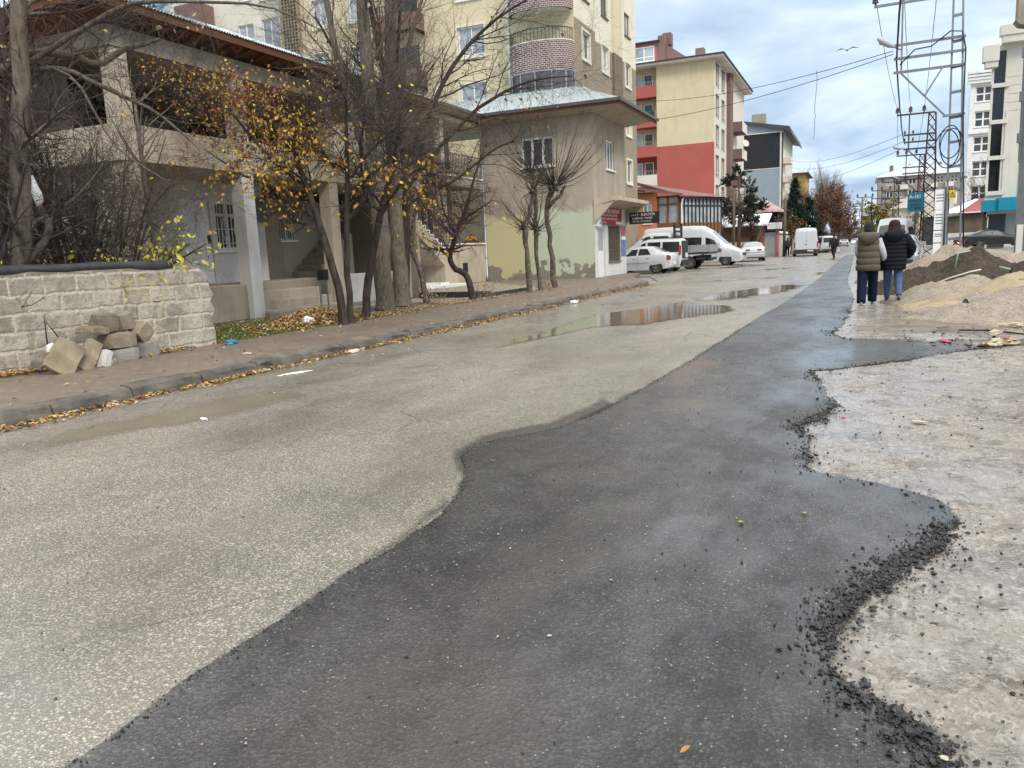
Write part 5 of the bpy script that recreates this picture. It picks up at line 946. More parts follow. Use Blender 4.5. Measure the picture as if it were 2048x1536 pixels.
# long minibus, nose to the road
MBu = [(0, .40, .62, .66, .80, .82, .7), (.10, .26, .86, .92, .96, .98, .84), (.75, .24, 1.12, 1.22, 1.03, 1.03, .86), (.95, .24, 1.16, 1.32, 1.03, 1.03, .86), (2.0, .24, 1.20, 2.28, 1.03, 1.02, .80), (2.6, .24, 1.2, 2.62, 1.03, 1.02, .78), (3.3, .24, 1.2, 2.68, 1.03, 1.02, .78), (5.6, .24, 1.2, 2.66, 1.03, 1.02, .78), (6.5, .24, 1.2, 2.6, 1.03, 1.02, .78), (6.68, .34, 1.2, 2.5, 1.0, .99, .76)]
c = Car('minibus', 'long white high-roof minibus with orange and blue stripe, nose toward the road', 'minibus', (0, 0), 0, MBu, VM['white'], 'vehicles parked across the side street'); place(c, (-7.0, 54.0), (-13.7, 54.3))
c.panel('side_window', VM['glass'], 1.38, 2.35, 3.08, 3.55, slant=(.42, 0)); c.panel('side_window', VM['glass'], 2.62, 4.0, 3.05, 3.5); c.panel('side_window', VM['glass'], 4.1, 5.4, 3.05, 3.5); c.across('windscreen', VM['lglass'], 1.02, 1.95); c.wheels((1.05, 4.9), .36, .22, 0, 6, True)
c.panel('orange_stripe', VM['orange'], 1.28, 2.0, 2.76, 2.9, off=.012, nx=3, nu=1); c.panel('blue_stripe', VM['blue'], 1.28, 2.0, 2.56, 2.75, off=.012, nx=3, nu=1); c.panel('headlight', VM['lamp'], .12, .62, 2.75, 3.1, off=.02); c.panel('lower_bumper', VM['white'], .05, .5, 1.05, 1.8, off=.02)
for sd in (-1, 1): c.box('wing_mirror', VM['white'], sd*1.18-.1, sd*1.18+.1, 1.35, 1.5, 1.15, 1.5)
c.box('grille', VM['trim'], -.55, .55, -.03, .06, .62, .8)
# silver hatchback seen from behind
c = Car('parked_car', 'silver three-door hatchback seen from behind beside the garden wall', 'car', (0, 0), 0, [(q[0], q[1], q[2], q[3], q[4]*1.04, q[5]*1.04, q[6]*1.04) for q in HB[:7]] + [(3.3, .2, .98, 1.40, .88, .87, .62), (3.95, .24, 1.0, 1.08, .88, .86, .70), (4.12, .3, .96, .99, .82, .82, .66), (4.2, .36, .88, .90, .78, .76, .62)], VM['silver'], None, .02); place(c, (-8.15, 65.6), (-7.35, 61.6))
c.across('rear_window', VM['lglass'], 3.36, 3.92); c.across('windscreen', VM['glass'], 1.3, 2.02); c.panel('side_window', VM['glass'], 1.62, 3.2, 3.12, 3.86, slant=(.42, -.2)); c.wheels((.85, 3.4), .32, .21); c.panel('tail_lamp', VM['red'], 3.9, 4.21, 2.7, 3.05, off=.02); c.box('number_plate', VM['plate'], -.28, .28, 4.2, 4.225, .66, .78); c.box('bumper', VM['silver'], -.8, .8, 4.08, 4.27, .30, .58, None, .04); c.box('bumper_insert', VM['trim'], -.7, .7, 4.1, 4.265, .22, .30)
for sd in (-.42, .42): c.box('tail_lamp', VM['red'], sd-.16 if sd > 0 else sd-.16, sd+.16, 4.14, 4.222, .80, .90)
# white panel van from behind
PV = [(0, .40, .8, .84, .80, .82, .7), (.1, .28, .95, 1.0, .96, .98, .84), (.9, .26, 1.2, 1.32, 1.02, 1.02, .86), (1.95, .26, 1.25, 2.32, 1.02, 1.01, .82), (2.4, .26, 1.25, 2.5, 1.02, 1.01, .82), (5.2, .26, 1.25, 2.5, 1.02, 1.01, .83), (5.45, .30, 1.25, 2.45, 1.01, 1.0, .82), (5.5, .4, 1.25, 2.38, .99, .98, .80)]
c = Car('panel_van', 'tall white panel van seen from behind, standing in the street', 'van', (0, 0), 0, PV, VM['white'], None, -.02); place(c, (-4.95, 80.4), (-4.45, 74.9))
c.wheels((1.0, 4.4), .35, .22, 0, 6, True); c.box('rear_door', VM['white'], -.90, -.015, 5.47, 5.53, .62, 2.22, None, .03); c.box('rear_door', VM['white'], .015, .90, 5.47, 5.53, .62, 2.22, None, .03); c.box('bumper', VM['trim'], -1.0, 1.0, 5.35, 5.58, .30, .62, None, .03); c.box('number_plate', VM['plate'], -.62, -.12, 5.58, 5.60, .45, .56)
for sd in (-1, 1): c.box('tail_lamp', VM['red'], sd*.95-.045, sd*.95+.045, 5.40, 5.54, .75, 1.3); c.box('wing_mirror', VM['trim'], sd*1.18-.08, sd*1.18+.08, 1.5, 1.65, 1.3, 1.7)
c.box('door_handle', VM['trim'], -.08, .12, 5.531, 5.55, 1.05, 1.1); c.box('door_emblem', VM['grey'], -.05, .05, 5.531, 5.54, 1.32, 1.40)
# white people carrier beyond it
c = Car('minivan', 'white people carrier with dark rear window beyond the panel van', 'minivan', (0, 0), 0, van_st(4.5, 1.84, .92, 1.1, 1.02, .22, 1.0), VM['white'], None, -.05); place(c, (-4.6, 95.6), (-3.0, 91.3))
c.panel('side_window', VM['glass'], 2.4, 3.1, 3.08, 3.8); c.panel('side_window', VM['glass'], 3.25, 4.3, 3.08, 3.8); c.wheels((.95, 3.6), .32, .21); c.box('rear_window', VM['glass'], -.68, .68, 4.46, 4.53, 1.15, 1.66); c.box('number_plate', VM['plate'], -.26, .26, 4.5, 4.53, .72, .83); c.box('bumper', VM['trim'], -.86, .86, 4.4, 4.58, .24, .42); c.panel('tail_lamp', VM['red'], 4.35, 4.5, 2.6, 3.5, off=.02, nx=2)
for i, (nx_, ny_, tx, ty, lab) in enumerate([(-3.0, 160, -2.8, 156, 'distant white car driving away down the street'), (-1.2, 188, -1.1, 192.1, 'farthest pale car facing up the street'), (-4.4, 118, -4.2, 114, 'distant white car parked behind the people carrier')]):
    c = Car('car', lab, 'car', (0, 0), 0, HB, VM['white'], 'distant cars in the street', -.1); place(c, (nx_, ny_), (tx, ty)); c.across('rear_window', VM['glass'], 3.2, 3.82); c.across('windscreen', VM['glass'], 1.3, 2.02); c.panel('side_window', VM['glass'], 1.62, 3.10, 3.12, 3.86, slant=(.42, -.2)); c.wheels((.82, 3.38), .31, .2); c.end_panel('tail_lamp', VM['red'], False, .4, .95, .6, 1.0)
# silver hatchback facing the viewer behind the two walkers
c = Car('parked_car', 'silver-grey hatchback facing us, half hidden behind the two walkers', 'car', (0, 0), 0, [(0, .34, .60, .64, .62, .66, .60), (.07, .24, .70, .74, .80, .82, .72), (.3, .2, .76, .80, .87, .87, .76), (1.15, .19, .88, .98, .89, .89, .74), (1.25, .19, .9, 1.02, .89, .89, .72), (2.0, .19, .94, 1.42, .89, .88, .62), (2.7, .19, .96, 1.46, .89, .88, .62), (3.6, .2, .98, 1.40, .89, .87, .62), (4.1, .26, 1.0, 1.1, .87, .85, .66), (4.25, .36, .95, 1.0, .8, .8, .66)], VM['grey'], None, .02); place(c, (1.28, 36.6), (1.75, 40.9))
c.across('windscreen', VM['lglass'], 1.27, 1.98); c.panel('side_window', VM['glass'], 1.6, 3.6, 3.12, 3.86, slant=(.42, -.2)); c.wheels((.88, 3.45), .32, .21); c.panel('headlight', VM['lamp'], .03, .42, 2.55, 3.0, off=.015); c.panel('headlight_lens', VM['trim'], .10, .32, 2.65, 2.85, off=.022)
c.box('grille', VM['trim'], -.5, .5, -.04, .08, .56, .64); c.box('lower_grille', VM['trim'], -.72, .72, -.05, .1, .26, .42, None, .03); c.box('bumper_lip', VM['grey'], -.72, .72, -.07, .1, .18, .25); c.box('number_plate', VM['plate'], -.26, .26, -.07, -.04, .42, .53)
for sd in (-1, 1): c.box('wing_mirror', VM['grey'], sd*1.0-.1, sd*1.0+.1, 1.5, 1.62, .95, 1.12)
# white minibus behind, facing the viewer
c = Car('minibus', 'tall white minibus facing us behind the dark-haired walker', 'minibus', (0, 0), 0, [(0, .4, .9, .95, .85, .88, .8), (.1, .28, 1.05, 1.1, .98, .99, .88), (.5, .26, 1.2, 1.3, 1.0, 1.0, .88), (1.1, .26, 1.25, 2.15, 1.0, 1.0, .82), (1.5, .26, 1.25, 2.55, 1.0, 1.0, .78), (5.2, .26, 1.25, 2.55, 1.0, 1.0, .78), (5.5, .35, 1.25, 2.45, .98, .98, .76)], VM['white']); place(c, (1.65, 54.5), (2.35, 60))
c.across('windscreen', VM['glass'], .52, 1.08); c.panel('side_window', VM['glass'], 1.3, 5.0, 3.05, 3.6); c.wheels((1.0, 4.4), .35, .22, 0, 6, True); c.panel('headlight', VM['lamp'], .03, .3, 2.5, 2.95, off=.015); c.box('bumper', VM['trim'], -.85, .85, -.06, .1, .3, .55)
for sd in (-1, 1): c.box('wing_mirror', VM['trim'], sd*1.16-.1, sd*1.16+.1, .8, .95, 1.3, 1.7)
# black saloon, side on
BS = [(0, .34, .52, .56, .62, .64, .55), (.08, .22, .62, .66, .80, .8, .7), (.7, .18, .74, .82, .88, .88, .74), (1.45, .17, .86, .96, .9, .9, .72), (1.6, .17, .88, 1.0, .9, .9, .7), (2.35, .17, .93, 1.40, .9, .89, .62), (2.95, .17, .95, 1.46, .9, .89, .62), (3.6, .18, .97, 1.40, .9, .88, .60), (4.4, .2, 1.0, 1.10, .89, .87, .66), (4.75, .26, .97, 1.05, .82, .82, .66), (4.86, .36, .9, .95, .76, .76, .62)]
c = Car('parked_car', 'glossy black saloon parked side-on in front of the teal shop canopy', 'car', (0, 0), 0, BS, VM['black'], None, .2); place(c, (13.0, 79.3), (8.2, 79.0))
VM['tint'] = m_glass('tinted_car_glass', (.05, .058, .075), (.09, .10, .12), .05); c.panel('side_window', VM['tint'], 1.95, 2.8, 3.12, 3.86, slant=(.45, .05)); c.panel('side_window', VM['tint'], 2.88, 3.75, 3.12, 3.86, slant=(.04, -.3)); c.across('windscreen', VM['glass'], 1.65, 2.42); c.wheels((.85, 3.75), .34, .22, 0, 5); c.panel('headlight', VM['lamp'], .1, .5, 2.5, 2.9, off=.012); c.panel('sill', VM['trim'], 1.3, 3.3, 1.0, 1.3, off=.015)
# red moped tail beside it
t = thing('scooter', 'small red and black scooter beside the tail of the black saloon', 'scooter', (7.7, 78, .1)); mb = MB(); mb.tube([(7.3, 78, .75), (7.6, 78, .85), (7.95, 78, .7)], [.1, .16, .1], 8); mb.build('seat', VM['trim'], t); mb = MB(); mb.tube([(7.35, 78, .5), (7.6, 78, .62), (8.0, 78, .45), (8.3, 78, .95)], [.12, .15, .09, .05], 8); mb.build('body', VM['red'], t); mb = MB()
for x in (7.4, 8.25): mb.cyl((x, 77.95, .33), (x, 78.05, .33), .22, n=14)
mb.build('wheel', VM['tyre'], t)
# ------------------------------------------------------------------ people
PM = dict(skin=mat('skin', (.42, .25, .18), (.36, .20, .15), 8, 3, .55), vest=mat('taupe_quilted_cloth', (.105, .087, .067), (.08, .066, .051), 7, 5, .8, .25, 40, .3), knit=mat('grey_white_sweatshirt', (.50, .51, .54), (.38, .39, .42), 6, 5, .85, .2, 60), navy=mat('navy_black_puffer', (.006, .007, .011), (.010, .011, .018), 6, 4, .65, .15, 30, .12), denim=mat('blue_denim', (.055, .11, .22), (.035, .075, .16), 9, 6, .85, .2, 80), denim_d=mat('dark_denim', (.008, .014, .034), (.005, .009, .022), 9, 6, .9, .2, 80, .15),
    hair=mat('dark_brown_hair', (.014, .007, .006), (.026, .012, .010), 14, 5, .65, .4, 60, .2), fur=mat('brown_fur', (.045, .018, .014), (.025, .011, .009), 25, 5, .9, .8, 70), cap=mat('black_knit_cap', (.012, .012, .013), (.02, .02, .021), 20, 4, .9, .4, 80), shoe=mat('beige_shoe', (.33, .28, .23), (.25, .21, .17), 9, 4, .7), bshoe=mat('black_shoe', (.012, .012, .012), (.022, .02, .02), 9, 4, .45), sole=mat('pale_sole', (.55, .52, .47), (.4, .38, .34), 9, 3, .7), coat=mat('black_coat', (.010, .010, .011), (.018, .018, .019), 6, 4, .8), bag=mat('white_carrier_bag', (.70, .72, .72), (.6, .62, .63), 5, 4, .5))
def loft(mb, rings, n=24, m=0, e=2.3, cap=True):
    # rings: (cx, cy, z, half width, half depth)
    V = []
    for cx, cy, z, a, b in rings:
        for j in range(n):
            t = 2*math.pi*j/n; c, s_ = math.cos(t), math.sin(t); V.append((cx+a*math.copysign(abs(c)**(2/e), c), cy+b*math.copysign(abs(s_)**(2/e), s_), z))
    k = len(rings); F_ = [(i*n+j, i*n+(j+1) % n, (i+1)*n+(j+1) % n, (i+1)*n+j) for i in range(k-1) for j in range(n)]
    if cap: F_ += [tuple(range(n)), tuple((k-1)*n+j for j in range(n))]
    mb.add(V, F_, m)
def quilt(prof, z0, z1, seams, puff, n=60):
    # profile of (z, half width, half depth, cx, cy) sampled with padded bulges between seams
    out = []; P = sorted(prof); zz = [p[0] for p in P]
    for i in range(n+1):
        z = z0+(z1-z0)*i/n; v = [np.interp(z, zz, [p[k] for p in P]) for k in (1, 2, 3, 4)]; t = (z-z0)/(z1-z0)*seams; b = puff*(abs(math.sin(t*math.pi))**.55-.6); out.append((v[2], v[3], z, v[0]+b, v[1]+b))
    return out
def ptube(mb, pts, rad, seams=0, puff=0, n=14, sub=8, m=0):
    # smooth limb through points with optional padded rings
    P = np.array(pts, float); k = len(P); ts = np.linspace(0, k-1, (k-1)*sub+1); Q = []; Rr = []
    for t in ts:
        i = min(int(t), k-2); f = t-i; p0 = P[max(i-1, 0)]; p1 = P[i]; p2 = P[i+1]; p3 = P[min(i+2, k-1)]
        Q.append(.5*((2*p1)+(-p0+p2)*f+(2*p0-5*p1+4*p2-p3)*f*f+(-p0+3*p1-3*p2+p3)*f**3)); r = rad[i]+(rad[i+1]-rad[i])*f
        if seams: r += puff*(abs(math.sin(t/(k-1)*seams*math.pi))**.55-.6)
        Rr.append(r)
    mb.tube(Q, Rr, n, m)
def person(name, label, loc, heading, hgt, foot, arms, gz=0.0):
    # continuous skinned body: foot = ((x, y, lift), (x, y, lift)) left/right, arms = ((elbow), (wrist)) pairs
    t = thing(name, label, 'person', (loc[0], loc[1], gz)); t.rotation_euler = (0, 0, heading); s = hgt/1.7
    J = {}; J['pelvis'] = (0, 0, .90); J['waist'] = (0, .0, 1.05); J['chest'] = (0, .01, 1.28); J['neck0'] = (0, .0, 1.42); J['neck'] = (0, .015, 1.49); J['head0'] = (0, .03, 1.56); J['head1'] = (0, .025, 1.635)
    E_ = [('pelvis','waist'), ('waist','chest'), ('chest','neck0'), ('neck0','neck'), ('neck','head0'), ('head0','head1')]
    Rd = dict(pelvis=(.15, .11), waist=(.125, .095), chest=(.15, .105), neck0=(.085, .07), neck=(.052, .055), head0=(.072, .09), head1=(.074, .088))
    J['nose'] = (0, .128, 1.565); E_.append(('head0', 'nose')); Rd['nose'] = (.014, .014)
    for i, sd in enumerate((-1, 1)):
        q = 'lr'[i]; fx, fy, lift = foot[i]; J['hip'+q] = (sd*.09, 0, .86); kn = ((sd*.10+fx)/2, fy*.5+.03+(.06 if lift > .03 else 0), .48+lift*.4); J['knee'+q] = kn; J['ank'+q] = (fx, fy-.04, .09+lift); J['toe'+q] = (fx+sd*.02, fy+.14, .04+lift*.2)
        J['sh'+q] = (sd*.17, 0, 1.38); J['elb'+q], J['wri'+q] = arms[i]; w = Vector(J['wri'+q]); d = (w-Vector(J['elb'+q])).normalized(); J['palm'+q] = tuple(w+d*.07)
        E_ += [('pelvis','hip'+q), ('hip'+q,'knee'+q), ('knee'+q,'ank'+q), ('ank'+q,'toe'+q), ('neck0','sh'+q), ('sh'+q,'elb'+q), ('elb'+q,'wri'+q), ('wri'+q,'palm'+q)]
        for k, r in (('hip', .095), ('knee', .06), ('ank', .042), ('toe', .034), ('sh', .06), ('elb', .043), ('wri', .03), ('palm', .036)): Rd[k+q] = (r, r)
        side = d.cross(Vector((0, 0, 1)));  side = side.normalized() if side.length > .1 else Vector((0, 1, 0))
        fwd = Vector((0, 1, 0))
        for f in range(4):
            a = w+d*.08+fwd*(.027-.018*f); J['f%d%s' % (f, q)] = tuple(a); J['g%d%s' % (f, q)] = tuple(a+d*(.05 if f in (1, 2) else .042)-side*0+fwd*-.004); J['h%d%s' % (f, q)] = tuple(a+d*.072+fwd*.012+Vector((-sd*.018, 0, 0)))
            E_ += [('palm'+q, 'f%d%s' % (f, q)), ('f%d%s' % (f, q), 'g%d%s' % (f, q)), ('g%d%s' % (f, q), 'h%d%s' % (f, q))]
            for k in 'fgh': Rd['%s%d%s' % (k, f, q)] = (.0085, .0085)
        J['th'+q] = tuple(w+d*.03+fwd*.045); J['ti'+q] = tuple(w+d*.07+fwd*.06); E_ += [('wri'+q, 'th'+q), ('th'+q, 'ti'+q)]; Rd['th'+q] = Rd['ti'+q] = (.011, .011)
    nm = list(J); me = bpy.data.meshes.new('body'); me.from_pydata([tuple(c*s for c in J[k]) for k in nm], [(nm.index(a), nm.index(b)) for a, b in E_], []); me.materials.append(PM['skin'])
    o = bpy.data.objects.new('body', me); C.objects.link(o); o.parent = t; bm = bmesh.new(); bm.from_mesh(me); ly = bm.verts.layers.skin.verify()
    bm.verts.ensure_lookup_table()
    for i, k in enumerate(nm): bm.verts[i][ly].radius = tuple(r*s for r in Rd[k]); bm.verts[i][ly].use_root = (k == 'pelvis')
    bm.to_mesh(me); bm.free(); o.modifiers.new('skin', 'SKIN').use_smooth_shade = True; o.modifiers.new('sub', 'SUBSURF').levels = 1; o.modifiers['sub'].render_levels = 1
    return t, {k: Vector(v)*s for k, v in J.items()}, s
def wear(mb, name, m, t, smooth=True):
    o = mb.build(name, m, None, smooth); o.parent = t; o.location = (0, 0, 0); return o
def shoes(t, J, foot, s, m):
    for i, sd in enumerate((-1, 1)):
        fx, fy, lift = foot[i]; mb = MB(); R_ = []
        for k in range(13):
            u = k/12; y = -.09+.26*u; tilt = lift*(1-u)**1.2; hgt = np.interp(u, [0, .2, .45, .8, 1], [.085, .10, .085, .055, .03]); wd = np.interp(u, [0, .15, .5, .8, 1], [.028, .038, .042, .046, .02]); R_.append((y, tilt, hgt, wd))
        V = []; n = 10
        for y, tl, hg, wd in R_:
            for j in range(n): a = 2*math.pi*j/n; V.append((fx+wd*math.cos(a), fy+y, tl+.004+hg*(.5+.5*math.sin(a))))
        mb.add([(x*s, y*s, z*s) for x, y, z in V], [(k*n+j, k*n+(j+1) % n, (k+1)*n+(j+1) % n, (k+1)*n+j) for k in range(12) for j in range(n)] + [tuple(range(n)), tuple(12*n+j for j in range(n))]); wear(mb, 'shoe', m, t)
# walker in the taupe vest
f1 = ((-.10, -.22, .0), (.09, .36, .0)); ar1 = (((-.21, .06, 1.12), (-.17, .22, .98)), ((.28, .02, 1.10), (.31, .14, .92)))
t, J, s = person('person', 'walker in a taupe hooded puffer vest, pale sleeves, dark wide jeans and black knit cap', (.15, 18.1), R(-3), 1.66, f1, ar1, .015)
mb = MB(); loft(mb, quilt([(.70, .225, .165, 0, 0), (.78, .235, .175, 0, 0), (.95, .222, .17, 0, 0), (1.08, .205, .165, 0, 0), (1.25, .215, .165, 0, 0), (1.38, .215, .14, 0, 0), (1.44, .15, .11, 0, 0), (1.50, .085, .085, 0, .01)], .70, 1.50, 6, .022), 32); vest = wear(mb, 'vest', PM['vest'], t)
mb = MB(); loft(mb, [(0, -.085, 1.50, .10, .075), (0, -.10, 1.49, .16, .10), (0, -.125, 1.44, .215, .12), (0, -.145, 1.38, .20, .11), (0, -.155, 1.31, .145, .085), (0, -.15, 1.25, .07, .05), (0, -.14, 1.225, .01, .012)], 24); wear(mb, 'hood', PM['vest'], t)
for i, sd in enumerate((-1, 1)): mb = MB(); q = 'lr'[i]; ptube(mb, [J['sh'+q]*1.0, J['elb'+q], J['wri'+q]], [.085, .066, .048], 0, 0); wear(mb, 'sleeve', PM['knit'], t)
mb = MB()
for i in range(2): q = 'lr'[i]; ptube(mb, [J['hip'+q]+Vector((0, 0, .04)), J['knee'+q], J['ank'+q]+Vector((0, 0, -.03))], [.125, .098, .088]); 
wear(mb, 'trousers', PM['denim_d'], t); shoes(t, J, f1, s, PM['shoe'])
mb = MB(); mb.ball((0, .012, 1.615), .105, 0, 16, 10, (.93, 1.08, 1.02)); mb.ball((0, -.03, 1.555), .085, 0, 14, 8, (1.0, .85, .9)); wear(mb, 'knit_cap', PM['cap'], t)
# walker in the long navy puffer
f2 = ((-.08, .24, .0), (.11, -.22, .07)); ar2 = (((-.31, .05, 1.14), (-.25, .22, 1.02)), ((.33, .03, 1.13), (.27, .20, .95)))
t, J, s = person('person', 'walker with long dark hair in a black-navy quilted coat with fur hood and blue jeans', (.63, 18.3), R(2), 1.72, f2, ar2, .015)
mb = MB(); loft(mb, quilt([(.70, .235, .17, 0, 0), (.80, .25, .18, 0, 0), (.95, .255, .18, 0, 0), (1.08, .25, .175, 0, 0), (1.25, .262, .17, 0, 0), (1.38, .25, .145, 0, 0), (1.46, .16, .115, 0, 0), (1.53, .09, .09, 0, .01)], .70, 1.53, 10, .016), 32); wear(mb, 'coat', PM['navy'], t)
for i in range(2): mb = MB(); q = 'lr'[i]; ptube(mb, [J['sh'+q], J['elb'+q], J['wri'+q]], [.105, .095, .068], 9, .014); wear(mb, 'sleeve', PM['navy'], t)
mb = MB(); pts = [(.175*math.cos(a), -.01-.12*math.sin(a), 1.475-.05*math.sin(a)) for a in np.linspace(-.5, math.pi*.62, 12)]; mb.tube(pts, [.036+.011*math.sin(i*2.4) for i in range(12)], 10); wear(mb, 'fur_trim', PM['fur'], t)
mb = MB(); loft(mb, [(0, -.07, 1.50, .15, .09), (0, -.115, 1.46, .20, .11), (0, -.14, 1.38, .18, .09), (0, -.145, 1.30, .11, .06), (0, -.13, 1.25, .02, .02)], 20); wear(mb, 'hood', PM['navy'], t)
mb = MB()
for i in range(2): q = 'lr'[i]; ptube(mb, [J['hip'+q]+Vector((0, 0, .04)), J['knee'+q], J['ank'+q]+Vector((0, 0, .02))], [.11, .076, .056])
wear(mb, 'trousers', PM['denim'], t); shoes(t, J, f2, s, PM['bshoe'])
mb = MB(); loft(mb, [(0, .0, 1.73, .02, .02), (0, -.005, 1.722, .06, .065), (0, -.01, 1.695, .092, .105), (0, -.012, 1.65, .108, .122), (0, -.02, 1.60, .112, .118), (-.004, -.045, 1.55, .118, .105), (-.012, -.075, 1.50, .122, .10), (-.02, -.105, 1.45, .125, .085), (-.028, -.13, 1.40, .115, .07), (-.035, -.15, 1.34, .085, .05), (-.04, -.155, 1.29, .03, .02)], 20); wear(mb, 'hair', PM['hair'], t)
# figures farther down the street
def far_person(label, loc, heading, f, ar, trousers, hat):
    t, J, s = person('person', label, loc, heading, 1.74, f, ar)
    mb = MB(); loft(mb, [(0, 0, .80, .22, .15), (0, 0, .95, .235, .16), (0, 0, 1.1, .22, .15), (0, 0, 1.3, .24, .15), (0, 0, 1.41, .22, .13), (0, 0, 1.47, .12, .09), (0, 0, 1.54, .07, .08)], 18); wear(mb, 'coat', PM['coat'], t)
    mb = MB()
    for q in 'lr': ptube(mb, [J['sh'+q], J['elb'+q], J['wri'+q]], [.09, .07, .055], n=10, sub=4)
    wear(mb, 'sleeves', PM['coat'], t); mb = MB()
    for q in 'lr': ptube(mb, [J['hip'+q]+Vector((0, 0, .04)), J['knee'+q], J['ank'+q]], [.11, .08, .065], n=10, sub=4)
    wear(mb, 'trousers', trousers, t); shoes(t, J, f, s, PM['bshoe']); mb = MB(); mb.ball((0, .01, 1.635), .105, 0, 12, 8, (.95, 1.08, .95)); wear(mb, 'cap', hat, t); return t, J
t, J = far_person('man in black crossing the wet street with a white carrier bag', (-1.75, 61.0), R(150), ((-.12, .22, 0), (.1, -.2, .04)), (((-.29, .0, 1.12), (-.30, .04, .86)), ((.28, .05, 1.12), (.25, .14, .88))), PM['coat'], PM['cap'])
b = thing('carrier_bag', 'white plastic carrier bag held by the man crossing the street', 'bag', (-1.45, 60.9, .3)); mb = MB(); loft(mb, [(-1.46, 60.85, .38, .10, .06), (-1.46, 60.85, .42, .15, .10), (-1.46, 60.85, .58, .14, .09), (-1.46, 60.85, .72, .07, .04), (-1.46, 60.85, .86, .02, .02)], 12); mb.build('sack', PM['bag'], b, True)
far_person('person in dark clothes standing by the garden wall left of the panel van', (-6.45, 80.5), R(20), ((-.1, .02, 0), (.1, 0, 0)), (((-.27, .0, 1.12), (-.25, .04, .86)), ((.27, .0, 1.12), (.25, .04, .86))), PM['denim_d'], PM['cap'])
# ------------------------------------------------------------------ trees, vectorised
TR = np.random.default_rng(5)
def nrm(v): return v/np.maximum(np.linalg.norm(v, axis=-1, keepdims=True), 1e-9)
def tubes(mb, P, Rr, n=3, m=0):
    # P (count, k, 3) polylines, Rr (count, k) radii
    c, k, _ = P.shape
    if c == 0: return
    D = np.empty_like(P); D[:, 1:-1] = P[:, 2:]-P[:, :-2]; D[:, 0] = P[:, 1]-P[:, 0]; D[:, -1] = P[:, -1]-P[:, -2]; D = nrm(D)
    ref = nrm(np.cross(nrm(P[:, -1]-P[:, 0]), TR.normal(size=(c, 3)))); U = ref[:, None, :]-D*(D*ref[:, None, :]).sum(-1, keepdims=True); U = nrm(U); Wv = np.cross(D, U)
    a = np.arange(n)*2*np.pi/n; V = P[:, :, None, :] + (U[:, :, None, :]*np.cos(a)[None, None, :, None]+Wv[:, :, None, :]*np.sin(a)[None, None, :, None])*Rr[:, :, None, None]
    base = (np.arange(c)*k*n)[:, None, None]; i = np.arange(k-1)[None, :, None]; j = np.arange(n)[None, None, :]; j2 = (j+1) % n
    Fc = np.stack([base+i*n+j, base+i*n+j2, base+(i+1)*n+j2, base+(i+1)*n+j], -1).reshape(-1, 4); mb.arr(V.reshape(-1, 3), Fc, m)
def resample(pts, rad, k):
    P = np.array(pts, float); n = len(P); Q = []
    ts = np.linspace(0, n-1, k)
    for t in ts:
        i = min(int(t), n-2); f = t-i; p0 = P[max(i-1, 0)]; p1 = P[i]; p2 = P[i+1]; p3 = P[min(i+2, n-1)]
        Q.append(.5*((2*p1)+(-p0+p2)*f+(2*p0-5*p1+4*p2-p3)*f*f+(-p0+3*p1-3*p2+p3)*f**3))
    return np.array(Q), np.interp(ts, range(n), rad)
def spawn(P, Rr, n, ln, ang, up=.05, wob=.15, k=6, t0=.25, rf=.55, rmin=.0022, out=None, t1=1.0):
    c, kk, _ = P.shape; L_ = np.linalg.norm(np.diff(P, axis=1), axis=-1).sum(1); ix = TR.choice(c, n, p=L_/L_.sum()); t = TR.uniform(t0, t1, n)*(kk-1)*.999; i = t.astype(int); f = (t-i)[:, None]
    p = P[ix, i]*(1-f)+P[ix, i+1]*f; d = nrm(P[ix, i+1]-P[ix, i]); r0 = (Rr[ix, i]*(1-f[:, 0])+Rr[ix, i+1]*f[:, 0])*rf
    q = nrm(np.cross(d, TR.normal(size=(n, 3)))); a = np.radians(TR.uniform(*ang, n))[:, None]; d = d*np.cos(a)+q*np.sin(a); l = TR.uniform(*ln, n)
    if out is not None: d = nrm(d+np.array(out)*.4)
    Q = np.empty((n, k, 3)); Q[:, 0] = p; st = (l/(k-1))[:, None]
    for s in range(1, k):
        d = nrm(d+TR.normal(size=(n, 3))*wob+np.array([0, 0, up])); Q[:, s] = Q[:, s-1]+d*st
    r0 = np.maximum(r0, rmin); Rn = r0[:, None]*np.linspace(1, .25, k)[None, :]; return Q, np.maximum(Rn, rmin*.6)
def leaves(mb, P, n, size, mats_n, droop=.5, t0=.3, spread=.03, m0=0, box=None):
    c, kk, _ = P.shape
    if box is not None:
        e = P[:, -1]; ok = np.all((e > np.array(box[0])) & (e < np.array(box[1])), axis=1); P = P[ok]; c = len(P)
        if c == 0: return
    ix = TR.integers(0, c, n); t = TR.uniform(t0, 1, n)*(kk-1)*.999; i = t.astype(int); f = (t-i)[:, None]; p = P[ix, i]*(1-f)+P[ix, i+1]*f+TR.normal(size=(n, 3))*spread
    d = nrm(TR.normal(size=(n, 3))+np.array([0, 0, -droop*2])); s = nrm(np.cross(d, TR.normal(size=(n, 3)))); u = np.cross(d, s); z = (size*TR.uniform(.6, 1.25, n))[:, None]; fo = TR.uniform(.02, .16, n)[:, None]
    V = np.stack([p, p+d*z*.42+s*z*.32+u*z*fo, p+d*z, p+d*z*.42-s*z*.32+u*z*fo], 1).reshape(-1, 3); b = np.arange(n)*4; Fc = np.concatenate([np.stack([b, b+1, b+2], 1), np.stack([b, b+2, b+3], 1)]); mi = TR.integers(0, mats_n, n)+m0
    mb.arr(V, Fc, list(np.concatenate([mi, mi])))
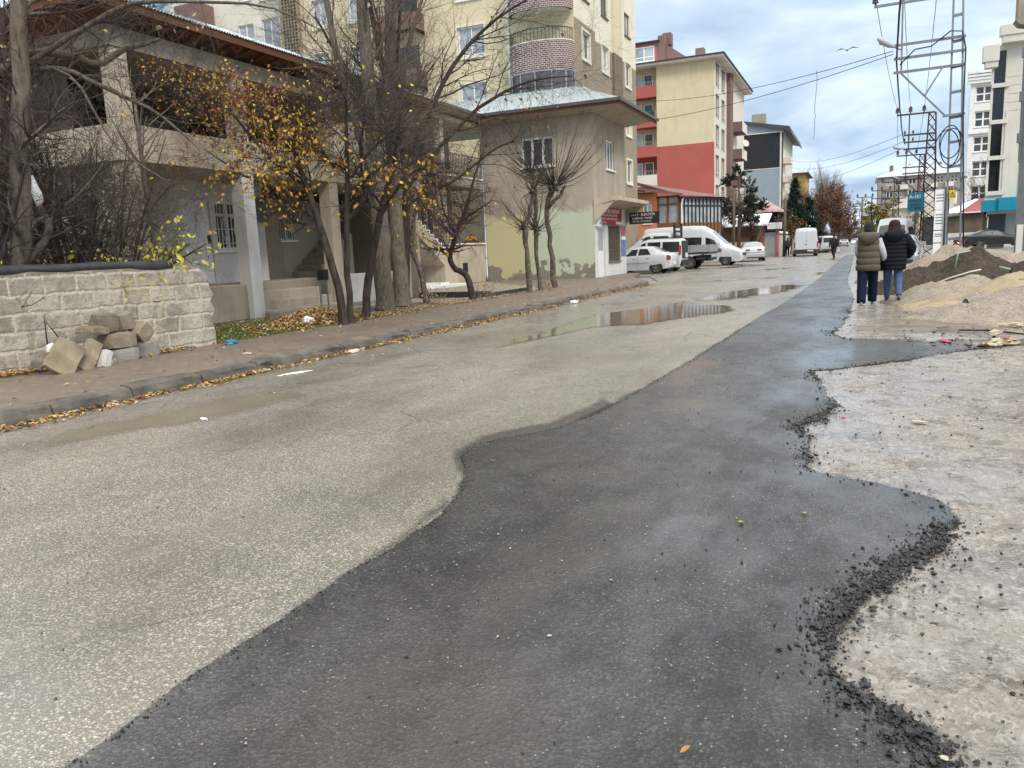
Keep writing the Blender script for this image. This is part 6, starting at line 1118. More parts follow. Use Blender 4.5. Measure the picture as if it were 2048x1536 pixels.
def bark(name, c1, c2, sc=6, st=.15, b=.7, birch=False):
    g = NG(name); v = g.map((1, 1, st)); n = g.noise(sc*3, 7, .65, v); a = g.ramp(n, [(.38, 0), (.62, 1)]); c = g.mix(a, c1, c2)
    c = g.mix(g.math('MULTIPLY', g.ramp(g.noise(2.5, 5, .6), [(.5, 0), (.7, 1)]), .5), c, tuple(x*1.35 for x in c2))
    if birch: c = g.mix(g.ramp(g.noise(7, 6, .66, g.map((1, 1, 1.6))), [(.54, 0), (.66, .6)]), c, (.27, .245, .205))
    return g.done(c, .95, g.bump(n, b, .03), .2)
TM = dict(pop=bark('poplar_bark', (.075, .062, .05), (.19, .16, .128), 15, .12, .8), dark=bark('dark_bark', (.026, .020, .018), (.070, .054, .046)), brown=bark('brown_bark', (.075, .050, .040), (.14, .098, .078)), grey=bark('grey_bark', (.075, .062, .050), (.17, .14, .112), 6, .2), birch=bark('speckled_bark', (.05, .040, .032), (.135, .112, .09), 5, .5, .6, True),
    twig=mat('dark_twigs', (.038, .027, .023), (.062, .045, .036), 3, 2, .9), twig2=mat('grey_brown_twigs', (.10, .075, .056), (.14, .108, .08), 3, 2, .9), twigr=mat('reddish_twigs', (.068, .034, .028), (.095, .05, .04), 3, 2, .9), twigp=mat('pale_twigs', (.25, .205, .15), (.19, .155, .115), 2, 2, .9),
    y1=mat('yellow_leaf', (.56, .37, .035), (.48, .30, .03), 5, 2, .6), y2=mat('amber_leaf', (.42, .20, .025), (.36, .17, .022), 5, 2, .6), y3=mat('rust_leaf', (.24, .085, .022), (.19, .065, .018), 5, 2, .6), y4=mat('lime_yellow_leaf', (.50, .45, .045), (.42, .40, .05), 5, 2, .6), y5=mat('straw_leaf', (.50, .36, .17), (.36, .25, .12), 5, 2, .7), y6=mat('brown_leaf', (.16, .085, .045), (.11, .06, .035), 5, 2, .8), gr=mat('green_leaf', (.10, .14, .025), (.14, .17, .03), 5, 2, .6))
LEAF = [TM['y1'], TM['y2'], TM['y3'], TM['y4'], TM['y5'], TM['y6'], TM['gr']]
def tree(name, label, base, stems, wood, twig, levels, cat='tree', group=None, lv=None, ks=14, sides=10, flare=1.3, lname='leaves', tk=None):
    # stems: list of ([points], [radii]); levels: spawn arguments, each level grows from the previous one
    t = thing(name, label, cat, base, group); mb = MB(); P = []; Q = []
    for pts, rad in stems:
        p, r = resample(pts, rad, ks); p[1:-1] += TR.normal(size=(ks-2, 3))*np.minimum(r[1:-1, None]*.22, .014); P.append(p); Q.append(r)
    P = np.array(P); Q = np.array(Q)
    for i in range(len(P)):
        if stems[i][0][0][2] < base[2]+.3: Q[i, 0] *= flare
    tubes(mb, P, Q, sides); mb.build('trunk', wood, t, True, fix=False)
    cur = (P, Q); allp = []; cm = MB(); bm_ = MB(); hasb = False
    for li, a in enumerate(levels):
        a = dict(a); src = a.pop('src', None); sd = a.pop('sides', 3); thick = a.pop('branch', False)
        S_ = cur if src is None else (P, Q) if src == 0 else allp[src-1]
        N_ = spawn(S_[0], S_[1], **a); allp.append(N_); cur = N_
        if thick: tubes(bm_, *N_, sd or 5); hasb = True
        else: tubes(cm, *N_, sd)
    if hasb: bm_.build('branches', wood, t, True, fix=False)
    if cm.n: cm.build('crown', twig, t, fix=False)
    if lv:
        lm = MB()
        for a in lv: a = dict(a); src = a.pop('src', len(allp)); leaves(lm, allp[src-1][0], **a)
        if lm.n: lm.build(lname, LEAF, t, fix=False)
    return t
Gz = .14
# tall tree at the left edge, behind the block wall
B = (-11.0, 7.25, Gz)
PY_ = lambda l, Y: [tuple(PY(px, py, Y+.25*i)) for i, (px, py) in enumerate(l)]
tree('bare_tree', 'tall grey-barked bare tree behind the block wall at the left edge', B, [([(-10.78, 7.2, Gz), (-10.5, 7.2, 1.7), (-10.2, 7.2, 3.05), (-9.95, 7.2, 4.25), (-9.6, 7.2, 6.0)], [.15, .135, .12, .105, .085]), (PY_([(38, 540), (66, 508), (100, 455), (72, 400), (55, 330), (45, 270)], 7.1), [.07, .055, .05, .042, .034, .024]),
    (PY_([(-30, 180), (30, 118), (90, 102), (150, 112), (200, 128), (245, 100), (320, 78)], 7.2), [.055, .055, .052, .048, .044, .042, .02]), (PY_([(-30, 170), (60, 140), (130, 140), (190, 165), (260, 200), (320, 230), (400, 300)], 7.3), [.04, .038, .034, .03, .026, .02, .01]), (PY_([(30, 150), (110, 95), (200, 35), (280, 5), (400, 4), (540, 14), (640, 60)], 7.4), [.04, .036, .032, .026, .02, .015, .008]), (PY_([(30, 60), (60, 120), (150, 160), (230, 290), (330, 360)], 7.3), [.012, .02, .018, .014, .006]), (PY_([(35, 250), (110, 120), (170, 60), (240, 20)], 7.6), [.02, .018, .014, .008])],
    TM['grey'], TM['twig'], [dict(n=60, ln=(.6, 1.7), ang=(30, 75), up=.02, wob=.18, branch=True, sides=4, rf=.3), dict(n=900, ln=(.3, 1.1), ang=(25, 70), up=.0, wob=.2), dict(n=3400, ln=(.1, .4), ang=(25, 70), wob=.22, k=4)], lv=[dict(n=60, size=.08, mats_n=1, m0=4), dict(n=50, size=.07, mats_n=1, m0=5)])
tree('dark_tree', 'slim dark reddish trunk at the extreme left edge behind the wall', (-11.6, 7.5, Gz), [(PY_([(6, 530), (8, 400), (10, 200), (4, 20)], 7.5), [.05, .045, .04, .035])], TM['dark'], TM['twigr'], [dict(n=70, ln=(.4, 1.3), ang=(30, 80), wob=.2), dict(n=700, ln=(.15, .6), ang=(25, 75), wob=.2, k=4)])
# tangle of bare shrubs behind the wall
for i, (x, y, n_, hh, lab) in enumerate([(-10.9, 6.6, 9, 3.0, 'dark bare shrub crowding the left end of the block wall'), (-11.2, 8.5, 12, 3.2, 'tangled bare shrub with black arching stems behind the middle of the block wall'), (-11.9, 9.6, 12, 3.4, 'dense dark shrub in front of the concrete house corner column'), (-11.5, 8.9, 9, 2.7, 'bare brown shrub between the yellow shrub and the concrete house'), (-12.3, 8.2, 10, 3.3, 'reddish bare shrub deep in the garden behind the wall')]):
    st_ = []
    for q in range(n_):
        a = TR.uniform(0, 6.28); r_ = TR.uniform(.3, 1.15); st_.append(([(x+.15*math.cos(a), y+.2*math.sin(a), Gz), (x+.4*r_*math.cos(a), y+.4*r_*math.sin(a), hh*.38), (x+.8*r_*math.cos(a), y+.85*r_*math.sin(a), hh*TR.uniform(.62, .85)), (x+1.25*r_*math.cos(a)+TR.normal()*.2, y+1.35*r_*math.sin(a), hh*TR.uniform(.7, 1.1))], [TR.uniform(.02, .05), .026, .016, .006]))
    tree('bare_shrub', lab, (x, y, Gz), st_, TM['dark'], [TM['twig'], TM['twig'], TM['twig'], TM['twig2'], TM['twigr']][i], [dict(n=150, ln=(.5, 1.3), ang=(25, 80), up=.03, wob=.2, rf=.5), dict(n=900, ln=(.25, .7), ang=(25, 75), wob=.22, k=5), dict(n=3200, ln=(.08, .32), ang=(25, 75), wob=.22, k=4)], 'shrub', 'bare shrubs behind the wall', [dict(n=35, size=.06, mats_n=1, m0=5), dict(n=14, size=.06, mats_n=2, m0=3)], ks=9, sides=6)
b = (-10.35, 8.3, Gz); st_ = [([b, (-10.2, 8.3+.1*k, 1.1), (-10.1+.1*k, 8.4+.25*k, 1.75)], [.05, .03, .008]) for k in range(-2, 6)]
tree('yellow_shrub', 'low shrub with lime-yellow leaves hanging over the block wall coping', b, st_, TM['dark'], TM['twig'], [dict(n=60, ln=(.3, .8), ang=(30, 80), up=-.04, wob=.15), dict(n=160, ln=(.15, .4), ang=(25, 70), up=-.05, wob=.18, k=5)], 'shrub', None, [dict(n=330, size=.09, mats_n=1, m0=3, droop=.7, t0=.1), dict(n=40, size=.08, mats_n=1, m0=0, droop=.7)], ks=8, sides=6)
# thin grey post-like stem in the garden
tree('sapling', 'straight slim grey sapling in front of the concrete balcony', (-11.35, 10.2, Gz), [([(-11.35, 10.2, Gz), (-11.34, 10.2, 1.8), (-11.42, 10.22, 3.6), (-11.5, 10.3, 4.4)], [.05, .042, .036, .02])], TM['grey'], TM['twig2'], [dict(n=14, ln=(.4, 1.2), ang=(30, 60), up=.1, wob=.12, t0=.55), dict(n=60, ln=(.15, .5), ang=(25, 60), wob=.18)], ks=10, sides=7)
# autumn tree with several stems beside the sidewalk
B = (-9.45, 13.2, Gz)
st_ = [([(-9.3, 12.75, Gz), (-9.38, 12.7, 1.1), (-9.75, 12.75, 2.3), (-10.05, 12.75, 3.2), (-10.45, 12.8, 4.3)], [.085, .075, .065, .05, .02]), ([(-9.36, 13.1, Gz), (-9.4, 13.15, 1.4), (-9.3, 13.2, 2.8), (-9.15, 13.1, 4.0), (-8.95, 13.0, 5.1)], [.07, .062, .05, .034, .012]), ([(-9.6, 13.9, Gz), (-9.38, 13.9, 1.2), (-8.98, 13.9, 2.4), (-8.65, 13.9, 3.2), (-8.4, 13.9, 4.2)], [.09, .082, .07, .045, .015]),
    ([(-9.75, 12.75, 2.2), (-10.3, 12.5, 2.75), (-10.9, 12.1, 3.1), (-11.5, 11.8, 3.6)], [.045, .036, .026, .01]), ([(-9.45, 13.2, 2.4), (-9.1, 13.4, 2.9), (-8.6, 13.6, 3.2), (-8.1, 13.6, 3.0)], [.045, .036, .026, .01]), ([(-9.9, 12.75, 2.8), (-10.6, 12.6, 3.4), (-11.2, 12.4, 4.2), (-11.6, 12.3, 4.8)], [.04, .032, .024, .01]), ([(-9.2, 13.8, 2.4), (-9.3, 13.7, 3.2), (-9.1, 13.6, 4.0), (-9.0, 13.6, 4.6)], [.04, .032, .022, .01]), ([(-9.5, 13.1, 3.2), (-10.0, 12.9, 3.9), (-10.7, 12.6, 4.5)], [.034, .026, .01]), ([(-9.0, 13.9, 2.3), (-8.4, 13.8, 2.9), (-7.8, 13.7, 3.1), (-7.4, 13.6, 2.8)], [.04, .03, .02, .008]), ([(-9.2, 13.2, 3.0), (-8.6, 13.3, 3.6), (-8.0, 13.4, 3.8)], [.034, .024, .008])]
tree('autumn_tree', 'multi-stemmed tree with orange and yellow leaves still hanging in front of the concrete house', B, st_, TM['dark'], TM['twig'], [dict(n=70, ln=(.6, 1.5), ang=(30, 75), up=-.01, wob=.16, rf=.5, t0=.35), dict(n=1700, ln=(.3, 1.0), ang=(25, 70), up=-.05, wob=.18, k=6, t0=.2), dict(n=9500, ln=(.12, .42), ang=(20, 70), up=-.06, wob=.2, k=4, t0=.15)], lv=[
    dict(n=2400, size=.07, mats_n=2, m0=1, t0=.2, box=((-12.6, 11, 3.1), (-9.9, 14.5, 5.2))), dict(n=950, size=.085, mats_n=2, m0=0, t0=.2, box=((-11, 11, 2.6), (-9.3, 14.6, 4.2))), dict(n=620, size=.1, mats_n=2, m0=0, t0=.2, box=((-11.5, 11, 1.4), (-7.5, 15, 3.3))), dict(n=60, size=.09, mats_n=1, m0=3, t0=.2), dict(n=900, size=.075, mats_n=2, m0=2, t0=.2, box=((-12.6, 11, 3.2), (-9.4, 14.5, 5.2)))], ks=16)
# poplars
tree('poplar', 'thick furrowed poplar trunk on the left of the pair by the sidewalk', (-10.72, 16.4, Gz), [([(-10.72, 16.4, Gz), (-10.68, 16.4, 2.2), (-10.72, 16.4, 5), (-10.75, 16.4, 9)], [.235, .205, .165, .12]), ([(-10.7, 16.3, 3.4), (-11.1, 16.1, 5.0), (-11.7, 16.0, 8.5)], [.09, .085, .06])], TM['pop'], TM['twig2'], [dict(n=26, ln=(1.2, 3.2), ang=(30, 65), up=.05, wob=.12, branch=True, sides=5, rf=.2, t0=.42), dict(n=420, ln=(.5, 1.5), ang=(25, 60), up=.0, wob=.17), dict(n=1800, ln=(.2, .7), ang=(25, 60), wob=.2, k=4)], lv=[dict(n=20, size=.11, mats_n=1, m0=5)], sides=18, ks=18, flare=1.1)
tree('poplar', 'thick paler poplar trunk on the right of the pair by the sidewalk', (-11.0, 17.7, Gz), [([(-11.0, 17.7, Gz), (-11.05, 17.7, 2.2), (-10.95, 17.7, 5), (-10.7, 17.7, 9.5)], [.225, .19, .155, .12]), ([(-11.0, 17.6, 3.8), (-10.7, 17.4, 4.6), (-10.0, 17.0, 6.2), (-9.2, 16.8, 7.6)], [.10, .085, .06, .02])], TM['pop'], TM['twig2'], [dict(n=24, ln=(1.2, 3.4), ang=(30, 70), up=.05, wob=.12, branch=True, sides=5, rf=.2, t0=.42), dict(n=460, ln=(.5, 1.6), ang=(25, 60), wob=.17), dict(n=1800, ln=(.2, .7), ang=(25, 60), wob=.2, k=4)], lv=[dict(n=24, size=.11, mats_n=1, m0=5)], sides=18, ks=18, flare=1.1)
# dark spreading tree right behind the poplars, arching over toward the corner house
B = (-11.6, 18.8, Gz)
tree('spreading_tree', 'dark bare tree with long arching branches over the yard between poplars and corner house', B, [([B, (-11.4, 18.7, 2.0), (-11.2, 18.6, 4.0), (-11.5, 18.4, 6), (-11.9, 18.2, 9)], [.13, .12, .10, .08, .05]), ([(-11.2, 18.6, 3.8), (-10.6, 19.0, 5.2), (-9.9, 19.4, 6.5), (-9.0, 19.8, 7.4), (-7.6, 20, 8.0)], [.085, .07, .055, .04, .012]), ([(-11.25, 18.6, 3.2), (-10.3, 19.2, 4.4), (-9.3, 19.8, 5.4), (-8.2, 20.3, 5.9), (-7.0, 20.4, 5.9)], [.07, .055, .045, .03, .01]), ([(-11.3, 18.6, 4.6), (-12.2, 18, 6.0), (-13.0, 17.6, 7.6)], [.06, .05, .03]), ([(-11.2, 18.6, 4.4), (-11.0, 18.2, 6.2), (-10.6, 18, 8.2)], [.06, .05, .03]), ([(-11.3, 18.6, 2.8), (-10.2, 19.4, 3.4), (-9.2, 20.0, 4.2), (-8.6, 20.2, 4.4)], [.05, .04, .03, .01])],
    TM['dark'], TM['twig'], [dict(n=60, ln=(1.0, 2.6), ang=(25, 65), up=.03, wob=.13, branch=True, sides=4, rf=.4, t0=.3), dict(n=800, ln=(.5, 1.5), ang=(25, 65), up=.0, wob=.17), dict(n=3000, ln=(.2, .65), ang=(25, 60), wob=.2, k=4)], lv=[dict(n=45, size=.12, mats_n=1, m0=5), dict(n=30, size=.10, mats_n=2, m0=1, box=((-10, 17, 3), (-7, 21, 6)))], sides=10)
def pollard(label, base, pts, rad, wood, twig, heads, n, ln, extra=None, leafn=0):
    # trunk with swollen knobs that throw long whippy shoots
    st_ = [(pts, rad)] + (extra or []); t = thing('pollarded_tree', label, 'tree', base, 'pollarded street trees'); mb = MB(); P = []; Q = []
    for p, r in st_:
        a, b_ = resample(p, r, 16); a[1:-1] += TR.normal(size=(14, 3))*np.minimum(b_[1:-1, None]*.25, .03); P.append(a); Q.append(b_*(1+.12*TR.normal(size=16)))
    tubes(mb, np.array(P), np.array(Q), 9)
    for (c, r) in heads:
        for q in range(9): d = TR.normal(size=3)*r*.35; mb.ball(tuple(np.array(c)+d), r*TR.uniform(.25, .45), 0, 7, 5)
    mb.build('trunk', wood, t, True, fix=False); cm = MB(); al = []
    for (c, r) in heads:
        k = 9; nn = n; d = nrm(TR.normal(size=(nn, 3))*np.array([1, 1, .55])+np.array([0, 0, .75])); Lh = TR.uniform(*ln, nn)*np.clip(.55+d[:, 2]*.6, .5, 1.1); S_ = np.empty((nn, k, 3)); S_[:, 0] = np.array(c)+d*r*.5
        for s in range(1, k):
            d = nrm(d+TR.normal(size=(nn, 3))*.05+np.array([0, 0, .10])); S_[:, s] = S_[:, s-1]+d*(Lh/(k-1))[:, None]
        r0 = TR.uniform(.007, .017, nn)[:, None]*np.linspace(1, .22, k)[None, :]; tubes(cm, S_, r0, 4); al.append((S_, r0)); N_ = spawn(S_, r0, n=nn*4, ln=(.15, .7), ang=(18, 50), up=.03, wob=.12, k=4, t0=.15); tubes(cm, *N_, 3)
        sh = nrm(TR.normal(size=(60, 3))+np.array([0, 0, -.2])); S2 = np.array(c)[None, None, :]+sh[:, None, :]*np.linspace(.3, 1.6, 4)[None, :, None]*r*1.6; tubes(cm, S2, np.full((60, 4), .004), 3)
    cm.build('crown', twig, t, fix=False)
    if leafn: lm = MB(); leaves(lm, al[0][0], leafn, .07, 2, m0=2); lm.build('leaves', LEAF, t, fix=False)
z = Gz
_pol = pollard
def pollard(l, b, p, r, *a, **k): return _pol(l, b, p, [q*.74 for q in r], *a, **k)
pollard('speckled leaning pollard with a tuft of rusty leaves just right of the poplars', (-11.0, 19.0, z), [(-10.95, 18.9, z), (-11.1, 18.9, 1.0), (-11.35, 18.9, 1.7), (-11.15, 18.9, 2.6), (-10.75, 18.9, 3.25)], [.13, .11, .085, .075, .065], TM['birch'], TM['twigp'], [((-10.7, 18.9, 3.35), .17)], 22, (.7, 1.7), leafn=60)
tree('twisted_tree', 'small dark tree with a sharply bent trunk and dense reddish twigs', (-9.95, 19.7, z), [([tuple(PY(px, py, 19.7)) for px, py in [(948, 604), (939, 568), (930, 548), (909, 535), (900, 512), (911, 472), (928, 432), (936, 400)]], [.10, .09, .085, .08, .075, .065, .055, .045]), ([tuple(PY(px, py, 19.7)) for px, py in [(936, 402), (950, 350), (968, 300)]], [.045, .03, .012]), ([tuple(PY(px, py, 19.7)) for px, py in [(912, 470), (890, 430), (880, 385)]], [.04, .03, .012]), ([tuple(PY(px, py, 19.7)) for px, py in [(925, 440), (955, 420), (985, 400)]], [.04, .028, .01])], TM['dark'], TM['twigr'], [dict(n=60, ln=(.4, 1.0), ang=(30, 80), up=.02, wob=.2, t0=.55), dict(n=420, ln=(.2, .6), ang=(25, 75), wob=.22, k=5), dict(n=1500, ln=(.08, .3), ang=(25, 75), wob=.22, k=4)], lv=[dict(n=20, size=.08, mats_n=2, m0=1)], ks=18)
pollard('knobbly pale-barked pollard, left of the three by the green wall', (-9.56, 23.0, z), [(-9.56, 23.0, z), (-9.62, 23, 1.4), (-9.62, 23, 2.1), (-9.45, 23, 2.75), (-9.35, 23, 3.2)], [.12, .11, .115, .085, .07], TM['birch'], TM['twig'], [((-9.35, 23, 3.25), .15), ((-9.75, 23, 2.15), .09)], 16, (.5, 1.9))
pollard('slim knobbly pollard, middle of the three by the green wall', (-9.75, 24.4, z), [(-9.75, 24.4, z), (-9.85, 24.4, 1.6), (-9.8, 24.4, 2.6), (-9.85, 24.4, 3.6), (-9.93, 24.4, 3.95)], [.11, .09, .105, .085, .07], TM['birch'], TM['twig'], [((-9.92, 24.4, 4.0), .16), ((-9.82, 24.4, 2.1), .08)], 34, (.8, 2.6))
pollard('dark pollard with widest fan of long shoots, right of the three by green wall', (-9.78, 25.9, z), [(-9.78, 25.9, z), (-9.95, 25.9, 1.5), (-10.0, 25.9, 2.8), (-9.95, 25.9, 3.15), (-9.8, 25.9, 3.45)], [.13, .115, .11, .12, .13], TM['birch'], TM['twig'], [((-9.72, 25.9, 3.6), .26)], 110, (1.6, 4.1), [([(-9.95, 25.9, 2.9), (-9.55, 25.9, 3.25), (-9.3, 25.9, 3.6)], [.08, .06, .04])])
# weeds and basal sprouts
for (x, y, lab) in [(-9.75, 24.8, 'tuft of dry basal sprouts at the foot of the middle pollard'), (-10.6, 18.7, 'tuft of dry straw-coloured weeds by the twisted tree'), (-9.9, 20.4, 'sparse dry weeds behind the twisted tree trunk')]:
    t = thing('weed_tuft', lab, 'weeds', (x, y, z)); mb = MB(); n = 40; d = nrm(TR.normal(size=(n, 3))*np.array([.6, .6, .2])+np.array([0, 0, 1.])); L_ = TR.uniform(.2, .7, n); S_ = np.array([x, y, z])+TR.normal(size=(n, 1, 3))*np.array([.12, .2, 0])+d[:, None, :]*np.linspace(0, 1, 4)[None, :, None]*L_[:, None, None]; tubes(mb, S_, np.full((n, 4), .004)*np.linspace(1, .4, 4), 3); mb.build('stalks', TM['twigp'], t, fix=False); lm = MB(); leaves(lm, S_, 60, .06, 2, m0=4); lm.build('leaves', LEAF, t, fix=False)
# conifers and street trees farther on
CM_ = dict(pine=mat('pine_needles', (.020, .034, .019), (.035, .05, .028), 3, 3, .9), spruce=mat('spruce_needles', (.010, .030, .017), (.018, .045, .024), 3, 3, .9))
def conifer(label, x, y, hgt, rad, m, z0=.6, tiers=26, per=15, shape=.9, tip=.16, nd=46, droop=.25, up=0):
    t = thing('conifer', label, 'tree', (x, y, 0)); mb = MB(); mb.tube([(x, y, -.1), (x, y, hgt*.5), (x, y, hgt)], [hgt*.018, hgt*.012, .02], 8); mb.build('trunk', TM['brown'], t, True, fix=False); mb = MB(); P = []
    for i in range(tiers):
        f = i/tiers; zz = z0+(hgt-z0)*f; rr = rad*(1-f)**shape*TR.uniform(.8, 1.1)
        for j in range(max(5, int(per*(1-f*.6)))):
            a = TR.uniform(0, 6.28); r = rr*TR.uniform(.6, 1.12); d = np.array([math.cos(a), math.sin(a), 0]); P.append([np.array([x, y, zz])+d*r*s+np.array([0, 0, (-droop*r*s**1.5+up*r*s**2)]) for s in (0, .35, .7, 1)])
    P = np.array(P); tubes(mb, P, np.full(P.shape[:2], .02)*np.array([1, .8, .5, .3]), 3, 1)
    n = len(P)*nd; ix = TR.integers(0, len(P), n); s = TR.uniform(.2, 1.0, n)**.75*2.999; i = s.astype(int); f = (s-i)[:, None]; p = P[ix, i]*(1-f)+P[ix, i+1]*f; ax = nrm(P[ix, 3]-P[ix, 0]); d = nrm(ax*.6+TR.normal(size=(n, 3))*.7); q = nrm(np.cross(d, TR.normal(size=(n, 3)))); L_ = TR.uniform(.5, 1.2, n)[:, None]*tip
    V = np.stack([p-q*L_*.22, p+q*L_*.22, p+d*L_], 1).reshape(-1, 3); mb.arr(V, np.arange(n*3).reshape(-1, 3)); mb.build('crown', [m, TM['brown']], t, fix=False); return t
def pine(label, x, y, hgt, m):
    t = thing('conifer', label, 'tree', (x, y, 0)); mb = MB(); mb.tube([(x, y, -.1), (x+.1, y, hgt*.5), (x-.1, y, hgt)], [.2, .14, .03], 8)
    P = []
    for i in range(34):
        f = TR.uniform(.36, 1); a = TR.uniform(0, 6.28); r = 2.7*(1.05-f)**.5*TR.uniform(.55, 1.1)*1.1; P.append([(x+r*s*math.cos(a), y+r*s*math.sin(a), hgt*f*.93+r*.22*s**1.6) for s in (0, .4, .75, 1)])
    P = np.array(P); tubes(mb, P, np.full(P.shape[:2], .05)*np.array([1, .7, .45, .3]), 4); mb.build('trunk', TM['brown'], t, True, fix=False); mb = MB(); N_ = spawn(P, np.full(P.shape[:2], .03), n=420, ln=(.3, .8), ang=(20, 60), up=.12, wob=.1, k=4, t0=.35); tubes(mb, *N_, 3, 1)
    e = N_[0]; n = 17000; ix = TR.integers(0, len(e), n); s = TR.uniform(.3, 1, n)*2.999; i = s.astype(int); f = (s-i)[:, None]; p = e[ix, i]*(1-f)+e[ix, i+1]*f; d = nrm(nrm(e[ix, 3]-e[ix, 0])*.5+TR.normal(size=(n, 3))*.7+np.array([0, 0, .3])); q = nrm(np.cross(d, TR.normal(size=(n, 3)))); L_ = TR.uniform(.12, .26, n)[:, None]; mb.arr(np.stack([p-q*L_*.2, p+q*L_*.2, p+d*L_], 1).reshape(-1, 3), np.arange(n*3).reshape(-1, 3)); mb.build('crown', [m, TM['brown']], t, fix=False)
pine('shaggy green pine with open branches in front of the red block', -10.7, 78, 8.9, CM_['pine'])
conifer('tall pointed dark spruce in front of the mustard block', -7.1, 97, 8.6, 2.3, CM_['spruce'], .8, 30, 15, .85, .34, 40)
conifer('broader lower dark spruce leaning over the white panel van', -5.7, 99, 6.4, 2.6, CM_['spruce'], .6, 24, 16, .8, .34, 40)
def street_tree(label, x, y, hgt, rad, wood, twig, name='bare_tree', n3=1000, up=.08, lv=None, lean=0, group=None, ang=(15, 45), trunk=.3, nst=6):
    st_ = [([(x, y, -.05), (x+.02*hgt, y, hgt*trunk), (x+lean*.5, y, hgt*.65), (x+lean, y, hgt*.95)], [hgt*.022, hgt*.018, hgt*.01, .012])]
    for q in range(nst):
        a = 6.28*q/nst+TR.uniform(-.4, .4); r = rad*TR.uniform(.4, .9); z0 = hgt*TR.uniform(.15, .45); st_.append(([(x, y, z0), (x+.5*r*math.cos(a), y+.5*r*math.sin(a), z0+hgt*.22), (x+r*math.cos(a)+lean*.5, y+r*math.sin(a), min(hgt, z0+hgt*TR.uniform(.35, .6)))], [hgt*.011, hgt*.008, .012]))
    return tree(name, label, (x, y, 0), st_, wood, twig, [dict(n=70, ln=(hgt*.12, hgt*.3), ang=ang, up=up, wob=.1, rf=.5, rmin=.012), dict(n=n3//2, ln=(hgt*.06, hgt*.18), ang=ang, up=up, wob=.12, rmin=.009, k=4), dict(n=n3, ln=(hgt*.03, hgt*.09), ang=(15, 60), up=up, wob=.15, rmin=.008, k=3)], 'tree', group, lv, ks=8, sides=6)
GT = 'bare street trees down the left side'
street_tree('pale bare poplar with upswept twigs, tallest of the street trees', -5.6, 132, 10.6, 1.9, TM['brown'], TM['twigp'], n3=2600, up=.25, group=GT, ang=(8, 28))
street_tree('second pale poplar just right of the tallest one', -4.4, 140, 10.2, 1.7, TM['brown'], TM['twigp'], n3=2200, up=.25, group=GT, ang=(8, 28))
street_tree('russet-leaved tree in front of the pale poplars', -5.0, 116, 7.4, 2.2, TM['brown'], TM['twigr'], 'russet_tree', 2200, .1, [dict(n=2600, size=.22, mats_n=1, m0=5), dict(n=800, size=.2, mats_n=1, m0=2)], group=GT)
street_tree('russet tree with a rounded crown nearest the white people carrier', -3.6, 124, 7.6, 2.0, TM['brown'], TM['twigr'], 'russet_tree', 2200, .1, [dict(n=2600, size=.22, mats_n=1, m0=5), dict(n=900, size=.22, mats_n=1, m0=2)], group=GT)
street_tree('dark leafless tree between the mustard block and the russet trees', -8.4, 125, 9.2, 2.2, TM['dark'], TM['twig'], n3=1600, group=GT)
street_tree('lower russet tree farther down the left side', -3.6, 150, 6.2, 2.6, TM['brown'], TM['twigr'], 'russet_tree', 1800, .08, [dict(n=2400, size=.26, mats_n=1, m0=5)], group=GT)
street_tree('small russet tree closing the row down the left side', -3.2, 175, 5.6, 3.0, TM['brown'], TM['twigr'], 'russet_tree', 1600, .06, [dict(n=2000, size=.3, mats_n=1, m0=5)], group=GT)
street_tree('bare twiggy tree against the blue-grey block wall', -11.2, 90, 6.6, 2.2, TM['dark'], TM['twigr'], n3=1400)
street_tree('low bare shrubby tree behind the garden wall beside the pine', -12.2, 74, 3.6, 2.0, TM['dark'], TM['twig'], n3=1400)
street_tree('low bare tree with rusty leaves behind the white roofed shed', -9.6, 79.2, 3.8, 1.5, TM['dark'], TM['twigr'], n3=1000, lv=[dict(n=160, size=.16, mats_n=2, m0=1)])
street_tree('rusty leaved shrub between the garden wall and the spruces', -6.9, 90.5, 3.8, 1.4, TM['brown'], TM['twigr'], n3=900, lv=[dict(n=380, size=.16, mats_n=2, m0=1)])
street_tree('yellow-green leafy shrub above the cap of the vest walker', 1.2, 92, 4.2, 1.7, TM['brown'], TM['twig'], 'leafy_shrub', 900, .05, [dict(n=900, size=.24, mats_n=1, m0=6), dict(n=700, size=.24, mats_n=1, m0=1), dict(n=300, size=.2, mats_n=1, m0=3)])
street_tree('pale twiggy shrub beside the foot of the rusty lattice poles', 4.5, 86, 3.6, 1.6, TM['brown'], TM['twig2'], n3=900, lv=[dict(n=300, size=.2, mats_n=1, m0=6)])
street_tree('bare dark tree in front of the white apartment block on the right', 13.2, 108, 8.2, 2.4, TM['dark'], TM['twig'], n3=1300)
# far-off brown wood closing the street
mb = MB(); n = 260; xs = TR.uniform(-75, 60, n); ys = TR.uniform(230, 420, n); hs = TR.uniform(3, 7, n)*np.where(xs > -2, .8, 1.2)
for i in range(n):
    if -2 < xs[i]-0*ys[i] < 6 and ys[i] < 400: continue
    k = 60; d = nrm(TR.normal(size=(k, 3))*np.array([.6, .6, .25])+np.array([0, 0, .8])); S_ = np.array([xs[i], ys[i], hs[i]*.12])+TR.normal(size=(k, 1, 3))*np.array([hs[i]*.2, hs[i]*.2, hs[i]*.1])+d[:, None, :]*np.linspace(0, 1, 3)[None, :, None]*(hs[i]*TR.uniform(.35, .85, k))[:, None, None]; tubes(mb, S_, np.full((k, 3), .10)*np.array([1, .6, .2]), 3)
stuff(mb.build('far_wood', TM['twigr'], fix=False))
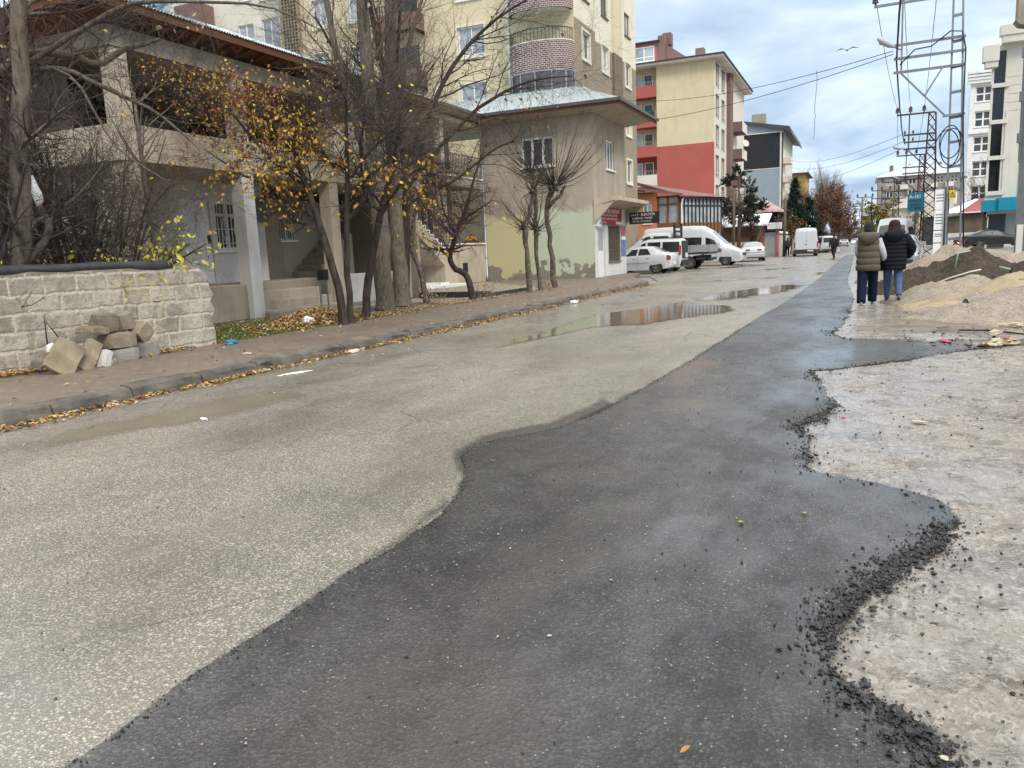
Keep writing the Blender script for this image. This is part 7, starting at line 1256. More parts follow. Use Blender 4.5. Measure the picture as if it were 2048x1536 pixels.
# ------------------------------------------------------------------ poles and cables
PO = dict(galv=mat('galvanised_steel', (.25, .26, .275), (.17, .178, .19), 4, 5, .5, .1, 30, .5, .4), rusty=mat('rusty_lattice_steel', (.085, .035, .022), (.045, .026, .02), 5, 5, .8, .2, 40), dsteel=mat('dark_steel', (.035, .030, .028), (.055, .045, .04), 4, 4, .7), ins=mat('brown_insulator', (.035, .02, .017), (.05, .03, .025), 6, 3, .25), cable=mat('cable_black', (.012, .012, .013), (.02, .02, .02), 5, 2, .6), lampg=mat('lamp_housing', (.46, .47, .46), (.38, .39, .38), 5, 3, .5), yel=mat('warning_yellow', (.62, .42, .02), (.55, .37, .02), 6, 3, .5), post=m_plank('weathered_pole_wood', (.13, .105, .08), (.085, .07, .055), 2))
def insulator(mb, x, y, z, m=0, s=1.0):
    mb.cyl((x, y, z), (x, y, z+.06*s), .02*s, n=6, m=m)
    for k, r in enumerate((.085, .075, .085, .05)): mb.cyl((x, y, z+(.06+.055*k)*s), (x, y, z+(.11+.055*k)*s), r*s, r*.75*s, 10, m)
t = thing('power_pole', 'tall galvanised ladder-frame power pole with crossarms, nearest on the right', 'power pole', (2.65, 28.5, 0), 'power poles along the right side')
mb = MB(); zt = 11.5; xl = lambda z: 2.28+.012*(zt-z)+(.0); xr = lambda z: 2.50+.036*(zt-z)
mb.bar((2.47, 28.5, -.1), (2.31, 28.5, zt), .09, .05); mb.bar((2.90, 28.5, -.1), (2.50, 28.5, zt), .09, .05)
z = .5
while z < zt:
    u = (z+.1)/(zt+.1); mb.bar((2.47-.16*u, 28.5, z), (2.90-.40*u, 28.5, z+.03), .03, .085); z += .74
mb.build('mast', PO['galv'], t)
for za, x0, x1 in ((8.48, .17, 2.6), (7.25, .66, 2.72), (6.85, .78, 2.72), (6.44, .78, 2.74), (5.0, 2.2, 2.8), (3.1, 2.1, 2.95)):
    mb = MB(); mb.bar((x0, 28.42, za), (x1, 28.42, za+.02), .06, .075); mb.build('crossarm', PO['galv'], t)
mb = MB(); mb.bar((1.0, 28.42, 6.42), (.95, 28.42, 10.2), .05); mb.bar((1.0, 28.42, 6.4), (2.25, 28.42, 5.02), .05); mb.bar((1.69, 28.4, 5.68), (2.12, 28.4, 6.42), .045); mb.build('brace', PO['galv'], t)
for x in (.2, 1.9): mb = MB(); insulator(mb, x, 28.42, 8.52, 0, 1.2); mb.build('insulator', PO['ins'], t)
mb = MB(); insulator(mb, 1.0, 28.42, 8.54, 0, 1.2); mb.build('insulator', PO['ins'], t)
def lamp(name, lab, arm0, arm1, tip, grp=None):
    q = thing(name, lab, 'street lamp', arm0, grp); mb = MB(); mb.tube([arm0, arm1], .022, 7); mb.build('arm', PO['galv'], q, True); a, b = np.array(arm1), np.array(tip); n = 9; P = [a+(b-a)*k/n for k in range(n+1)]; mb = MB(); mb.tube(P, [.03, .06, .085, .10, .105, .105, .10, .09, .07, .03], 10); mb.build('housing', PO['lampg'], q, True); mb = MB(); c = a+(b-a)*.62; mb.ball((c[0], c[1], c[2]-.05), .085, 0, 10, 6, (1.6, 1, .6)); mb.build('glass_bowl', VM['lglass'], q, True)
lamp('street_lamp', 'white street lamp head tilted upward on the nearest ladder pole', (.98, 28.38, 7.1), (.78, 28.38, 7.2), (.28, 28.3, 7.52), 'street lamps on the poles')
mb = MB(); tri = [(2.62, 4.05-1.0), (2.98, 3.05), (2.98, 3.45), (2.62, 3.45)]; q = thing('warning_sign', 'yellow electrical warning plate with black triangle on the ladder pole', 'sign', (2.73, 28.4, 2.35)); mb.box(2.48, 2.66, 28.40, 28.415, 2.5, 2.75); mb.build('plate', PO['yel'], q); mb = MB(); f9 = cam_side(28.398); mb.add([f9.p(2.495, 2.535, 0), f9.p(2.645, 2.535, 0), f9.p(2.57, 2.715, 0)], [(0,1,2)]); mb.add([f9.p(2.522, 2.552, .003), f9.p(2.618, 2.552, .003), f9.p(2.57, 2.665, .003)], [(0,1,2)], 1); mb.add([f9.p(2.572, 2.65, .006), f9.p(2.555, 2.60, .006), f9.p(2.572, 2.60, .006), f9.p(2.563, 2.56, .006), f9.p(2.588, 2.612, .006), f9.p(2.571, 2.612, .006)], [(0,1,2,3,4,5)], 0); mb.build('triangle', [PO['cable'], PO['yel']], q, fix=False)
def lattice(mb, p, zt, w0, w1, n, m=0, d=.35, r=.05):
    # four-legged tapering lattice mast at p
    x, y = p; c = lambda sx, sy, z: (x+sx*(w0+(w1-w0)*z/zt)/2, y+sy*(w0+(w1-w0)*z/zt)/2*d, z)
    for sx in (-1, 1):
        for sy in (-1, 1): mb.bar(c(sx, sy, -.1), c(sx, sy, zt), r, r, m)
    for i in range(n):
        za, zb = zt*i/n, zt*(i+1)/n
        for sy in (-1, 1): mb.bar(c(-1, sy, za), c(1, sy, zb), r*.55, r*.55, m); mb.bar(c(1, sy, za), c(-1, sy, zb), r*.55, r*.55, m)
        for sx in (-1, 1): mb.bar(c(sx, -1, za), c(sx, 1, zb), r*.5, r*.5, m)
t = thing('power_pole', 'rusty red-brown lattice power pole carrying the square teal sign', 'power pole', (4.0, 60, 0), 'power poles along the right side')
mb = MB(); lattice(mb, (4.05, 60), 9.3, .95, .40, 15, 0, .5, .075); mb.build('mast', PO['rusty'], t)
for za, x0, x1 in ((9.3, 1.95, 4.2), (7.98, 2.4, 4.3), (7.52, 2.42, 4.3), (7.08, 2.42, 4.3)): mb = MB(); mb.bar((x0, 59.85, za), (x1, 59.85, za), .08, .10); mb.build('crossarm', PO['dsteel'], t)
mb = MB(); mb.bar((2.72, 59.85, 6.95), (2.70, 59.85, 9.3), .07); mb.bar((2.75, 59.85, 6.95), (3.9, 59.85, 5.75), .07); mb.build('brace', PO['dsteel'], t)
for x in (1.98, 2.75, 3.55): mb = MB(); insulator(mb, x, 59.85, 9.36, 0, 1.6); mb.build('insulator', PO['ins'], t)
for za in (8.02, 7.56):
    for x in (2.46, 2.95): mb = MB(); insulator(mb, x, 59.85, za, 0, .9); mb.build('insulator', PO['ins'], t)
lamp('street_lamp', 'street lamp on the rusty lattice pole, pointing at the far side', (2.45, 59.8, 7.1), (2.3, 59.8, 7.12), (1.75, 59.7, 7.3), 'street lamps on the poles')
q = thing('hanging_store_sign', 'square teal store sign with rounded corners on the rusty lattice pole', 'sign', (3.3, 59.6, 2.9)); f9 = cam_side(59.55); mb = MB(); P = []
for cx_, cz, a0 in ((3.60, 4.08, 0), (2.90, 4.08, 90), (2.90, 3.12, 180), (3.60, 3.12, 270)):
    for k in range(5): a = R(a0+22.5*k); P.append((cx_+.13*math.cos(a), cz+.13*math.sin(a)))
mb.prism(P, 59.55, 59.67, 'y'); mb.build('panel', K['blue'], q); mb = MB(); mb.bar((2.85, 59.6, 4.27), (3.95, 59.6, 4.27), .06, .06); mb.build('bracket', PO['dsteel'], q)
text('A-101', .30, q, K['white'], f9, 2.87, 3.86, .006, bold=.012, sx=.95); [text(w_, .235, q, K['charcoal'], f9, 2.85, b_, .006, bold=.008, sx=.93) for w_, b_ in (('HARCA', 3.60), ('HARCA', 3.36), ('BİTMEZ', 3.12))]
t = thing('power_pole', 'third lattice power pole, half hidden behind the teal sign', 'power pole', (5.5, 92, 0), 'power poles along the right side'); mb = MB(); lattice(mb, (5.45, 92), 9.5, .9, .4, 13, 0, .5, .08); mb.build('mast', PO['dsteel'], t)
for za, x0, x1 in ((9.5, 3.1, 5.65), (8.3, 3.7, 5.7), (7.7, 3.7, 5.7), (7.1, 3.7, 5.7)): mb = MB(); mb.bar((x0, 91.8, za), (x1, 91.8, za), .1, .12); mb.build('crossarm', PO['dsteel'], t)
mb = MB(); mb.bar((4.0, 91.8, 6.9), (4.0, 91.8, 9.5), .08); mb.bar((4.0, 91.8, 6.9), (5.3, 91.8, 5.6), .08); mb.build('brace', PO['dsteel'], t)
for x in (3.2, 4.0, 4.9): mb = MB(); insulator(mb, x, 91.8, 9.55, 0, 1.8); mb.build('insulator', PO['ins'], t)
lamp('street_lamp', 'street lamp with round housing on the third lattice pole', (3.75, 91.7, 7.1), (3.5, 91.7, 7.15), (2.8, 91.6, 7.5), 'street lamps on the poles')
for i, (x, y, zt, lab) in enumerate([(4.4, 126, 9.0, 'thin orange-brown lattice pole left of the teal sign'), (3.3, 150, 9.2, 'thin pale ladder pole in front of the low white house'), (.9, 178, 9.5, 'far pair of poles with many insulators and a transformer'), (-.2, 225, 9.5, 'farthest crossarm pole beside the minaret')]):
    t = thing('power_pole', lab, 'power pole', (x, y, 0), 'power poles along the right side'); mb = MB()
    if i == 2: mb.bar((x-.9, y, 0), (x-.9, y, zt), .22); mb.bar((x+.9, y, 0), (x+.9, y, zt), .22); mb.box(x-1.1, x+1.1, y-.6, y+.6, 4.2, 5.8)
    else: lattice(mb, (x, y), zt, 1.0, .5, 12, 0, .5, .11)
    mb.build('mast', PO['rusty'] if i == 0 else PO['dsteel'], t); mb = MB()
    for za in (zt, zt-1.3, zt-2.3): mb.bar((x-1.9, y-.3, za), (x+1.2, y-.3, za), .14)
    mb.build('crossarm', PO['dsteel'], t); mb = MB(); [insulator(mb, x+k, y-.3, zt, 0, 2.6) for k in (-1.8, -.3, 1.0)]; mb.build('insulators', PO['ins'], t)
t = thing('utility_pole', 'weathered wooden utility pole in front of the shaggy pine', 'utility pole', (-10.0, 70, 0)); mb = MB(); mb.cyl((-10.0, 70, -.1), (-9.98, 70, 6.0), .13, .10, 8); mb.build('shaft', PO['post'], t, True); mb = MB(); mb.bar((-10.3, 70, 5.8), (-9.6, 70, 5.8), .08); mb.build('crossarm', PO['post'], t)
t = thing('utility_pole', 'shorter wooden utility pole beside the gateway', 'utility pole', (-6.6, 78.6, 0)); mb = MB(); mb.cyl((-6.62, 78.6, -.1), (-6.55, 78.6, 5.4), .15, .11, 8); mb.build('shaft', PO['post'], t, True); mb = MB(); mb.bar((-6.9, 78.6, 5.2), (-6.2, 78.6, 5.2), .07); mb.build('crossarm', PO['post'], t)
t = thing('globe_lamp', 'slim post lamp with black cap in front of the red block wall', 'lamp', (-11.0, 68, 0)); mb = MB(); mb.cyl((-11.2, 68, 0), (-11.2, 68, 3.1), .06, n=7); mb.build('post', PO['galv'], t); mb = MB(); mb.ball((-11.2, 68, 3.3), .22, 0, 10, 7); mb.build('globe', K['white'], t, True); mb = MB(); mb.cyl((-11.2, 68, 3.42), (-11.2, 68, 3.6), .23, .12, 10); mb.build('cap', PO['cable'], t)
def cable(lab, a, b, sag, r=.010, n=18, wob=0, grp='overhead cables'):
    a, b = np.array(a, float), np.array(b, float); P = [a+(b-a)*k/n - np.array([0, 0, sag*4*(k/n)*(1-k/n)]) for k in range(n+1)]
    if wob: P = [p+np.array([TR.normal()*wob, 0, TR.normal()*wob]) for p in P]
    mb = MB(); mb.tube(P, r, 5); o = mb.build('cable', PO['cable'], None, True); tag(o, lab, 'cable', grp)
cable('upper thin cable from the nearest ladder pole to the cream apartment block', (.75, 28.4, 7.1), (-14.15, 52, 10.9), .5, .012)
cable('lower thin cable from the nearest ladder pole to the eaves of the corner house', (.75, 28.4, 7.0), (-9.4, 39.5, 7.55), .22, .012)
cable('loose cable end dangling in mid-air below the two crossing cables', (-1.55, 30.2, 7.1), (-1.62, 30.2, 4.85), 0, .008, 14, .012)
for i, (x2, lab) in enumerate([(1.98, 'left-hand of the three lines between the nearest ladder pole and the rusty pole'), (2.75, 'middle line between the nearest ladder pole and the rusty pole'), (3.55, 'right-hand line between the nearest ladder pole and the rusty pole')]):
    cable(lab, ([.2, 1.0, 1.9][i], 28.42, 8.75), (x2, 59.85, 9.7), .35, .011); cable(lab.replace('the nearest ladder pole and the rusty pole', 'the rusty pole and the third pole'), (x2, 59.85, 9.7), ([3.2, 4.0, 4.9][i], 91.8, 9.9), .4, .014)
    cable(lab.replace('between the nearest ladder pole and the rusty pole', 'running overhead from the nearest ladder pole toward us').replace('of the three lines', 'of three lines'), ([.2, 1.0, 1.9][i], 28.42, 8.75), ([-.9, -.1, .8][i], -2, 8.9), .3, .011)
cable('thick twisted cable hanging from the nearest ladder pole to the rusty pole', (.85, 28.4, 6.9), (2.5, 59.8, 7.4), .55, .028, 24, .006)
cable('thick twisted cable running overhead from the nearest ladder pole toward us', (.85, 28.4, 6.9), (.1, -2, 8.4), .3, .028, 24, .006)
for i, (za, zb, lab) in enumerate([(8.1, 14.4, 'topmost of three cables from the rusty pole to the charcoal banded block'), (7.6, 13.3, 'middle of three cables from the rusty pole to the charcoal banded block'), (7.2, 11.0, 'lowest of three cables from the rusty pole to the charcoal banded block')]): cable(lab, (2.45, 59.8, za), (-11.0, 139, zb), .9, .016)
for i, (za, lab) in enumerate([(5.8, 'top wire from the wooden pole by the pine across the red block'), (5.65, 'lower wire from the wooden pole by the pine across the red block')]): cable(lab, (-10.2, 70, za), (-15.6, 62, 4.9-.5*i), .2, .012)
mb = MB(); mb.tube([(.95, 28.35, 6.65), (1.35, 28.33, 7.05), (1.8, 28.33, 7.08), (2.3, 28.33, 7.45), (2.62, 28.33, 7.40), (2.72, 28.33, 6.9), (2.74, 28.33, 5.0), (2.84, 28.33, 3.0), (2.95, 28.33, .6)], .022, 6); o = mb.build('cable', PO['cable'], None, True); tag(o, 'thick black cable looping over and down the nearest ladder pole', 'cable')
mb = MB()
for r_, dx, dz, ph in ((.42, 2.35, 4.0, 0), (.40, 2.48, 4.05, .5), (.36, 2.42, 4.2, .9)): mb.tube([(dx+r_*.8*math.cos(a), 28.3+.04*math.sin(3*a+ph), dz+r_*1.35*math.sin(a)) for a in np.linspace(0, 2*math.pi, 30)], .017, 5)
o = mb.build('cable_coil', PO['cable'], None, True); tag(o, 'coiled spare cable hung on the nearest ladder pole', 'cable coil')
t = thing('totem_sign', 'slim upright notice totem with white panels and dark edge on the gravel', 'sign', (4.0, 47, 0)); mb = MB(); mb.box(3.92, 4.12, 46.9, 47.2, .0, 3.75); mb.build('frame', PO['cable'], t); f9 = Fr((3.46, 46.95, 0), Vector((.46, .04, 0)).normalized(), Vector((.04, -.46, 0)).normalized())
for za, zb in ((.05, .95), (1.0, 1.6), (1.65, 2.65), (2.7, 3.7)): mb = MB(); f9.box(mb, .0, .455, za, zb, -.06, .0); mb.build('panel', K['white'], t)
mb = MB(); [f9.box(mb, .06, .40, z_, z_+.05, .001, .004) for z_ in (3.4, 3.25, 3.1, 2.4, 2.25, 2.1, 1.95, 1.4, 1.3)]; mb.build('notice_lines', K['greyp'], t)
mb = MB(); P = np.array([(0,0,0), (.35,.1,.16), (.75,.05,.05)]); bx, by, bz = PY(1694, 101, 60)
mb.add([(bx-.75, by, bz+.03), (bx-.35, by-.1, bz+.17), (bx-.30, by+.12, bz+.15), (bx, by-.12, bz), (bx, by+.16, bz+.02), (bx+.35, by-.1, bz+.19), (bx+.32, by+.12, bz+.16), (bx+.8, by, bz+.06)], [(0,1,2), (1,3,4,2), (3,5,6,4), (5,7,6)]); mb.ball((bx, by-.05, bz), .07, 0, 8, 6, (.8, 2.4, .8)); o = mb.build('bird', PO['dsteel'], None); tag(o, 'dark bird gliding with spread wings above the cables', 'bird')

# ------------------------------------------------------------------ heaps on the right
def heap(name, label, cx, cy, hgt, rx, ry, m, seed, peaks=((0, 0, 1),), rough_=.10, nx=110, ny=110, sh=1.35):
    # loose tipped heap: blended cones with slumped, lumpy flanks
    def fz(X, Y):
        h = 0
        for dx, dy, k in peaks:
            u = (X-cx-dx)/rx; v = (Y-cy-dy)/ry; r = np.sqrt(u*u+v*v)*(1+.22*fbm(X*1.3+seed, Y*1.3, 3)); h = np.maximum(h, k*hgt*np.clip(1-r/np.sqrt(max(k, .3)), 0, 1)**.92)
        h = h*(1+.35*fbm(X*1.6+seed*3, Y*1.6, 4)) + rough_*np.clip(h*6, 0, 1)*(fbm(X*4+seed, Y*4, 5, .66)*.6+fbm(X*13, Y*13+seed, 3, .6)*.22)
        return np.where(h > .05, h-.03, -.06)
    V, Fc = grid(cx-rx*sh, cx+rx*sh, cy-ry*sh, cy+ry*sh, nx, ny, fz); keep = (V[Fc][:, :, 2] > -.05).any(1); Fc = Fc[keep]; used = np.unique(Fc); mp_ = np.zeros(len(V), int); mp_[used] = np.arange(len(used))
    mb = MB(); mb.arr(V[used], mp_[Fc]); o = mb.build(name, m, None, True, fix=False); return tag(o, label, 'heap', 'heaps of building material')
heap('gravel_heap', 'brown gravel heap at the right edge, nearest of the heaps', 4.3, 15.6, .80, 3.6, 3.4, MA['gravel'], 1, ((0, 0, 1), (1.6, .5, 1.1), (-1.2, -.4, .45)), .12)
heap('gravel_heap', 'small peaked gravel heap behind the sand, beside the walkers', 1.95, 18.9, .62, 1.65, 1.7, MA['gravel'], 2, ((0, 0, 1), (.6, .2, .5)), .08)
heap('sand_heap', 'yellow sand heap slumped between the two front gravel heaps', 2.75, 17.3, .66, 2.1, 1.6, MA['sand'], 3, ((0, 0, 1), (-1.0, -.8, .38), (1.2, .6, 1.05)), .08)
heap('soil_heap', 'dark soil heap with pale straps, behind the small gravel heap', 2.65, 22.4, 1.05, 2.1, 1.8, MA['earth'], 4, ((0, 0, 1), (-1.0, -.1, .72), (.9, -.2, .7)), .16)
heap('gravel_heap', 'broad gravel heap at the back in front of the black car', 3.0, 26.6, 1.16, 3.0, 2.2, MA['gravel'], 5, ((0, 0, 1), (1.5, .0, .6), (4.0, .1, .38)), .12, 130, 100, 2.0)
sp_ = film('spilled_sand', [(1660,662),(1720,668),(1850,672),(1960,680),(2048,690),(2048,640),(1860,600),(1780,596),(1735,603),(1715,625)], m_film('spilled_sand_film', (.24, .19, .14), .75, .9, .62), .9, .1, .034, .3); sp_['kind'] = 'stuff'
for (pts, r_, lab, m_) in [([(1.2, 20.6, .12), (1.9, 20.5, .42), (2.3, 20.45, .55), (2.5, 20.6, .58)], .018, 'pale bent strap trailing down the front of the dark soil heap', K['offw']), ([(2.05, 21.2, .62), (2.1, 21.25, .95), (2.35, 21.3, 1.0)], .016, 'pale green strap sticking up from the left of the dark soil heap', mat('pale_green_strap', (.32, .46, .38), (.26, .4, .33), 4, 2, .5)), ([(2.9, 20.9, .62), (3.15, 20.9, .55)], .022, 'short pale green strap on the right flank of the dark soil heap', bpy.data.materials['pale_green_strap']), ([(3.3, 20.6, .25), (3.6, 20.6, .16), (3.9, 20.5, .10)], .02, 'pale green strap at the right foot of the dark soil heap', bpy.data.materials['pale_green_strap']), ([(2.6, 16.5, .55), (3.3, 16.3, .74)], .016, 'thin pale stick lying on the sand heap', K['offw']), ([(1.3, 12.6, .06), (1.7, 12.55, .06), (2.1, 12.3, .03)], .012, 'long thin twig on the ground in front of the nearest gravel heap', TM['dark']), ([(1.15, 20.3, .05), (1.65, 20.1, .2)], .03, 'dark plank end leaning at the foot of the dark soil heap', PO['dsteel']), ([(2.62, 17.6, .62), (2.70, 17.6, .82)], .02, 'short dark peg stuck in the top of the sand heap', PO['dsteel'])]:
    mb = MB(); mb.tube(pts, r_, 5); o = mb.build('strap' if 'strap' in lab else 'stick', m_, None, True); tag(o, lab, 'strap' if 'strap' in lab else 'stick')
mb = MB(); mb.box(3.55, 5.2, 20.3, 21.0, .05, .24); o = mb.build('concrete_slab', K['conc_pale'], None, bevel=.02); tag(o, 'grey concrete slab lying right of the dark soil heap', 'slab')
t = thing('wrecked_bracket', 'bent dark metal frame lying on the pale ground behind the soil heap', 'scrap metal', (2.9, 33, 0)); mb = MB(); mb.tube([(2.2, 33, .1), (2.6, 33, .5), (3.3, 33, .75), (3.5, 33.2, .4), (2.9, 33.3, .2), (2.3, 33, .15)], .04, 6); mb.build('frame', PO['dsteel'], t)

# ------------------------------------------------------------------ stone pile against the wall
def stone(label, px, py, X, dims, rot, seed, m, taper=0):
    p = PX(px, py, X); rr = np.random.default_rng(seed); bm = bmesh.new(); bmesh.ops.create_cube(bm, size=1)
    bmesh.ops.subdivide_edges(bm, edges=bm.edges, cuts=3, use_grid_fill=True)
    rot_ = Matrix.Rotation(R(rot[2]), 4, 'Z') @ Matrix.Rotation(R(rot[1]), 4, 'Y') @ Matrix.Rotation(R(rot[0]), 4, 'X')
    for v in bm.verts:
        c = v.co.copy(); e = sum(1 for q in c if abs(abs(q)-.5) < .01); f = 1-.05*(e >= 2)-.05*(e == 3); k = 1-taper*(c.z+.5)
        c = Vector((c.x*dims[0]*f*k, c.y*dims[1]*f, c.z*dims[2]*f)); nn = mn.noise_vector(c*7+Vector((seed*3.1, 0, 0)))*.014+mn.noise_vector(c*22+Vector((0, seed, 0)))*.006; v.co = rot_ @ (c+nn)
    me = bpy.data.meshes.new('stone_block'); bm.to_mesh(me); bm.free(); me.materials.append(m); o = bpy.data.objects.new('stone_block', me); C.objects.link(o); o.location = p; tag(o, label, 'stone block', 'stone blocks piled against the wall')
ST = [mat('brown_stone', (.30, .245, .175), (.19, .155, .115), 3.5, 8, .9, .7, 30), mat('mossy_slab', (.33, .27, .185), (.17, .13, .085), 4, 8, .9, .8, 34), mat('grey_kerbstone', (.30, .275, .235), (.23, .21, .18), 3, 8, .9, .6, 34), mat('white_chip', (.58, .55, .50), (.46, .43, .38), 3, 6, .9, .6, 40), mat('dark_kerbstone', (.21, .175, .135), (.14, .118, .092), 4, 7, .9, .6, 34)]
for a in [('dark chamfered kerbstone on top of the pile, left one', 207, 645, -9.45, (.22, .36, .24), (0, 8, 12), 1, ST[4], .25), ('dark chamfered kerbstone on top of the pile, right one', 245, 645, -9.55, (.24, .26, .21), (0, -4, 8), 2, ST[4], .25), ('thin jagged pale slab wedged near the top left of the pile', 186, 660, -9.4, (.25, .40, .10), (-6, 4, 20), 3, ST[1]), ('large mossy slab leaning at the left front of the pile', 128, 716, -9.2, (.13, .36, .46), (-38, -16, -14), 4, ST[1]), ('second mossy slab leaning behind the left front slab', 178, 712, -9.25, (.11, .20, .46), (-34, -14, -10), 5, ST[1]), ('narrow grey slab between the two leaning mossy slabs', 156, 720, -9.28, (.09, .16, .38), (-38, -12, -12), 6, ST[2]), ('long brown block in the middle of the pile', 235, 680, -9.42, (.28, .44, .20), (0, 2, 4), 7, ST[0]), ('pale grey block at the bottom middle of the pile', 243, 711, -9.38, (.28, .42, .20), (0, 0, 6), 8, ST[2]), ('upright grey block at the right end of the pile', 294, 699, -9.45, (.24, .26, .26), (0, 4, 14), 9, ST[2]), ('brown block balanced on its corner at the right of the pile', 281, 664, -9.45, (.22, .24, .24), (44, 8, 6), 10, ST[0]), ('small white chip of stone at the front foot of the pile', 209, 719, -9.2, (.13, .14, .26), (-28, -8, 10), 11, ST[3]), ('small grey stone against the bottom block of the pile', 222, 728, -9.22, (.12, .14, .14), (10, 5, 30), 12, ST[2]), ('small dark stone left of the leaning slabs', 78, 727, -9.4, (.14, .16, .11), (5, 10, 30), 13, ST[4])]: stone(*a)
for (pts, lab) in [([(117, 652), (150, 690), (180, 728)], 'thin bare branch leaning against the wall left of the stone pile'), ([(175, 635), (178, 680), (187, 715)], 'straight bare twig standing against the wall behind the stone pile')]:
    pts = [(92, 643), (115, 672), (160, 730)] if 'branch' in lab else [(88*1, 632), (92, 665), (97, 703)]
    mb = MB(); mb.tube([PX(px, py, -9.55) for px, py in pts], [.006, .009, .012], 5); o = mb.build('twig', TM['dark'], None, True); tag(o, lab, 'twig')

# ------------------------------------------------------------------ litter
LM = dict(white=K['white'], blue=mat('blue_plastic', (.04, .22, .33), (.03, .16, .26), 6, 4, .4), lilac=mat('grey_lilac_card', (.42, .38, .42), (.35, .32, .36), 4, 3, .7), redp=mat('red_packet', (.42, .03, .09), (.3, .03, .07), 5, 3, .4), yelp=mat('yellow_print', (.72, .55, .08), (.5, .6, .4), 20, 3, .5))
def crumple(name, label, p, sz, m, seed, cat, flat=.5, n=3, grp=None):
    bm = bmesh.new(); bmesh.ops.create_icosphere(bm, subdivisions=n, radius=.5)
    for v in bm.verts:
        c = v.co; d = mn.noise_vector(c*3.2+Vector((seed*5.3, seed, 0)))*.22+mn.noise_vector(c*8+Vector((0, seed*2, 1)))*.10; c2 = c+d; v.co = Vector((c2.x*sz[0], c2.y*sz[1], max(-.5*flat, c2.z)*sz[2]))
    z0 = min(v.co.z for v in bm.verts)
    for v in bm.verts: v.co.z -= z0
    me = bpy.data.meshes.new(name); bm.to_mesh(me); bm.free()
    for q in (m if isinstance(m, list) else [m]): me.materials.append(q)
    if isinstance(m, list):
        for f in me.polygons: f.material_index = int(mn.noise(f.center*14/max(sz)+Vector((seed, 0, 0))) > .12)
    o = bpy.data.objects.new(name, me); C.objects.link(o); o.location = p; o.rotation_euler = (0, 0, seed*1.7); tag(o, label, cat, grp)
g0 = lambda px, py, z=0: tuple(G(px, py, z))
crumple('plastic_bag', 'crumpled white plastic bag on the leaf heap beside the autumn tree', g0(617, 648, .18), (.30, .22, .20), LM['white'], 1, 'plastic bag')
crumple('plastic_bag', 'flattened clear-white bag on the grass by the house steps', g0(483, 634, .15), (.42, .20, .08), LM['white'], 2, 'plastic bag')
crumple('plastic_bag', 'torn blue plastic bag on the grass at the end of the block wall', g0(462, 687, .15), (.34, .16, .09), LM['blue'], 3, 'plastic bag')
crumple('plastic_bag', 'white plastic scrap tucked behind the leaning mossy slab', tuple(PX(103, 704, -9.45)), (.12, .14, .16), LM['white'], 4, 'plastic bag')
bp = PY(74, 386, 7.0); t = thing('carrier_bag', 'white plastic bag caught in the fork of the tall tree behind the wall', 'bag', tuple(bp)); mb = MB(); loft(mb, [(bp[0], bp[1], bp[2]-.17, .025, .025), (bp[0]+.01, bp[1], bp[2]-.10, .06, .05), (bp[0], bp[1], bp[2], .07, .05), (bp[0]-.02, bp[1], bp[2]+.08, .05, .04), (bp[0]-.06, bp[1], bp[2]+.22, .015, .015)], 14); mb.v = [tuple(Vector(v)+mn.noise_vector(Vector(v)*9)*.02) for v in mb.v]; mb.build('sack', mat('dingy_bag', (.42, .43, .43), (.32, .33, .33), 5, 4, .6), t, True)
crumple('drinks_can', 'flattened grey tin lying by the foot of the block wall', g0(381, 696, .15), (.10, .16, .05), PO['galv'], 5, 'tin')
crumple('crushed_packet', 'crushed red and white packet in the gutter against the kerb', g0(459, 753), (.17, .10, .07), [LM['white'], LM['redp']], 6, 'packet')
crumple('crushed_cup', 'crushed white paper cup in the gutter among the leaves', g0(272, 794), (.20, .11, .08), [LM['white'], LM['redp']], 7, 'cup')
crumple('food_wrapper', 'flat white and yellow food wrapper lying on the road near the kerb', g0(592, 747), (.44, .10, .025), [LM['white'], LM['yelp']], 8.1, 'wrapper')
crumple('paper_scrap', 'small white paper scrap on the road in the muddy puddle', g0(408, 839), (.12, .05, .02), LM['white'], 9, 'paper')
crumple('paper_scrap', 'crumpled white paper against the kerb before the corner house', g0(1148, 607), (.26, .16, .12), LM['white'], 10, 'paper')
crumple('paper_scrap', 'pale paper scrap on the sidewalk beside the kerb', g0(494, 708, .15), (.16, .09, .03), mat('buff_paper', (.5, .45, .36), None, 4, 3, .8), 11, 'paper')
crumple('paper_scrap', 'white paper scrap in the gutter among yellow leaves below the kerb', g0(706, 705), (.22, .14, .07), mat('pale_card', (.62, .52, .42), None, 4, 3, .8), 12, 'paper')
crumple('cardboard_scrap', 'lilac-grey folded card on the sidewalk in front of the stone pile', g0(89, 740, .15), (.22, .20, .14), LM['lilac'], 13, 'card')
crumple('red_rag', 'flat red packet on the dark asphalt in front of the sand', g0(1891, 684, .02), (.32, .10, .04), LM['redp'], 14, 'packet')
crumple('maroon_scrap', 'small maroon scrap on the muddy ground before the nearest gravel heap', g0(1888, 657, .02), (.20, .10, .05), K['mauve'], 15, 'scrap')
crumple('red_scrap', 'tiny bright red scrap on the mud beside the asphalt edge', g0(1687, 837, .02), (.035, .035, .02), LM['redp'], 16, 'scrap')
crumple('foam_scrap', 'large cream and rust foam lump at the right edge of the ground', g0(2000, 690, .02), (.55, .18, .11), [mat('cream_foam', (.46, .40, .28), (.34, .29, .2), 5, 4, .9), K['wood']], 17, 'foam')
crumple('foam_scrap', 'pale broken foam pieces below the nearest gravel heap', g0(2022, 655, .1), (.36, .2, .10), bpy.data.materials['cream_foam'], 18, 'foam')
crumple('foam_scrap', 'small cream foam lump left of the larger cream lumps', g0(1990, 670, .05), (.2, .12, .09), bpy.data.materials['cream_foam'], 19, 'foam')
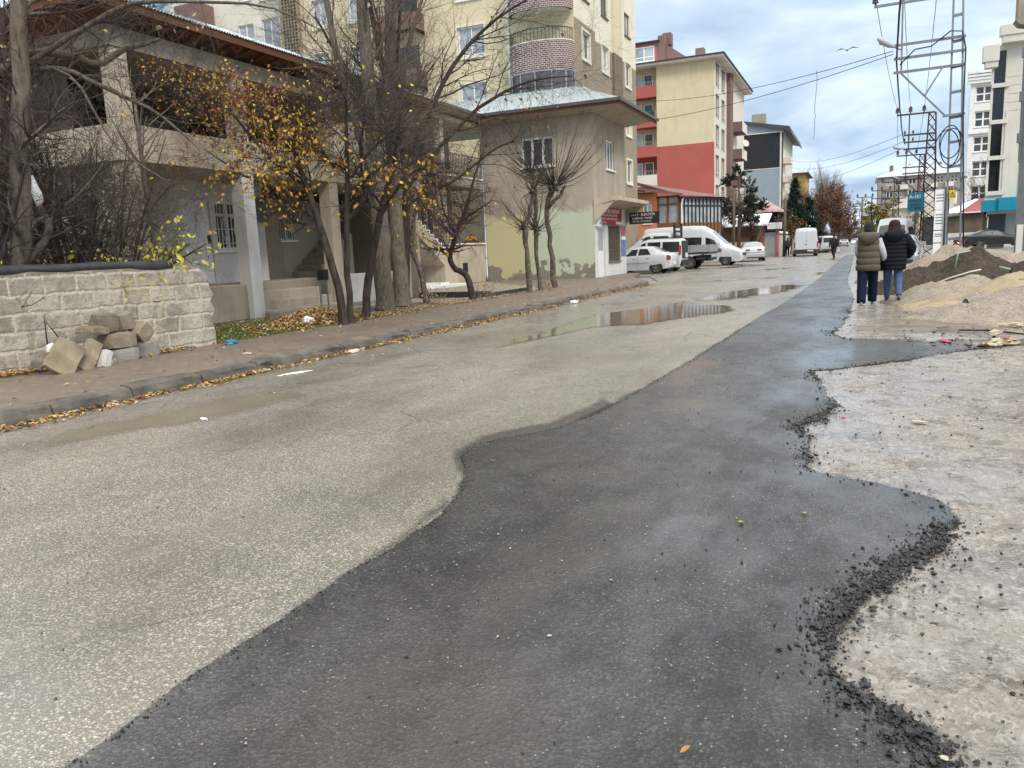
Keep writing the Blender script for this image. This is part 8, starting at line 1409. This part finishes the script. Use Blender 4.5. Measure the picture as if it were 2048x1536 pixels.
crumple('black_scrap', 'small black scrap lying on the sand slope', g0(1931, 612, .22), (.13, .08, .14), PO['cable'], 20, 'scrap')
crumple('paper_scrap', 'cream paper corner among the crumbled asphalt at the bottom right', g0(1888, 1517, .04), (.018, .022, .008), bpy.data.materials['buff_paper'], 21, 'paper')
crumple('flat_stone', 'flat pale stone on the mud near the asphalt edge', g0(1838, 845, .02), (.11, .05, .02), bpy.data.materials['buff_paper'], 22, 'stone')
for i, (px, py, lab) in enumerate([(1482, 1045, 'single yellow leaf lying on the new asphalt, left of the pair'), (1608, 1027, 'single rounder yellow leaf on the new asphalt, right of the pair'), (1370, 1502, 'single curled amber leaf on the new asphalt near the bottom edge'), (985, 922, 'single yellow-green leaf on the old asphalt by the patch corner')]):
    p = np.array(G(px, py, .026)); mb = MB(); s_ = .025 if i < 2 else .017; a = TR.uniform(0, 6.28); u = np.array([math.cos(a), math.sin(a), 0]); w_ = np.array([-u[1], u[0], 0]); mb.add([p-u*s_, p-u*s_*.3+w_*s_*.5+[0, 0, .006], p+u*s_*.4+w_*s_*.42+[0, 0, .01], p+u*s_*1.1+[0, 0, .012], p+u*s_*.4-w_*s_*.42+[0, 0, .01], p-u*s_*.3-w_*s_*.5+[0, 0, .006]], [(0,1,2,3), (0,3,4,5)]); o = mb.build('fallen_leaf', [TM['y4'], TM['y4'], TM['y2'], TM['gr']][i], None); tag(o, lab, 'leaf')
t = thing('flower_trough', 'small trough of orange flowers on the white ledge of the corner house', 'flower trough', (-16.37, 32.6, 1.95)); mb = MB(); mb.box(-16.48, -16.28, 31.9, 33.2, 1.935, 2.02); mb.build('trough', PO['dsteel'], t); mb = MB(); [mb.ball((TR.uniform(-16.46, -16.3), TR.uniform(32.0, 33.1), TR.uniform(2.06, 2.2)), .06, 0, 5, 4) for _ in range(45)]; mb.build('flowers', TM['y2'], t)
t = thing('post_box', 'black square-topped post beside the stems of the autumn tree', 'post', (-11.9, 15.6, .14)); mb = MB(); [mb.cyl((-11.9+dx, 15.6+dy, .14), (-11.9+dx, 15.6+dy, .95), .02, n=6) for dx, dy in ((-.06, -.06), (.06, .06))]; mb.build('legs', PO['galv'], t); mb = MB(); mb.box(-12.0, -11.8, 15.5, 15.7, .95, 1.2); mb.build('box', PO['cable'], t, bevel=.01)
mb = MB(); mb.box(-12.4, -10.0, 20.9, 21.05, .13, .32); mb.box(-10.15, -10.0, 21.051, 24.0, .13, .26); o = mb.build('border_strip', mat('navy_border', (.02, .024, .035), (.03, .034, .045), 4, 4, .6), None, bevel=.02); tag(o, 'low dark border edging the gravel yard of the corner house', 'border')

# ------------------------------------------------------------------ uncountable stuff
def flat_leaves(mb, X, Y, Z, size, mn_, m0=0, tilt=.35):
    n = len(X); p = np.stack([X, Y, Z], 1); a = TR.uniform(0, 6.28, n); d = nrm(np.stack([np.cos(a), np.sin(a), TR.normal(size=n)*tilt], 1)); s = nrm(np.cross(np.array([0, 0, 1.])+TR.normal(size=(n, 3))*tilt, d)); u = np.cross(d, s); z = (size*TR.uniform(.5, 1.3, n))[:, None]; fo = TR.uniform(.0, .3, n)[:, None]
    V = np.stack([p-d*z*.5, p+s*z*.27+u*z*fo, p+d*z*.5+u*z*fo*.5, p-s*z*.27+u*z*fo], 1).reshape(-1, 3); b = np.arange(n)*4; Fc = np.concatenate([np.stack([b, b+1, b+2], 1), np.stack([b, b+2, b+3], 1)]); mi = TR.integers(0, mn_, n)+m0; mb.arr(V, Fc, list(np.concatenate([mi, mi])))
LF2 = [TM['y2'], TM['y5'], TM['y6'], TM['y3'], TM['y1'], TM['y5'], mat('pale_dry_leaf', (.52, .42, .28), (.42, .33, .21), 6, 3, .8)]
mb = MB(); n = 5200; y = TR.uniform(2, 29, n); dens = .35+.65*np.clip(fbm(y*.8, y*0+3, 3)+.5, 0, 1); k = TR.random(n) < dens; y = y[k]; x = KX+.012+np.abs(TR.normal(size=len(y)))*(.055+.10*np.clip(fbm(y*1.3, y*0, 3)+.3, 0, 1)); flat_leaves(mb, x, y, .012+TR.random(len(y))*.03*np.exp(-(x-KX)*8), .062, 7)
n = 1500; y = TR.uniform(5, 8.9, n); x = -9.55-.11*(9.6-y)+.02+np.abs(TR.normal(size=n))*.13; flat_leaves(mb, x, y, .155+TR.random(n)*.03, .062, 7)
n = 260; flat_leaves(mb, TR.uniform(-9.5, -7.35, n), TR.uniform(3, 28, n), .152+TR.random(n)*.006, .06, 7); n = 70; flat_leaves(mb, TR.uniform(-7, -5.6, n), TR.uniform(4, 26, n), .01+TR.random(n)*.006, .05, 7)
stuff(mb.build('fallen_leaves', LF2, fix=False))
mb = MB(); n = 5200; a = TR.uniform(0, 6.28, n); r_ = np.abs(TR.normal(size=n)); x = -10.25+r_*.42*np.cos(a); y = 13.2+r_*1.0*np.sin(a); hh = .30*np.exp(-((x+10.3)/.55)**2-((y-13.1)/1.1)**2); flat_leaves(mb, x, y, .15+hh*TR.random(n)**.4, .075, 7, 0, .6)
n = 2600; flat_leaves(mb, TR.uniform(-12.6, -9.5, n), TR.uniform(9.3, 15.5, n), .150+TR.random(n)*.02, .06, 7); n = 1500; flat_leaves(mb, np.abs(TR.normal(size=n))*-.5-9.55, TR.uniform(13.5, 24, n), .152+TR.random(n)*.02, .06, 7); n = 500; flat_leaves(mb, TR.uniform(-15, -10, n), TR.uniform(20, 30, n), .155+TR.random(n)*.006, .06, 7)
stuff(mb.build('leaf_litter', LF2, fix=False))
mb = MB(); n = 26000; x = TR.uniform(-12.7, -9.58, n); y = TR.uniform(9.4, 14.6, n); k = (fbm(x*1.1, y*1.1, 4)+.25-.35*np.clip((y-12.4)/2, -1, 1)) > 0; x, y = x[k], y[k]; n = len(x); p = np.stack([x, y, np.full(n, .14)], 1); d = nrm(np.stack([TR.normal(size=n)*.5, TR.normal(size=n)*.5, np.ones(n)], 1)); q = nrm(np.cross(d, TR.normal(size=(n, 3)))); L_ = TR.uniform(.03, .075, n)[:, None]; mb.arr(np.stack([p-q*.005, p+q*.005, p+d*L_], 1).reshape(-1, 3), np.arange(n*3).reshape(-1, 3), list(TR.integers(0, 2, n)))
stuff(mb.build('grass', [mat('grass_blade', (.075, .13, .02), (.10, .15, .03), 3, 2, .8), mat('dark_grass_blade', (.045, .085, .016), (.065, .10, .02), 3, 2, .8)], fix=False))
OCT_V = np.array([(1,0,0), (-1,0,0), (0,1,0), (0,-1,0), (0,0,1), (0,0,-1), (.6,.6,.5), (-.6,.6,.45), (.6,-.6,.5), (-.6,-.6,.5)], float)
OCT_F = np.array([(0,6,8), (6,4,8), (8,4,9), (9,4,7), (7,4,6), (0,2,6), (2,7,6), (7,1,9), (2,1,7), (1,3,9), (3,8,9), (3,0,8), (0,5,2), (2,5,1), (1,5,3), (3,5,0)])
def crumbs(mb, X, Y, Z, S_, m=0, flat=.85):
    n = len(X); sc = S_[:, None, None]*(1+.35*TR.normal(size=(n, 10, 1)))*np.array([1, 1, flat])*TR.uniform(.7, 1.3, (n, 1, 3)); a = TR.uniform(0, 6.28, n); c, s = np.cos(a)[:, None], np.sin(a)[:, None]; V = OCT_V[None]*sc; V = np.stack([V[..., 0]*c-V[..., 1]*s, V[..., 0]*s+V[..., 1]*c, V[..., 2]], -1)+np.stack([X, Y, Z], 1)[:, None, :]
    Fc = (OCT_F[None]+(np.arange(n)*10)[:, None, None]).reshape(-1, 3); mb.arr(V.reshape(-1, 3), Fc, m)
E_ = np.array([p for p in rl if .5 < p[1] < 17]); mb = MB()
seg = np.linalg.norm(np.diff(E_, axis=0), axis=1); w_ = np.concatenate([seg, [0]])*np.clip((4.3/E_[:, 1])**1.6, .18, 2.2)*np.clip(.55+1.6*fbm(np.arange(len(E_))*.035, np.zeros(len(E_)), 4), .06, 2); w_ /= w_.sum()
n = 10000; ix = TR.choice(len(E_), n, p=w_); tw = TR.normal(size=n)-.35; off = np.where(tw > 0, np.abs(TR.normal(size=n))**1.6*.028, -np.abs(TR.normal(size=n))**1.5*.042); a = TR.uniform(0, 6.28, n)
tg = np.gradient(E_, axis=0); tg /= np.linalg.norm(tg, axis=1)[:, None]; nn_ = np.stack([-tg[:, 1], tg[:, 0]], 1)
P = E_[ix]+nn_[ix]*(-off[:, None] if nn_[len(E_)//2][0] < 0 else off[:, None])+TR.normal(size=(n, 2))*.012; S_ = .0022+.0045*TR.random(n)**1.5+.012*TR.random(n)**14; crumbs(mb, P[:, 0], P[:, 1], np.where(off < 0, .021, .013)+S_*.3, S_)
n = 380; ix = TR.choice(len(E_), n, p=w_); P = E_[ix]+np.stack([np.abs(TR.normal(size=n))*.45, TR.normal(size=n)*.22], 1); S_ = TR.uniform(.003, .009, n); crumbs(mb, P[:, 0], P[:, 1], .014+S_*.3, S_)
L_ = np.array([p for p in ll if 1 < p[1] < 14]); n = 2600; ix = TR.integers(0, len(L_), n); S_ = TR.uniform(.0015, .0045, n); P = L_[ix]+TR.normal(size=(n, 2))*np.array([.022, .02]); crumbs(mb, P[:, 0], P[:, 1], np.where(P[:, 0] > L_[ix, 0], .021, .003)+S_*.3, S_)
stuff(mb.build('asphalt_crumbs', mat('asphalt_crumb', (.011, .011, .011), (.028, .027, .026), 60, 2, .33, .4, 140), fix=False))
mb = MB(); n = 1500; x = TR.uniform(.2, 8, n); y = TR.uniform(1.5, 16, n); S_ = TR.uniform(.003, .012, n); crumbs(mb, x, y, mudz(x, y)+S_*.2, S_, list(TR.integers(0, 3, n*16)//1)); mb.m = [int(i//16 % 3) for i in range(len(mb.m))]
n = 900; x = TR.uniform(.6, 6, n); y = TR.uniform(10.5, 22, n); S_ = TR.uniform(.008, .035, n); b0 = len(mb.m); crumbs(mb, x, y, .02+S_*.2, S_, 0, .6); mb.m[b0:] = [int(i//16 % 3) for i in range(len(mb.m)-b0)]
stuff(mb.build('rubble', [mat('dark_pebble', (.07, .06, .052), (.05, .045, .04), 20, 2, .7), mat('buff_pebble', (.36, .30, .24), (.28, .23, .19), 20, 2, .8), mat('brown_clod', (.15, .115, .09), (.12, .09, .07), 20, 2, .9)], fix=False))
mb = MB(); n = 900; x = np.concatenate([TR.uniform(-7.1, -2.1, n)]); y = 1.5+24*TR.random(n)**1.6; S_ = TR.uniform(.002, .006, n); crumbs(mb, x, y, .001+S_*.3, S_); n = 500; x = TR.uniform(-1.9, -.2, n); y = TR.uniform(1.3, 14, n); S_ = TR.uniform(.002, .006, n); crumbs(mb, x, y, .022+S_*.3, S_); mb.m = [int(i//16 % 2) for i in range(len(mb.m))]; stuff(mb.build('road_grit', [mat('pale_grit', (.45, .40, .33), None, 20, 2, .8), mat('dark_grit', (.05, .048, .045), None, 20, 2, .7)], fix=False))
